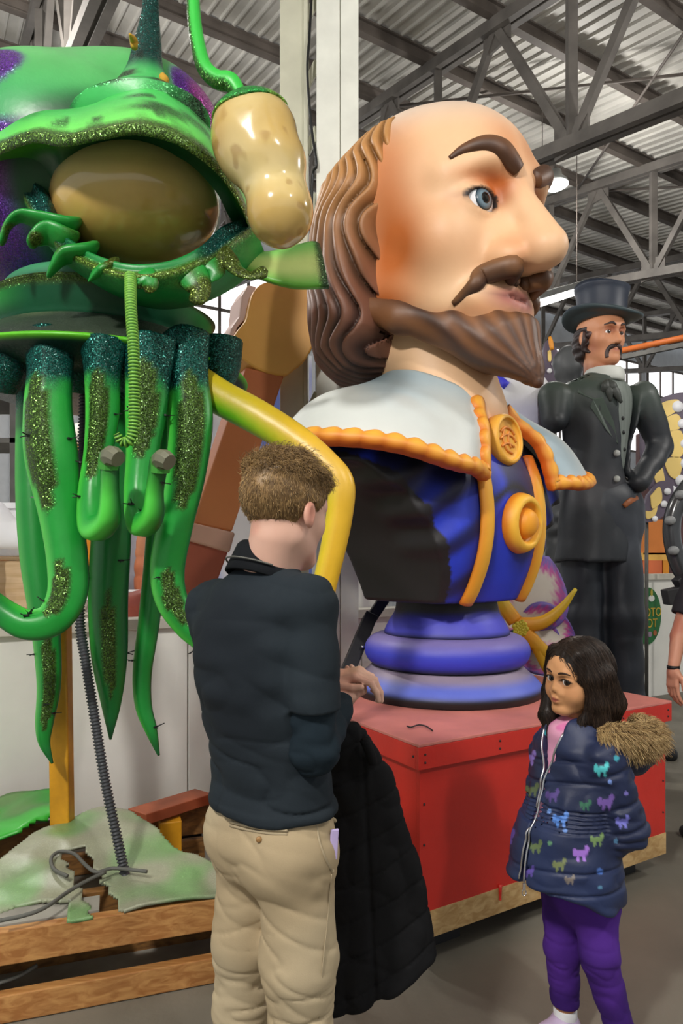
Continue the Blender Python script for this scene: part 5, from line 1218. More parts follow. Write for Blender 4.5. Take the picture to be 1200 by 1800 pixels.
# ================= girl in navy puffer jacket
gR = frame(-62)
girl = thing('person', 'little girl with long dark hair in navy puffer jacket and purple leggings', 'person', (xy(1030, 2.1), 2.08, 0))
gC, gHR, gK = P(1012, 1189, 2.08), frame(-60, -3, -5), 0.222
GO = dict(wing=0.028, w=1.06, jaw=-0.006, cheek=0.012, nose_len=0.415, nose_r=0.034, nose_z=-0.12, brow=0.03, socket=0.06, eye=0.083, open=0.5, mouth_z=-0.262, mouth_w=0.068, pout=0.03, chin=-0.02, ear=1)
def girl_head(p): return near(p, gC, 0.27, lambda p: head_field(((p - gC) @ gHR) / gK, GO) * gK)
gsL, geL, ghL = P(1062, 1338, 1.99), P(1098, 1452, 1.985), P(1024, 1505, 2.03)
gsR, geR, ghR = P(968, 1325, 2.22), P(968, 1430, 2.3), P(945, 1490, 2.2)
ghipN, gkN, gaN = P(1046, 1580, 2.07), P(1052, 1680, 2.02), P(1086, 1800, 2.03)
ghipF, gkF, gaF = P(992, 1575, 2.15), P(988, 1665, 2.13), P(993, 1775, 2.14)
gT = np.array([xy(1018, 2.1), 2.1, 0])
def girl_body(p):
    d = girl_head(p)
    d = smin(d, cap(p, gC + gHR @ np.array((0, -0.1, -0.25)) * gK, P(1018, 1290, 2.1), 0.042, 0.048), 0.02)
    d = smin(d, chain(p, [P(1018, 1290, 2.1), P(1018, 1420, 2.1), P(1020, 1560, 2.1)], [0.05, 0.07, 0.07]), 0.02)
    for a, b, c in ((gsL, geL, ghL), (gsR, geR, ghR)): d = smin(d, chain(p, [P(1018, 1310, 2.1), a, b, c], [0.04, 0.035, 0.028, 0.022], 0.01), 0.01)
    d = smin(d, hand_parts(p, ghL, unit(ghL - geL), np.array([0.2, 1, 0]), np.array([-0.3, 0, 1.0]), 0.68), 0.006)
    d = smin(d, hand_parts(p, ghR, unit(ghR - geR), np.array([0.2, -1, 0]), np.array([-0.3, 0, 1.0]), 0.68), 0.006)
    for a, b, c in ((ghipN, gkN, gaN), (ghipF, gkF, gaF)): d = smin(d, chain(p, [P(1020, 1560, 2.1), a, b, c, np.array([c[0], c[1], 0.05])], [0.06, 0.055, 0.04, 0.03, 0.03], 0.01), 0.01)
    return d
GSK, GSD = srgb(206, 150, 104), srgb(168, 108, 72)
def girl_c(V, N):
    q = ((V - gC) @ gHR) / gK; a = q.copy(); a[:, 0] = np.abs(a[:, 0])
    c = lerp(GSK, GSD, np.clip(0.45 * g3(a, (0.06, 0.34, 0.02), (0.05, 0.08, 0.05)) + 0.35 * g3(a, (0.13, 0.3, -0.055), (0.07, 0.1, 0.03)) + 0.4 * sstep(0.2, .6, noise(V, 9)) * 0.4 + 0.5 * sstep(-0.42, -0.6, q[:, 2]), 0, 1))
    c = lerp(c, srgb(204, 128, 92), g3(a, (0.17, 0.24, -0.15), (0.09, 0.1, 0.08)) * 0.5)
    mz = GO['mouth_z']; lip = np.clip(1.5 * g3(a, (0.0, 0.39, mz), (0.062, 0.06, 0.036)) - 0.3, 0, 1); c = lerp(c, srgb(168, 82, 76), np.clip(lip * 1.6, 0, 1) * 0.9)
    c = lerp(c, srgb(88, 36, 36), np.clip(g3(a, (0.0, 0.38, mz), (0.07, 0.1, 0.008)), 0, 1) * 0.8)
    e = np.array((0.125 * GO['w'], 0.285, 0.0)); r = GO['eye']; el = np.sqrt(((a[:, 0] - e[0]) / r) ** 2 + ((a[:, 2] + 0.004) / (r * GO['open'])) ** 2)
    c = lerp(c, srgb(30, 18, 14), np.clip(sstep(1.3, 1.0, el) * (a[:, 1] > 0.24) * np.where(q[:, 2] > -0.004, 1, 0.3), 0, 1))
    nos = g3(a, (0.022, GO['nose_len'] - 0.03, GO['nose_z'] - 0.036), (0.014, 0.03, 0.014)); return lerp(c, srgb(84, 44, 30), np.clip(nos, 0, 1) * 0.8)
gbody = sculpt('body', girl_body, (0.5, 1.8, 0.0), (1.0, 2.45, 1.3), 0.0035, 'skin', girl, girl_c, 4)
eye_parts((gC, gHR, gK), 1, GO, gbody, (0.42, 0.88, 0.03), (0.60, srgb(52, 32, 22), srgb(26, 15, 11)), scl=(0.78, 0.76, 0.76))
for s in (-1, 1):
    xs = [(0.055, 0.105, 0.011), (0.1, 0.122, 0.016), (0.155, 0.125, 0.014), (0.205, 0.108, 0.007)]; pts = [on_head(s * x, z, girl_head, (gC, gHR, gK), lift=-0.004) for x, z, r in xs]
    V, F, t, an = tube(pts, [r * gK for _, _, r in xs], 10, 6, 0.5, ref=gHR[:, 1]); mk('eyebrow', V, F, 'hair_v', gbody, True, srgb(52, 34, 24))
    lash = [on_head(s * x, z, girl_head, (gC, gHR, gK), lift=0.006) for x, z in ((0.07, 0.016), (0.1, 0.036), (0.135, 0.04), (0.175, 0.03), (0.205, 0.008))]
    V = tube(lash, [0.0007, 0.0012, 0.0014, 0.0013, 0.0006], 6, 5); mk('eyelash', V[0], V[1], 'hair_v', gbody, True, srgb(16, 10, 8))
# hair
def girl_hair(p):
    q = ((p - gC) @ gHR) / gK
    d = ell(q, (0, -0.075, 0.14), (0.40, 0.475, 0.41))
    d = smax(d, -ell(q, (-0.02, 0.5, -0.16), (0.315, 0.44, 0.50)), 0.04)
    d = smax(d, -0.25 - q[:, 2], 0.05)
    near = chain(q, [np.array((0.20, 0.20, 0.36)), np.array((0.335, 0.10, 0.08)), np.array((0.36, 0.02, -0.25)), np.array((0.36, -0.08, -0.58)), np.array((0.30, -0.14, -0.88))], [0.10, 0.115, 0.13, 0.15, 0.09], 0.06)
    near = smin(near, chain(q, [np.array((0.36, -0.1, 0.1)), np.array((0.37, -0.26, -0.3)), np.array((0.30, -0.34, -0.8))], [0.15, 0.18, 0.1], 0.06), 0.08)
    near = smin(near, chain(q, [np.array((0.33, 0.05, -0.35)), np.array((0.22, 0.18, -0.66)), np.array((0.10, 0.26, -0.86))], [0.08, 0.075, 0.03], 0.05), 0.06)
    back = chain(q, [np.array((0.1, -0.32, 0.1)), np.array((0.05, -0.40, -0.35)), np.array((0.05, -0.38, -0.8))], [0.22, 0.22, 0.12], 0.06)
    far = chain(q, [np.array((-0.2, 0.22, 0.36)), np.array((-0.34, 0.13, 0.08)), np.array((-0.36, 0.14, -0.25)), np.array((-0.30, 0.2, -0.58)), np.array((-0.2, 0.28, -0.82))], [0.07, 0.065, 0.075, 0.11, 0.05], 0.05)
    d = smin(smin(d, near, 0.08), smin(back, far, 0.05), 0.08)
    ph = np.arctan2(q[:, 0], -q[:, 1]) * 26 + 1.2 * np.sin(q[:, 2] * 5) + 2 * noise(p, 14)
    return (d + 0.003 * np.sin(ph)) * gK
V, F, N = nets(girl_hair, gC - [0.2, 0.2, 0.28], gC + [0.2, 0.2, 0.16], 0.0045)
GH = srgb(34, 25, 20); ghair = mk('hair', V, F, 'hair_v', gbody, True, np.tile(GH, (len(V), 1)))
pt, nm = on_mesh(V, F, N, 8000); dn = np.array([0, 0, -1.0]) + gHR[:, 1] * -0.25
qq = ((pt - gC) @ gHR) / gK
part = np.stack([np.where(qq[:, 0] > -0.04, 1, -1) * sstep(0.1, 0.5, qq[:, 2])] * 3, 1) * gHR[:, 0]
K = 8; C = np.zeros((len(pt), K, 3)); C[:, 0] = pt - nm * 0.0015; step = (0.05 + 0.07 * rng.random(len(pt)))[:, None] / K; wv = rng.normal(0, 0.12, pt.shape)
for k in range(1, K):
    pr = C[:, k - 1]; d0 = girl_hair(pr)[:, None]; g = np.stack([girl_hair(pr + e) for e in np.eye(3) * 0.003], 1) - d0; g = g / (np.linalg.norm(g, axis=1)[:, None] + 1e-9)
    t_ = dn + part + wv; t_ = t_ - g * (t_ * g).sum(1)[:, None]; t_ /= np.linalg.norm(t_, axis=1)[:, None] + 1e-9
    C[:, k] = pr + t_ * step - g * (d0 - 0.0014 + 0.0) * 0.7
strands('hair_strands', C, np.linspace(0.0006, 0.0003, K), 'hair_v', ghair, lerp(GH, srgb(80, 62, 50), rng.random(len(pt)) ** 3))
# jacket
NV = srgb(27, 36, 66)
JL = [(z, *((gT + gR[:, 1] * fo)[:2]), ru, rv) for z, fo, ru, rv in ((1.03, 0.02, 0.06, 0.06), (0.985, 0.015, 0.11, 0.085), (0.93, 0.015, 0.148, 0.105), (0.86, 0.02, 0.155, 0.115), (0.77, 0.04, 0.148, 0.125), (0.72, 0.055, 0.15, 0.135), (0.62, 0.06, 0.168, 0.158), (0.49, 0.065, 0.178, 0.175))]
def jq(p): return (p - gT) @ gR
def jacket_open(q):
    w = 0.003 + 0.036 * sstep(0.84, 0.99, q[:, 2]) + 0.008 * sstep(0.7, 0.5, q[:, 2]); return np.abs(q[:, 0] + 0.012) - w
def jacket_f(p):
    q = jq(p); z = p[:, 2]
    d = loft(p, JL, gR, 0.02)
    d = smax(d, (0.475 + 0.07 * sstep(0.0, 0.2, q[:, 1])) - z, 0.015)
    hol = loft(p, [(a, b, c, r1 - 0.022, r2 - 0.022) for a, b, c, r1, r2 in JL], gR, 0.01)
    op = np.maximum(jacket_open(q), 0.03 - q[:, 1]); d = smax(d, -op, 0.008)
    # quilting
    gr = 0
    for zz in (0.9, 0.84, 0.60, 0.54): gr = gr + np.exp(-((z - zz - 0.02 * np.sin(q[:, 0] * 9)) / 0.005) ** 2)
    d = d + 0.005 * gr - folds(p, 9, 0.010, 21) * 0.8 + 0.004
    band = sstep(0.785, 0.775, z) * sstep(0.715, 0.725, z); d = d + 0.006 * band + 0.0025 * band * np.sin(z * 560) + 0.003 * sstep(0.84, 0.79, z) * sstep(0.72, 0.76, z) * np.sin(q[:, 0] * 140)
    for a, b, c in ((gsL, geL, ghL), (gsR, geR, ghR)):
        e = unit(c - b); s = chain(p, [a + (gT + np.array([0, 0, 0.95]) - a) * 0.25, a, b, c - e * 0.0], [0.06, 0.062, 0.06, 0.05], 0.02)
        L = np.linalg.norm(b - a); t = (p - a) @ unit(b - a) / L; t2 = (p - b) @ e / np.linalg.norm(c - b)
        sg = sum(np.exp(-((t - v) / 0.04) ** 2) for v in (0.12, 0.62, 0.98)) + np.exp(-((t2 - 0.45) / 0.05) ** 2) * (t2 > 0.1)
        d = smin(d, s + 0.006 * sg - folds(p, 14, 0.008, 23), 0.018)
    return d
PRINTS = [(930, 1332, (150, 130, 220), 13), (962, 1288, (60, 170, 180), 6), (1058, 1352, (90, 210, 215), 13), (1083, 1333, (70, 170, 190), 5), (1066, 1410, (120, 90, 170), 14), (1095, 1444, (120, 120, 210), 12), (986, 1440, (90, 140, 220), 14), (1050, 1476, (120, 150, 90), 12), (1022, 1500, (170, 120, 220), 14), (936, 1388, (96, 110, 70), 12), (903, 1420, (60, 110, 160), 11), (893, 1470, (100, 80, 170), 13), (942, 1488, (110, 130, 80), 12), (984, 1520, (120, 130, 80), 12), (1002, 1546, (130, 120, 110), 9), (930, 1532, (100, 80, 170), 10), (972, 1398, (90, 70, 140), 12), (1030, 1415, (50, 110, 80), 10), (1054, 1532, (80, 120, 200), 6), (1072, 1374, (120, 150, 220), 4), (1100, 1395, (130, 120, 200), 4), (965, 1426, (120, 160, 230), 4), (993, 1460, (110, 150, 220), 4), (1082, 1478, (90, 140, 180), 4), (966, 1482, (100, 150, 110), 4), (1055, 1560, (90, 140, 170), 4)]
def jacket_c(V, N):
    c = lerp(NV, srgb(36, 48, 84), sstep(-0.3, 0.6, noise(V, 7))); x, y = coat_uv(V); face = (N * (np.array([0, 0, CAMZ]) - V)).sum(1) > 0.1
    for (px, py, rgb, r) in PRINTS:
        dx, dy = (x - px) / r, (y - py) / r
        u = np.minimum.reduce([(dx / 0.75) ** 2 + (dy / 0.42) ** 2, ((dx - 0.62) / 0.3) ** 2 + ((dy + 0.55) / 0.5) ** 2, ((dx + 0.45) / 0.2) ** 2 + ((dy - 0.55) / 0.55) ** 2, ((dx - 0.35) / 0.2) ** 2 + ((dy - 0.6) / 0.5) ** 2, ((dx + 0.85) / 0.3) ** 2 + ((dy + 0.1) / 0.55) ** 2]) if r > 7 else dx ** 2 + dy ** 2
        c = lerp(c, srgb(*rgb), sstep(1.15, 0.8, u) * face * 0.85)
    return c
material('puffer', vcol=True, rough=0.5, var=0.04, spec=0.4, bump=0.03, bscale=120)
jac = sculpt('puffer_jacket', jacket_f, (0.4, 1.75, 0.44), (1.02, 2.5, 1.06), 0.0042, 'puffer', girl, jacket_c, 3)
for s in (-1, 1):
    pts = []
    for z in np.linspace(0.985, 0.56, 16):
        u = -0.012 + s * (0.005 + 0.036 * float(sstep(0.84, 0.99, np.array(z))) + 0.008 * float(sstep(0.7, 0.5, np.array(z)))) ; v = 0.35
        for _ in range(60):
            dd = float(jacket_f((gT + gR[:, 0] * (u + s * 0.006) + gR[:, 1] * v + np.array([0, 0, z]))[None])[0])
            if dd < 0.001: break
            v -= max(dd, 0.0005) * 0.6
        pts.append(gT + gR[:, 0] * u + gR[:, 1] * (v + 0.001) + np.array([0, 0, z]))
    V = tube(pts, 0.0032, 6, 3); zp = mk('zipper', V[0], V[1], 'chrome', jac)
    if s > 0:
        e = pts[-1]; ring = np.linspace(0, 2 * math.pi, 13); V = tube([e + np.array([0.006 * math.cos(a), -0.002, -0.03 + 0.009 * math.sin(a)]) for a in ring], 0.0016, 6, 1); mk('zipper_pull', V[0], V[1], 'chrome', zp)
        mk('zipper_slider', *obox(e + np.array([0, -0.002, -0.012]), (0.004, 0, 0), (0, 0.002, 0), (0, 0, 0.01)), 'chrome', zp, False)
def shirt_f(p):
    return smin(loft(p, [(a, b, c, r1 - 0.024, r2 - 0.024) for a, b, c, r1, r2 in JL[1:6]], gR, 0.01), ell(p, gT + gR[:, 1] * 0.025 + np.array([0, 0, 0.975]), (0.075, 0.075, 0.05), gR), 0.03)
sculpt('pink_shirt', shirt_f, (0.5, 1.85, 0.68), (0.95, 2.35, 1.06), 0.006, 'cloth_v', girl, lambda V, N: lerp(srgb(226, 160, 190), srgb(214, 120, 170), sstep(0.1, 0.5, noise(V, 40))))
# hood and fur
hoodc = P(1098, 1318, 2.13)
def hood_f(p):
    d = ell(p, hoodc, (0.085, 0.10, 0.075), gR); d = smin(d, chain(p, [P(1002, 1292, 2.07), P(1035, 1296, 2.02), P(1075, 1296, 2.03), P(1105, 1300, 2.1)], [0.008, 0.02, 0.03, 0.04], 0.02), 0.03)
    d = smin(d, chain(p, [P(958, 1290, 2.2), P(990, 1275, 2.24), P(1050, 1275, 2.24), P(1100, 1300, 2.14)], [0.02, 0.026, 0.03, 0.04], 0.02), 0.03)
    return d - folds(p, 16, 0.006, 31)
hood = sculpt('hood', hood_f, (0.58, 1.88, 0.78), (1.05, 2.4, 1.1), 0.006, 'puffer', jac, lambda V, N: np.tile(NV, (len(V), 1)))
fpts = PL([(1052, 1292, 1.995), (1080, 1292, 1.98), (1112, 1296, 2.0), (1136, 1292, 2.06), (1138, 1280, 2.14), (1115, 1266, 2.22)]); V, F, t, an = tube(fpts, [0.018, 0.03, 0.036, 0.036, 0.03, 0.02], 14, 8)
fur = mk('fur_trim', V, F, 'hair_v', hood, True, srgb(96, 72, 44))
n_ = 14; m_ = len(V) // n_; cen = V.reshape(m_, n_, 3).mean(1); ii = rng.integers(0, len(V), 8000); nm = V[ii] - cen[ii // n_]; nm /= np.linalg.norm(nm, axis=1)[:, None] + 1e-9
K = 6; s = np.linspace(0, 1, K); dr = nm * 0.8 + np.array([0.35, -0.15, -0.35]) + rng.normal(0, 0.22, nm.shape); ln = 0.014 + 0.016 * rng.random(len(ii))
C = V[ii][:, None] + rng.normal(0, 0.002, (len(ii), 1, 3)) + s[None, :, None] * ln[:, None, None] * dr[:, None] + (s ** 2)[None, :, None] * np.array([0, 0, -0.012])
strands('fur_strands', C, np.linspace(0.0011, 0.0004, K), 'hair_v', fur, lerp(srgb(124, 94, 56), srgb(214, 184, 130), rng.random(len(ii))))
# leggings, socks, shoes
def leg_f(p):
    d = ell(p, P(1020, 1565, 2.1), (0.12, 0.1, 0.1), gR)
    for a, b, c in ((ghipN, gkN, gaN), (ghipF, gkF, gaF)):
        e = unit(c - b); end = c if c is gaN else c - e * 0.02
        l = chain(p, [a, b, end + e * 0.05], [0.07, 0.052, 0.04], 0.03); l = smax(l, (p - end) @ e, 0.004); d = smin(d, l, 0.03)
    return d - folds(p, 9, 0.004, 41) - crease(p * np.array([0.8, 0.8, 3.0]), 12, 0.004, 9) * sstep(0.44, 0.3, p[:, 2])
sculpt('purple_leggings', leg_f, (0.5, 1.85, 0.05), (1.0, 2.35, 0.6), 0.005, 'cloth_v', girl, lambda V, N: lerp(srgb(58, 28, 104), srgb(78, 40, 132), sstep(-.3, .5, noise(V, 9))))
for c, top in ((gaN, 0.11), (gaF, 0.1)):
    b = np.array([c[0], c[1], 0]); V, F = lathe(b, [(0.025, 0.035), (0.037, 0.04), (0.036, top - 0.005), (0.033, top), (0.02, top)], 20); mk('sock', V, F, 'cloth_v', girl, True, srgb(226, 226, 226))
    f = lambda p, b=b: smax(smin(ell(p, b + gR[:, 1] * 0.045 + np.array([0, 0, 0.03]), (0.04, 0.105, 0.045), gR), cap(p, b + np.array([0, 0, 0.035]), b + np.array([0, 0, 0.05]), 0.042), 0.02), 0.002 - p[:, 2], 0.004)
    sculpt('shoe', f, b - [0.2, 0.2, 0.02], b + [0.2, 0.2, 0.13], 0.007, 'paint', girl, lambda V, N: lerp(srgb(236, 236, 236), srgb(190, 170, 200), sstep(0.02, 0.024, V[:, 2])))

# ================= bystander cut by the right edge of the frame
by = thing('person', 'bystander at the right edge in dark tee and grey trousers, black wristband', 'person', (2.02, 3.62, 0))
bR = frame(-150); bc = np.array([2.03, 3.62, 0])
def B(u, v, z): return bc + bR[:, 0] * u + bR[:, 1] * v + np.array([0, 0, z])
bs, be_, bw = np.array([1.88, 3.6, 1.43]), P(1192, 1118, 3.57), P(1183, 1176, 3.52)
bs2, be2, bw2 = np.array([2.22, 3.68, 1.43]), np.array([2.3, 3.68, 1.12]), np.array([2.3, 3.5, 0.9])
bC = B(0, 0.02, 1.63); bK = 0.24
def by_body(p):
    d = near(p, bC, 0.3, lambda p: head_field(((p - bC) @ bR) / bK, dict(ear=1)) * bK)
    d = smin(d, chain(p, [bC + np.array([0, 0, -0.06]), B(0, -0.02, 1.45), B(0, 0, 1.0)], [0.055, 0.06, 0.08]), 0.02)
    for a, b, c in ((bs, be_, bw), (bs2, be2, bw2)): d = smin(d, chain(p, [B(0, 0, 1.4), a, b, c], [0.05, 0.05, 0.04, 0.027], 0.01), 0.012)
    d = smin(d, hand_parts(p, bw, P(1181, 1240, 3.5) - bw, np.array([1.0, 0.3, 0.1]), np.array([-0.3, -1.0, 0]), 1.0, (0.2, 0.3, 0.25), 0.2), 0.006)
    d = smin(d, hand_parts(p, bw2, np.array([0, -0.3, -1.0]), np.array([-1.0, 0, 0]), np.array([0, -1.0, 0]), 1.0, (0.2, 0.3, 0.25), 0.2), 0.006)
    for sx in (-0.1, 0.1): d = smin(d, chain(p, [B(0, 0, 0.95), B(sx, 0, 0.85), B(sx, 0.02, 0.46), B(sx, -0.02, 0.06)], [0.08, 0.08, 0.055, 0.04], 0.01), 0.01)
    return d
bb = sculpt('body', by_body, (1.55, 3.2, 0), (2.5, 4.0, 1.8), 0.006, 'skin', by, lambda V, N: lerp(srgb(196, 138, 112), srgb(178, 112, 90), sstep(0, .5, noise(V, 12))), 4)
V, F = lathe((0, 0, 0), [(0.026, -0.008), (0.031, -0.008), (0.031, 0.008), (0.026, 0.008)], 20); mk('wristband', V + bw + np.array([0, 0, 0.01]), F, 'black_plastic', by)
def by_hair(p): q = ((p - bC) @ bR) / bK; return smax(head_field(q, dict()) - 0.04, np.interp(q[:, 1], [-0.4, 0, 0.2, 0.4], [-0.3, 0.0, 0.2, 0.35]) - q[:, 2], 0.02) * bK
sculpt('hair', by_hair, bC - 0.2, bC + 0.2, 0.009, 'hair_v', bb, np.array([*srgb(50, 36, 28), 0]))
def by_tee(p):
    d = loft(p, [(z, bc[0], bc[1], a, b) for z, a, b in ((1.48, 0.09, 0.08), (1.42, 0.18, 0.11), (1.2, 0.19, 0.13), (0.9, 0.18, 0.13))], bR, 0.02)
    for a, b in ((bs, be_), (bs2, be2)): e = unit(b - a); d = smin(d, smax(cap(p, a, b, 0.066, 0.062), (p - (a + (b - a) * 0.66)) @ e, 0.006), 0.03)
    return d - folds(p, 7, 0.01, 51)
sculpt('tee_shirt', by_tee, (1.6, 3.3, 0.85), (2.5, 3.95, 1.52), 0.011, 'cloth_v', by, np.array([*srgb(40, 38, 42), 0]))
def by_tr(p):
    d = loft(p, [(z, bc[0], bc[1], a, b) for z, a, b in ((1.0, 0.165, 0.12), (0.9, 0.175, 0.125), (0.8, 0.16, 0.11))], bR, 0.02)
    for sx in (-0.09, 0.09): d = smin(d, chain(p, [B(sx, 0, 0.86), B(sx, 0.02, 0.46), B(sx, -0.01, 0.07)], [0.095, 0.08, 0.072], 0.02), 0.03)
    return smax(d, 0.04 - p[:, 2], 0.01) - folds(p, 7, 0.01, 53)
sculpt('grey_trousers', by_tr, (1.7, 3.3, 0.0), (2.4, 3.95, 1.05), 0.012, 'cloth_v', by, np.array([*srgb(96, 92, 100), 0]))
for sx in (-0.1, 0.1): sculpt('shoe', lambda p, sx=sx: smax(ell(p, B(sx, 0.05, 0.03), (0.05, 0.14, 0.06), bR), 0.001 - p[:, 2], 0.004), B(sx, 0, 0) - [0.25, 0.25, 0.02], B(sx, 0, 0) + [0.25, 0.25, 0.14], 0.012, 'paint', by, np.array([*srgb(30, 28, 30), 0]))
# ---------------------------------------------------------------- top-hatted figure
SY = 5.5
sk = SY / 1200
st = thing('top_hat_statue', 'tall painted statue of a moustached man in top hat and frock coat', 'statue', P(1050, 1312, SY))
sR = frame(24); sc0 = P(1050, 900, SY)
def SL(rows): return [(P(px, y, SY)[2], P(px, y, SY)[0], SY + dy, ru * sk, rv * sk) for y, px, ru, rv, dy in rows]
CT = SL([(652, 1060, 20, 18, 0), (668, 1058, 48, 32, 0), (682, 1054, 72, 42, 0), (710, 1052, 78, 48, 0), (760, 1052, 66, 48, 0), (830, 1048, 58, 45, 0), (900, 1045, 62, 50, 0), (990, 1040, 66, 56, 0)])
a0, a1 = P(975, 698, SY - 0.12), P(974, 738, SY - 0.16); b0, b1, b2 = P(1128, 698, SY + 0.08), P(1160, 785, SY + 0.1), P(1122, 848, SY - 0.12)
DK = srgb(44, 47, 52)
def sq(p): return (p - np.array([sc0[0], sc0[1], 0])) @ sR
def scoat_f(p):
    q = sq(p); d = loft(p, CT, sR, 0.03)
    z = q[:, 2]; zc = P(0, 690, SY)[2]; zw = P(0, 850, SY)[2]
    ce = 0.10; w = 0.02 + 0.17 * np.clip((z - zw) / (zc - zw), 0, 1.0) * sstep(zw - 0.05, zw + 0.1, z) + 0.16 * sstep(zw + 0.05, zw - 0.15, z) * 0
    cen = ce + 0.02 * (z - zw) + 0.10 * sstep(zw, zw - 0.3, z)
    op = np.maximum(np.abs(q[:, 0] - cen - 0.02) - w, 0.02 - q[:, 1])
    low = np.maximum(np.maximum(cen - 0.0 - q[:, 0], z - zw - 0.06), 0.04 - q[:, 1])      # right skirt cut away
    d = smax(d, -op, 0.02); d = smax(d, -low, 0.03)
    d = smin(d, cap(p, a0, a1, 26 * sk, 20 * sk), 0.05)
    d = smin(d, chain(p, [b0, b1, b2], [26 * sk, 20 * sk, 15 * sk], 0.04), 0.05)
    return smax(d, P(0, 986, SY)[2] - z, 0.01) - folds(p * np.array([1, 1, 0.4]), 4.0, 0.02, 61)
def scoat_c(V, N):
    top = sstep(P(0, 760, SY)[2], P(0, 670, SY)[2], V[:, 2]) * (V[:, 2] > 0); c = lerp(srgb(40, 43, 48), srgb(70, 84, 74), top * 0.75); return lerp(c, srgb(88, 84, 90), sstep(0.2, 0.7, noise(V, 2.2, 5)) * 0.3)
coatS = sculpt('frock_coat', scoat_f, P(930, 1000, SY) - [0, 0.5, 0], P(1215, 640, SY) + [0, 0.5, 0], 0.02, 'paint', st, scoat_c)
def vest_f(p): return loft(p, [(z, x, y, ru * 0.86, rv * 0.86) for z, x, y, ru, rv in CT[1:6]] , sR, 0.02)
def vest_c(V, N):
    q = sq(V); zc = P(0, 700, SY)[2]; c = np.tile(srgb(120, 128, 122), (len(V), 1)); st_ = sstep(0.4, 1, np.sin(q[:, 0] * 150)); c = lerp(c, srgb(88, 94, 92), st_ * 0.5)
    return lerp(c, srgb(52, 48, 44), sstep(P(0, 835, SY)[2], P(0, 850, SY)[2], V[:, 2]))
vest = sculpt('waistcoat', vest_f, P(930, 1000, SY) - [0, 0.5, 0], P(1215, 640, SY) + [0, 0.5, 0], 0.025, 'paint', st, vest_c)
for y in (735, 760, 790, 815):
    q = on_cam(1094 + (y - 735) * 0.05, y, vest_f, 4.5, 6.5); V, F = lathe((0, 0, 0), [(0.001, 0.012), (0.012, 0.01), (0.016, 0)], 10); mk('vest_button', V[:, [0, 2, 1]] * np.array([1, -1, 1]) + q, F, 'paint', vest, True, srgb(40, 42, 42))
for y in (797, 842):
    q = on_cam(1083, y, scoat_f, 4.5, 6.5); V, F = lathe((0, 0, 0), catmull([(0.003, 0.03), (0.02, 0.024), (0.027, 0.008), (0.027, -0.01)], 3), 16); mk('coat_button', V[:, [0, 2, 1]] * np.array([1, -1, 1]) + q, F, 'paint', coatS, True, srgb(178, 180, 176))
def lapel(pts, c):
    q = [on_cam(x, y, scoat_f, 4.5, 6.5, lift=0.006) for x, y in pts]; V, F = slab(q, (0.01, 0.02, 0)); return mk('lapel', V, F, 'paint', coatS, False, c)
lapel([(1020, 668), (1015, 690), (1042, 702), (1037, 715), (1065, 755), (1086, 780), (1078, 740), (1060, 700), (1036, 662)], srgb(66, 80, 70))
mk('pocket_flap', *obox(on_cam(1028, 832, scoat_f, 4.5, 6.5), sR[:, 0] * 0.1, sR[:, 1] * 0.012, (0, 0, 0.028)), 'paint', coatS, False, srgb(52, 62, 66))
def bow(px, py, L):
    p0 = P(1068, 668, SY - 0.24); V, F = tube([p0, (p0 + P(px, py, SY - 0.26)) / 2 + [0, -0.01, 0], P(px, py, SY - 0.25)], [0.02, 0.035, 0.012], 8, 4, 0.4)[:2]; mk('bow_ribbon', V, F, 'paint', vest, True, srgb(58, 62, 58))
bow(1058, 690, 1); bow(1072, 706, 1); bow(1084, 690, 1); bow(1092, 708, 1)
V, F = lathe((P(1060, 662, SY)[0], SY - 0.02, P(1060, 662, SY)[2]), catmull([(0.12, -0.06), (0.155, -0.05), (0.15, 0.03), (0.13, 0.05), (0.1, 0.04)], 3), 28); mk('shirt_collar', V, F, 'paint', st, True, srgb(206, 208, 202))
# trousers
def strou_f(p):
    d = chain(p, [P(1022, 940, SY), P(1024, 1080, SY), P(1030, 1235, SY), P(1030, 1312, SY)], [34 * sk, 32 * sk, 27 * sk, 26 * sk], 0.03)
    d = smin(d, chain(p, [P(1088, 930, SY), P(1094, 1080, SY - 0.05), P(1102, 1230, SY - 0.03), P(1102, 1312, SY - 0.03)], [35 * sk, 31 * sk, 25 * sk, 24 * sk], 0.03), 0.06)
    d = smin(d, ell(p, P(1066, 900, SY), (0.32, 0.22, 0.3), sR), 0.08)
    return smax(d - folds(p * np.array([1, 1, 0.3]), 4.5, 0.025, 63) - 0.004, 0.06 - p[:, 2], 0.02)
strou = sculpt('statue_trousers', strou_f, (P(960, 0, SY)[0], SY - 0.45, 0), (P(1170, 0, SY)[0], SY + 0.45, P(0, 840, SY)[2]), 0.022, 'paint', st, lambda V, N: lerp(srgb(38, 42, 50), srgb(62, 66, 74), sstep(0, .6, noise(V, 3))))
mk('sash', *tube([on_cam(x, y, strou_f, 4.5, 6.5, 0.004) for x, y in ((1096, 890), (1108, 880), (1120, 874))], [0.02, 0.024, 0.02], 10, 4, 0.3)[:2], 'paint', strou, True, srgb(150, 84, 40))
for x, dy in ((1030, 0), (1107, -0.03)):
    b = np.array([P(x, 0, SY)[0], SY + dy, 0]); sculpt('boot', lambda p, b=b: smax(ell(p, b + sR[:, 1] * 0.14 + np.array([0, 0, 0.04]), (0.11, 0.28, 0.12), sR), 0.0 - p[:, 2], 0.01), b - [0.45, 0.45, 0.02], b + [0.45, 0.45, 0.25], 0.03, 'paint', st, np.array([*srgb(30, 30, 32), 0]))
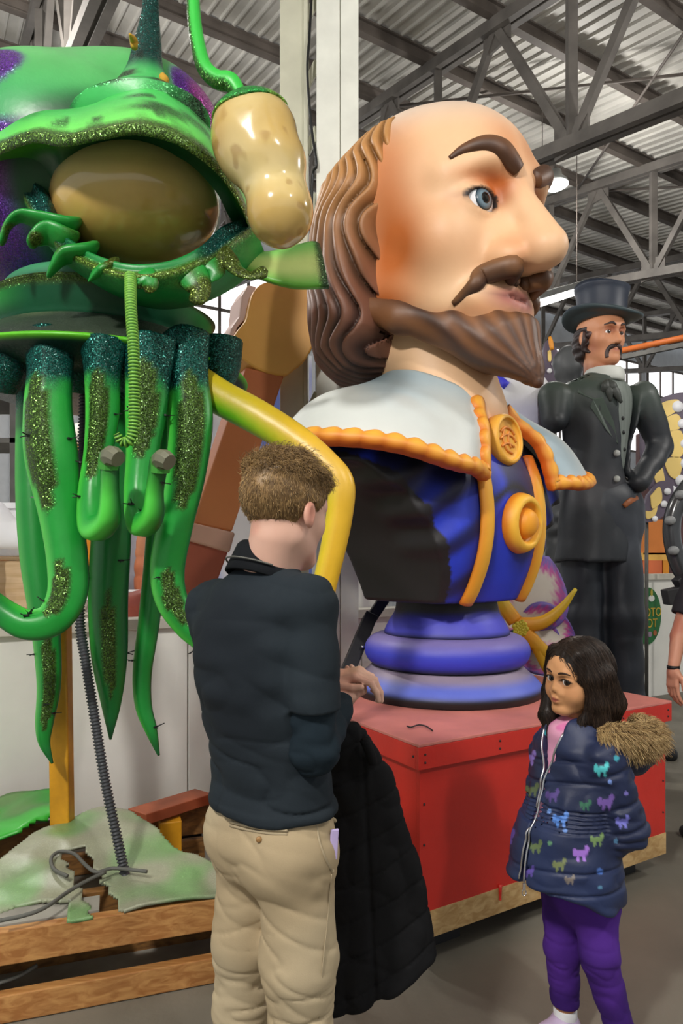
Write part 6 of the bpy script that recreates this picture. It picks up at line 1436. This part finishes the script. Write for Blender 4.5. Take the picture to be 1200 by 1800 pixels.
# head and hat
tC, tK, tR = P(1056, 594, SY), 0.475, frame(18, -2)
TO = dict(nose_len=0.46, nose_r=0.04, brow=0.045, ear=1, jaw=0.005, mouth_z=-0.29)
def thead(p): return smin(head_field(((p - tC) @ tR) / tK, TO) * tK, cap(p, tC + tR @ np.array((0, -0.08, -0.3)) * tK, P(1056, 672, SY), 0.11, 0.13), 0.03)
def thead_c(V, N):
    q = ((V - tC) @ tR) / tK; a = q.copy(); a[:, 0] = np.abs(a[:, 0]); c = lerp(srgb(206, 142, 104), srgb(150, 80, 56), np.clip(0.8 * g3(a, (0.1, 0.35, 0.04), (0.12, 0.1, 0.06)) + 0.7 * g3(a, (0.24, 0.12, -0.2), (0.1, 0.15, 0.12)) + 0.6 * sstep(-0.4, -0.55, q[:, 2]), 0, 1))
    return lerp(c, srgb(160, 82, 66), g3(a, (0, 0.37, -0.29), (0.09, 0.06, 0.025)))
hS = sculpt('statue_head', thead, tC - [0.35, 0.35, 0.42], tC + [0.35, 0.35, 0.3], 0.011, 'paint', st, thead_c)
eye_parts((tC, tR, tK), 1, TO, hS, (0.0, 1, 0), (0.5, srgb(80, 60, 44), srgb(40, 28, 20)))
HBK = srgb(46, 32, 30)
for s in (-1, 1):
    for nm, xs, fl in (('eyebrow', [(0.05, 0.1, 0.014), (0.12, 0.13, 0.02), (0.22, 0.1, 0.01)], 0.7), ('moustache_half', [(0.01, -0.225, 0.03), (0.06, -0.235, 0.04), (0.11, -0.27, 0.035), (0.13, -0.34, 0.035), (0.13, -0.42, 0.03)], 0.8), ('sideburn', [(0.33, 0.08, 0.03), (0.325, -0.06, 0.06), (0.29, -0.2, 0.07), (0.26, -0.28, 0.02)], 0.6)):
        pts = [on_head(s * x, z, thead, (tC, tR, tK), lift=0.0) for x, z, r in xs]; V, F, t, an = tube(pts, [r * tK for _, _, r in xs], 10, 5, fl, ref=tR[:, 1]); mk(nm, V, F, 'paint', hS, True, lerp(HBK, srgb(90, 66, 60), np.clip(noise(V, 30), 0, 1)))
def thair(p):
    q = ((p - tC) @ tR) / tK; a = q.copy(); a[:, 0] = np.abs(a[:, 0]); d = ell(q, (0, -0.12, -0.05), (0.38, 0.42, 0.44)); d = smax(d, q[:, 1] - np.interp(q[:, 2], [-0.5, -0.1, 0.1, 0.3], [-0.2, 0.04, 0.19, 0.25]), 0.03); d = smax(d, -ell(a, (0.37, -0.03, -0.06), (0.09, 0.09, 0.13)), 0.02)
    return (d + 0.014 * np.sin(q[:, 2] * 40 + 4 * noise(p, 8))) * tK
sculpt('hair', thair, tC - [0.35, 0.35, 0.35], tC + [0.35, 0.35, 0.3], 0.013, 'paint', hS, lambda V, N: lerp(HBK, srgb(110, 84, 80), sstep(0.1, .6, noise(V, 14))))
hc = P(1059, 568, SY); hc[1] = SY + 0.02
V, F = lathe(hc, catmull([(0.12, 0.0), (0.2, 0.0), (0.29, 0.0), (0.31, 0.012), (0.3, 0.026), (0.22, 0.02), (0.198, 0.03), (0.192, 0.12), (0.2, 0.22), (0.212, 0.262), (0.2, 0.272), (0.05, 0.268)], 4), 48)
r = np.hypot(V[:, 0] - hc[0], V[:, 1] - hc[1]); V[:, 2] += 0.055 * np.maximum((np.abs((V[:, 0] - hc[0]) * 0.9 + (V[:, 1] - hc[1]) * 0.4) / 0.3), 0) ** 2 * (r > 0.215)
V[:, 2] -= 0.05 * (V[:, 0] - hc[0])
hat = mk('top_hat', V, F, 'paint', st, True, lerp(srgb(58, 72, 76), srgb(38, 46, 62), sstep(0.06, 0.1, V[:, 2] - hc[2])))
V, F = lathe(hc, [(0.19, 0.035), (0.2, 0.035), (0.197, 0.085), (0.188, 0.085)], 40); V[:, 2] -= 0.05 * (V[:, 0] - hc[0]); mk('hat_band', V, F, 'paint', hat, True, srgb(62, 74, 78))

# ---------------------------------------------------------------- giant flower behind the bust
FY = 4.55
flw = thing('flower_prop', 'giant white magenta and purple flower prop behind the pedestal', 'flower', (P(915, 1105, FY)[0], FY, 0))
def petal(base, tip, w, bend, seed):
    base, tip = np.asarray(base), np.asarray(tip); d = tip - base; L = np.linalg.norm(d); d = d / L; sd = unit(np.cross(d, (0.15, -1, 0.1))); nrm = np.cross(sd, d)
    u = np.linspace(0, 1, 24); v = np.linspace(-1, 1, 17); Gd = np.zeros((24, 17, 3)); ww = w * np.sin(np.pi * (0.06 + 0.92 * u) ** 0.8) ** 0.7
    for i in range(24): Gd[i] = base + d * L * u[i] + sd * (ww[i] * v)[:, None] + nrm * (bend * (v ** 2) * ww[i] / w * 0.6 - bend * u[i] ** 2 * 1.2)[:, None]
    V, F = shell(Gd, 0.02); U = np.tile(np.repeat(u, 17), 2); Vv = np.tile(np.tile(np.abs(v), 24), 2); e = np.maximum(Vv, sstep(0.5, 1, U)) + 0.09 * np.sin(np.arange(len(V)) * 2.1)
    c = lerp(srgb(206, 198, 184), srgb(190, 70, 150), sstep(0.5, 0.72, e)); c = lerp(c, srgb(116, 96, 176), sstep(0.78, 0.92, e)); mk('petal', V, F, 'paint', flw, True, c)
b = P(912, 1095, FY)
petal(b, P(972, 988, FY - 0.1), 0.24, 0.12, 1); petal(b, P(1012, 1118, FY - 0.1), 0.17, 0.1, 2); petal(b, P(862, 1040, FY), 0.2, 0.1, 3); petal(b + [0, 0, -.05], P(985, 1180, FY - 0.05), 0.18, 0.1, 4); petal(b + [0, .1, 0], P(905, 960, FY + .15), 0.24, 0.1, 5); petal(b + [0, .1, -.05], P(890, 1200, FY), 0.2, 0.1, 6)
for pts in ([(905, 1098), (950, 1095), (985, 1070), (1012, 1035)], [(915, 1110), (940, 1130), (955, 1165), (960, 1185)], [(905, 1092), (890, 1070), (880, 1050)], [(918, 1108), (950, 1140), (985, 1165)]):
    V, F, t, an = tube([P(x, y, FY - 0.2) for x, y in pts], [0.05, 0.045, 0.03, 0.012][:len(pts)], 10, 6, 0.6); mk('stamen', V, F, 'paint', flw, True, lerp(srgb(224, 140, 20), srgb(206, 180, 40), t))
for i in range(26):
    q = P(915 + 12 * math.cos(i * 2.4) * (i / 26) ** .5, 1105 + 12 * math.sin(i * 2.4) * (i / 26) ** .5, FY - 0.22); V, F = lathe(q, [(0.002, 0.02), (0.014, 0.012), (0.016, -0.004), (0.005, -0.014)], 8); mk('pollen_bead', V, F, 'paint', flw, True, srgb(196, 178, 40))
V, F, t, an = tube([P(912, 1100, FY), P(915, 1200, FY + .05), np.array([P(915, 0, FY)[0], FY + .05, 0.0])], 0.05, 12, 5); mk('stem', V, F, 'paint', flw, True, srgb(40, 110, 50))

# ---------------------------------------------------------------- carved wooden neck prop and painted backdrop
GY = 4.02
gp = thing('carved_neck_prop', 'giant orange-brown carved instrument neck prop beside the column', 'parade prop', P(385, 1090, GY))
dep = np.array([-0.09, 0.19, 0.0])
OB = lambda V: lerp(srgb(196, 116, 52), srgb(214, 158, 74), sstep(-.6, .6, noise(V, 2.2)))
def outline(pts, n=70):
    pts = np.array([P(x, y, GY) for x, y in pts]); c = catmull(np.vstack([pts, pts[:1]]), 7)[:-1]; return c
V, F = slab(outline([(412, 622), (407, 600), (418, 580), (432, 562), (438, 535), (446, 512), (466, 496), (498, 494), (532, 500), (551, 522), (557, 560), (553, 600), (536, 634), (518, 650), (498, 660), (455, 650)]), dep); mk('peg_head', V, F, 'paint', gp, False, OB(V), bevel=0.02)
def quad_slab(name, pts, c, d=dep, off=0.0): V, F = slab([P(x, y, GY + off) for x, y in pts], d); mk(name, V, F, 'paint', gp, False, c(V) if callable(c) else c, bevel=0.012)
quad_slab('neck', [(432, 645), (500, 660), (408, 935), (338, 920)], lambda V: lerp(srgb(196, 122, 68), srgb(178, 98, 52), sstep(1.6, 2.4, V[:, 2])), off=0.01)
quad_slab('neck_ring', [(336, 918), (414, 936), (404, 972), (330, 950)], srgb(206, 160, 138), off=-0.03)
quad_slab('neck_foot', [(332, 950), (402, 968), (362, 1078), (292, 1078)], srgb(168, 84, 58), off=0.0)
quad_slab('side_moulding', [(408, 600), (418, 575), (432, 560), (440, 525), (452, 503), (436, 500), (424, 520), (420, 556), (406, 576), (400, 600)], srgb(206, 170, 160), d=np.array([-0.1, 0.2, 0]), off=0.04)
bd = thing('painted_backdrop', 'tall blue and white cloud-painted panel leaning behind the carved neck', 'panel', P(420, 1070, 5.2))
V, F = obox(P(420, 850, 5.25), (0.55, 0.1, 0), (0, 0.03, 0), (0, 0, 1.02)); 
nx, nz_ = 30, 40; Gd = np.array([[P(420, 850, 5.25) + np.array([0.55 * (2 * i / (nx - 1) - 1), 0.1 * (2 * i / (nx - 1) - 1), 1.0 * (2 * j / (nz_ - 1) - 1)]) for i in range(nx)] for j in range(nz_)])
V, F = shell(Gd, 0.04); mk('panel_board', V, F, 'paint', bd, True, lerp(srgb(120, 140, 226), srgb(240, 240, 246), sstep(-0.25, 0.3, noise(V * np.array([1, 1, .6]), 4)))); mk('panel_foot', *obox(P(420, 1085, 5.25), (0.5, 0.09, 0), (0, 0.12, 0), (0, 0, 0.03)), 'ledge', bd, False)

# ---------------------------------------------------------------- things stored on the deck at left
DZ = 1.08
def on_deck(px, Y): return np.array([xy(px, Y), Y, DZ])
def box_thing(name, label, cat, px, Y, w, d, h, mat, z0=None, extra=None):
    b = on_deck(px, Y) if z0 is None else np.array([xy(px, Y), Y, z0]); t = thing(name, label, cat, b)
    mk('body', *obox(b + [0, 0, h / 2], (w / 2, 0, 0), (0, d / 2, 0), (0, 0, h / 2)), mat, t, False, bevel=0.006); return t, b
material('white_board', srgb(236, 236, 238), 0.5); material('light_ply', srgb(214, 186, 148), 0.6, wood=(0, srgb(196, 164, 122), 0.8)); material('grey_foam', srgb(176, 172, 180), 0.7)
t, b = box_thing('plywood_crate', 'pale plywood crate standing on the deck behind the left tentacle', 'crate', 32, 5.0, 0.26, 0.3, 0.42, 'light_ply'); mk('lid', *obox(b + [0, 0, 0.435], (0.145, 0, 0), (0, 0.165, 0), (0, 0, 0.012)), 'light_ply', t, False)
t, b = box_thing('white_cabinet', 'white box cabinet stacked on the plywood crate', 'cabinet', 30, 5.0, 0.2, 0.26, 0.34, 'white_board', DZ + 0.45); mk('top', *obox(b + [-0.03, -0.01, 0.36], (0.17, 0, 0), (0, 0.15, 0), (0, 0, 0.02)), 'white_board', t, False)
t = thing('storage_rack', 'grey steel storage rack far behind the left tentacles', 'rack', on_deck(5, 5.6))
for dx in (-0.45, 0.1):
    for dy in (0, 0.5): mk('upright', *obox(on_deck(5, 5.6) + [dx, dy, 0.9], (0.03, 0, 0), (0, 0.03, 0), (0, 0, 0.9)), 'steel', t, False)
for z in (0.25, 0.8, 1.4, 1.75): mk('shelf', *obox(on_deck(5, 5.6) + [-0.17, 0.25, z], (0.32, 0, 0), (0, 0.28, 0), (0, 0, 0.02)), 'steel', t, False)
t, b = box_thing('toolbox', 'small blue and orange toolbox on the rack shelf', 'toolbox', -8, 5.85, 0.26, 0.2, 0.14, material('tool_blue', srgb(40, 62, 120), 0.5), DZ + 0.275); mk('lid', *obox(b + [0, 0, 0.16], (0.14, 0, 0), (0, 0.11, 0), (0, 0, 0.018)), material('tool_orange', srgb(206, 90, 40), 0.5), t, False)
wt = thing('work_table', 'white-topped work table behind the hanging tentacles', 'table', on_deck(215, 5.2)); mk('table_top', *obox(on_deck(215, 5.2) + [0, 0, 0.16], (0.34, 0, 0), (0, 0.2, 0), (0, 0, 0.03)), 'white_board', wt, False)
for dx in (-0.28, 0.28):
    for dy in (-0.15, 0.15): mk('leg', *obox(on_deck(215, 5.2) + [dx, dy, 0.065], (0.02, 0, 0), (0, 0.02, 0), (0, 0, 0.065)), 'steel', wt, False)
def blob(name, label, cat, prims, col, h=0.03, z0=DZ):
    pts = np.array([c for c, r in prims]); rr = max(max(r) for c, r in prims) + 0.05
    def f(p):
        d = None
        for c, r in prims: e = ell(p, c, r); d = e if d is None else smin(d, e, 0.08)
        return smax(d, z0 - p[:, 2], 0.01) - folds(p, 4, 0.02, 71)
    base = pts[np.argmin(pts[:, 2])].copy(); o = sculpt(name, f, pts.min(0) - rr, pts.max(0) + rr, h, 'paint', None, col); return tag(o, label, cat)
gw = lambda a, b, s=3: (lambda V, N: lerp(srgb(*a), srgb(*b), sstep(-.3, .5, noise(V, s))))
blob('grey_foam_figure', 'unpainted grey foam figure seen between the hanging tentacles', 'sculpture', [(on_deck(215, 6.0) + [0, 0, 0.3], (0.3, 0.22, 0.4)), (on_deck(215, 6.0) + [0.05, 0, 0.85], (0.22, 0.2, 0.4)), (on_deck(212, 6.0) + [0, 0, 1.35], (0.16, 0.16, 0.2))], gw((150, 146, 156), (186, 182, 190)))
blob('copper_figure', 'small copper-toned figure beside the grey foam figure', 'sculpture', [(on_deck(258, 5.5) + [0, 0, 0.2], (0.1, 0.1, 0.24)), (on_deck(258, 5.5) + [0, 0, 0.5], (0.08, 0.08, 0.14)), (on_deck(257, 5.5) + [0, 0, 0.68], (0.05, 0.05, 0.07))], gw((168, 92, 56), (206, 140, 100)), 0.02)
blob('white_wing', 'white curved wing-like foam piece at far left', 'sculpture', [(on_deck(-5, 4.7) + [0, 0, 0.68], (0.1, 0.06, 0.14)), (on_deck(20, 4.7) + [0, 0, 0.6], (0.12, 0.06, 0.07)), (on_deck(45, 4.7) + [0, 0, 0.56], (0.12, 0.06, 0.05)), (on_deck(0, 4.7) + [-0.1, 0, 0.3], (0.07, 0.06, 0.32))], gw((200, 198, 206), (236, 236, 240)), 0.02)
blob('orange_figure', 'orange and white painted figure behind the tentacles', 'sculpture', [(on_deck(142, 5.6) + [0, 0, 0.5], (0.12, 0.12, 0.5)), (on_deck(140, 5.6) + [0, 0, 1.2], (0.13, 0.13, 0.35))], lambda V, N: lerp(srgb(236, 226, 216), srgb(232, 150, 40), sstep(-.1, .1, np.sin(V[:, 2] * 9))), 0.03)
blob('white_drapery_statue', 'white draped statue glimpsed in the gap under the bust shoulder', 'statue', [(np.array([xy(640, 6.2), 6.2, 1.5]), (0.28, 0.22, 0.6)), (np.array([xy(640, 6.2), 6.2, 2.2]), (0.16, 0.16, 0.22))], lambda V, N: lerp(srgb(222, 218, 224), srgb(250, 250, 250), sstep(-.5, .5, np.sin(V[:, 0] * 40 + V[:, 2] * 6 + 3 * noise(V, 2)))), 0.03, 1.08)
blob('red_base_block', 'brick-red foam base resting on the half wall ledge', 'base block', [(np.array([xy(262, 4.35), 4.35, 1.22]), (0.2, 0.1, 0.1))], gw((150, 66, 50), (178, 92, 70)), 0.02, 1.085)
# white winged heap beyond the bust beard
blob('white_cloud_prop', 'pale lilac-white cloud prop behind the giant beard', 'parade prop', [(P(905, 690, 5.6), (0.22, 0.2, 0.2)), (P(925, 720, 5.6), (0.22, 0.2, 0.3)), (P(900, 800, 5.6), (0.25, 0.2, 0.5)), (np.array([P(905, 0, 5.6)[0], 5.6, 0.6]), (0.25, 0.2, 0.7))], gw((206, 206, 232), (246, 246, 250), 2), 0.04, 0.0)
V, F, t, an = tube([P(868, 660, 5.5), P(878, 668, 5.46), P(890, 678, 5.42)], 0.035, 8, 4); tag(mk('blue_ribbon', V, F, 'paint', None, True, srgb(70, 70, 226)), 'short bright blue ribbon on the white cloud prop', 'ribbon')
# black helmet-like head behind the statue shoulder
blob('black_glossy_head', 'glossy black rounded head prop behind the statue shoulder', 'parade prop', [(P(998, 640, 6.4), (0.13, 0.13, 0.16)), (P(1000, 700, 6.4), (0.1, 0.1, 0.3)), (np.array([P(1000, 0, 6.4)[0], 6.4, 1.2]), (0.22, 0.2, 1.3))], gw((36, 38, 40), (92, 94, 96), 5), 0.025, 0.0)

# ---------------------------------------------------------------- butterfly wings
def wing(name, label, pts, Y, cells, dots, thick=0.05):
    t = thing(name, label, 'butterfly wing', P(pts[0][0], max(p[1] for p in pts), Y)); o = [P(x, y, Y) for x, y in pts]; c = catmull(np.vstack([o, o[:1]]), 6)[:-1]; V, F = slab(c, (0, thick, 0)); mk('wing_plate', V, F, 'paint', t, False, srgb(92, 80, 98))
    for cell in cells: o = np.array([P(x, y, Y) for x, y in cell]); V, F = slab(catmull(np.vstack([o, o[:1]]), 5)[:-1] - [0, 0.012, 0], (0, 0.014, 0)); mk('yellow_cell', V, F, 'paint', t, False, srgb(238, 206, 120))
    for (x, y, r) in dots: V, F = lathe((0, 0, 0), [(0.0005, 0.012), (r, 0.01), (r, -0.004)], 12); mk('white_dot', V[:, [0, 2, 1]] * np.array([1, -1, 1]) + P(x, y, Y) + [0, -0.004, 0], F, 'paint', t, True, srgb(240, 240, 244))
    return t
wing('butterfly_wing', 'large yellow and black butterfly wing behind the statue elbow', [(1128, 735), (1142, 712), (1165, 698), (1200, 690), (1240, 700), (1250, 780), (1225, 870), (1190, 890), (1165, 900), (1140, 850), (1128, 800)], 7.05,
     [[(1142, 722), (1168, 706), (1192, 704), (1186, 724), (1150, 740)], [(1152, 744), (1188, 728), (1196, 752), (1164, 758)], [(1158, 764), (1196, 758), (1198, 800), (1176, 800)], [(1164, 806), (1196, 806), (1192, 840), (1176, 836)], [(1150, 760), (1158, 800), (1168, 850), (1155, 855), (1140, 800)]], [(1190, 715, .06), (1198, 745, .05), (1203, 780, .05), (1205, 815, .06), (1196, 845, .06), (1180, 862, .05), (1212, 760, .05), (1172, 868, .04)])
wing('butterfly_wing', 'smaller lower butterfly wing with yellow cells above the orange cart', [(1138, 870), (1160, 846), (1182, 852), (1180, 880), (1168, 905), (1142, 918), (1128, 910)], 6.95, [[(1142, 872), (1158, 856), (1162, 880), (1146, 894)], [(1134, 898), (1144, 898), (1154, 890), (1150, 906), (1136, 912)]], [(1172, 864, .035), (1166, 886, .035), (1150, 912, .03)])
wing('butterfly_wing', 'narrow upright dark butterfly wing between beard and statue', [(953, 640), (956, 610), (962, 598), (972, 605), (985, 628), (998, 665), (990, 700), (960, 700)], 6.9, [[(962, 618), (967, 616), (968, 634), (963, 634)], [(980, 645), (990, 662), (985, 668), (978, 660)]], [(965, 652, .025), (972, 640, .02)])
for w_, x_, y0_ in ((bpy.data.objects['butterfly_wing'], 1212, 880), (bpy.data.objects['butterfly_wing.001'], 1136, 905), (bpy.data.objects['butterfly_wing.002'], 975, 695)):
    Yw = w_.location.y + 0.08; mk('support_rod', *tube([P(x_, y0_ - 25, Yw), np.array([P(x_, 0, Yw)[0], Yw, 0.0])], 0.02, 8, 1)[:2], 'steel', w_)
V, F, t, an = tube([P(966, 592, 6.8), P(968, 602, 6.8), P(970, 615, 6.8)], [0.015, 0.025, 0.02], 8, 3); tag(mk('orange_spike', V, F, 'paint', None, True, srgb(230, 150, 40)), 'small orange spike above the dark butterfly wing', 'spike')
for o, a, b in ((0, 955, 672),): 
    V, F = slab([P(x, y, 6.85) for x, y in ((945, 662), (958, 664), (952, 672), (958, 680), (944, 680), (950, 671))], (0, 0.03, 0)); tag(mk('orange_star_scrap', V, F, 'paint', None, False, srgb(226, 120, 30)), 'jagged orange paper scrap beside the white cloud prop', 'scrap')
# orange cart and red beam
ct = thing('orange_cart', 'orange and yellow cart standing behind the half wall at right', 'cart', (P(1150, 0, 8.6)[0], 8.6, 0))
for (x0, x1, y0, y1, c) in ((1118, 1165, 915, 975, srgb(236, 140, 60)), (1112, 1166, 972, 985, srgb(244, 190, 90)), (1118, 1150, 985, 1012, srgb(232, 120, 70)), (1152, 1162, 985, 1015, srgb(230, 150, 40))):
    a, b = P(x0, y0, 8.6), P(x1, y1, 8.6); mk('cart_panel', *obox((a + b) / 2, ((b[0] - a[0]) / 2, 0, 0), (0, 0.2, 0), (0, 0, abs(a[2] - b[2]) / 2)), 'paint', ct, False, c)
b = (P(1112, 0, 8.6)[0], P(1166, 0, 8.6)[0]); mk('chassis', *obox(((b[0] + b[1]) / 2, 8.6, 0.65), ((b[1] - b[0]) / 2, 0, 0), (0, 0.25, 0), (0, 0, 0.64)), 'paint', ct, False, srgb(150, 60, 50))
tag(mk('red_beam', *beam(P(1150, 848, 8.0), P(1300, 866, 8.0), 0.08, 0.09), material('red_steel', srgb(226, 70, 40), 0.5), None, False), 'bright red beam beside the lower butterfly wing', 'beam')
tag(mk('maroon_panel', *obox((P(1185, 0, 9.2)[0], 9.2, 1.6), (0.5, 0, 0), (0, 0.05, 0), (0, 0, 1.6)), material('maroon', srgb(96, 66, 66), 0.7), None, False), 'dull maroon panel behind the orange cart', 'panel')
# black riveted arch prop
AY = 4.6
ar = thing('riveted_arch_prop', 'curved black prop with grey rivets at the right edge', 'parade prop', (P(1205, 0, AY)[0], AY, 0))
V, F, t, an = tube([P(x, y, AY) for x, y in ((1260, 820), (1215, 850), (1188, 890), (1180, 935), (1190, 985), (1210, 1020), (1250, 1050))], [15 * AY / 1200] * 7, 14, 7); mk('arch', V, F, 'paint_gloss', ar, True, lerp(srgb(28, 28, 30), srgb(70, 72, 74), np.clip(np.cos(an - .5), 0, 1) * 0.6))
for (x, y) in ((1178, 915), (1184, 968), (1196, 870)): V, F = lathe((0, 0, 0), catmull([(0.001, 0.035), (0.02, 0.03), (0.03, 0.012), (0.032, -0.02)], 3), 14); mk('rivet', V[:, [0, 2, 1]] * np.array([1, -1, 1]) + P(x, y, AY - 0.06), F, 'paint', ar, True, srgb(130, 132, 132))
mk('stand', *obox((P(1245, 0, AY)[0], AY + 0.05, 0.62), (0.09, 0, 0), (0, 0.09, 0), (0, 0, 0.62)), 'black_paint', ar, False); mk('bracket', *obox(P(1192, 1045, AY - .05), (0.09, 0, 0.02), (0, 0.05, 0), (-.01, 0, 0.05)), 'black_paint', ar, False, bevel=0.006); mk('clamp', *obox(P(1208, 1020, AY - .05), (0.06, 0, 0.05), (0, 0.05, 0), (-.03, 0, 0.05)), 'black_paint', ar, False, bevel=0.006)
# round photo-spot sign on the right half wall
sgY = 7.35; sg0 = P(1150, 1082, sgY); sy = sgY - 0.35
n_ = unit((0.514, -0.857, 0)); rt = unit((0.857, 0.514, 0)); 
# the sign hangs on the face of the wall
t_w = ((sg0 - R0) @ AX); sg = R0 + AX * t_w - BX * 0.05 + np.array([0, 0, CAMZ + (HORIZON - 1082) / FPX * (R0 + AX * t_w)[1]])
sign = thing('oval_sign', 'green oval sign with yellow lettering on the right half wall', 'sign', sg)
an = np.linspace(0, 2 * np.pi, 48, endpoint=False); hw, hh = 0.235, 0.31
def oval(k, off): return sg + np.outer(np.cos(an) * hw * k, AX) + np.outer(np.sin(an) * hh * k, (0, 0, 1)) - BX * off
V, F = slab(oval(1, 0.02), BX * 0.018); mk('sign_board', V, F, 'paint', sign, False, srgb(34, 110, 52))
def text(body, dz, size, c):
    cu = bpy.data.curves.new('lettering', 'FONT'); cu.body = body; cu.align_x = 'CENTER'; cu.align_y = 'CENTER'; cu.size = size; cu.extrude = 0.002; cu.materials.append(c)
    o = bpy.data.objects.new('lettering', cu); COLL.objects.link(o); me = bpy.data.meshes.new_from_object(o.evaluated_get(bpy.context.evaluated_depsgraph_get())); bpy.data.objects.remove(o); o = bpy.data.objects.new('lettering', me); COLL.objects.link(o); o.matrix_world = Matrix.Translation(Vector(sg - BX * 0.024 + np.array([0, 0, dz]))) @ Matrix.Rotation(math.atan2(AX[1], AX[0]), 4, 'Z') @ Matrix.Rotation(math.pi / 2, 4, 'X'); adopt(o, sign)
ly = material('letter_yellow', srgb(214, 176, 60), 0.5)
text('PHOTO', 0.035, 0.135, ly); text('SPOT', -0.085, 0.135, ly)
for (x, z, w, h, c) in ((0.06, 0.19, 0.05, 0.035, srgb(230, 230, 224)), (0.06, 0.25, 0.018, 0.04, srgb(190, 170, 60)), (0.03, -0.2, 0.035, 0.03, srgb(150, 130, 150)), (0.12, -0.19, 0.03, 0.03, srgb(190, 110, 60))):
    V, F = slab(sg + np.outer(np.cos(an) * w, AX) + np.outer(np.sin(an) * h, (0, 0, 1)) + AX * x + np.array([0, 0, z]) - BX * 0.026, BX * 0.006); mk('sign_motif', V, F, 'paint', sign, False, c)
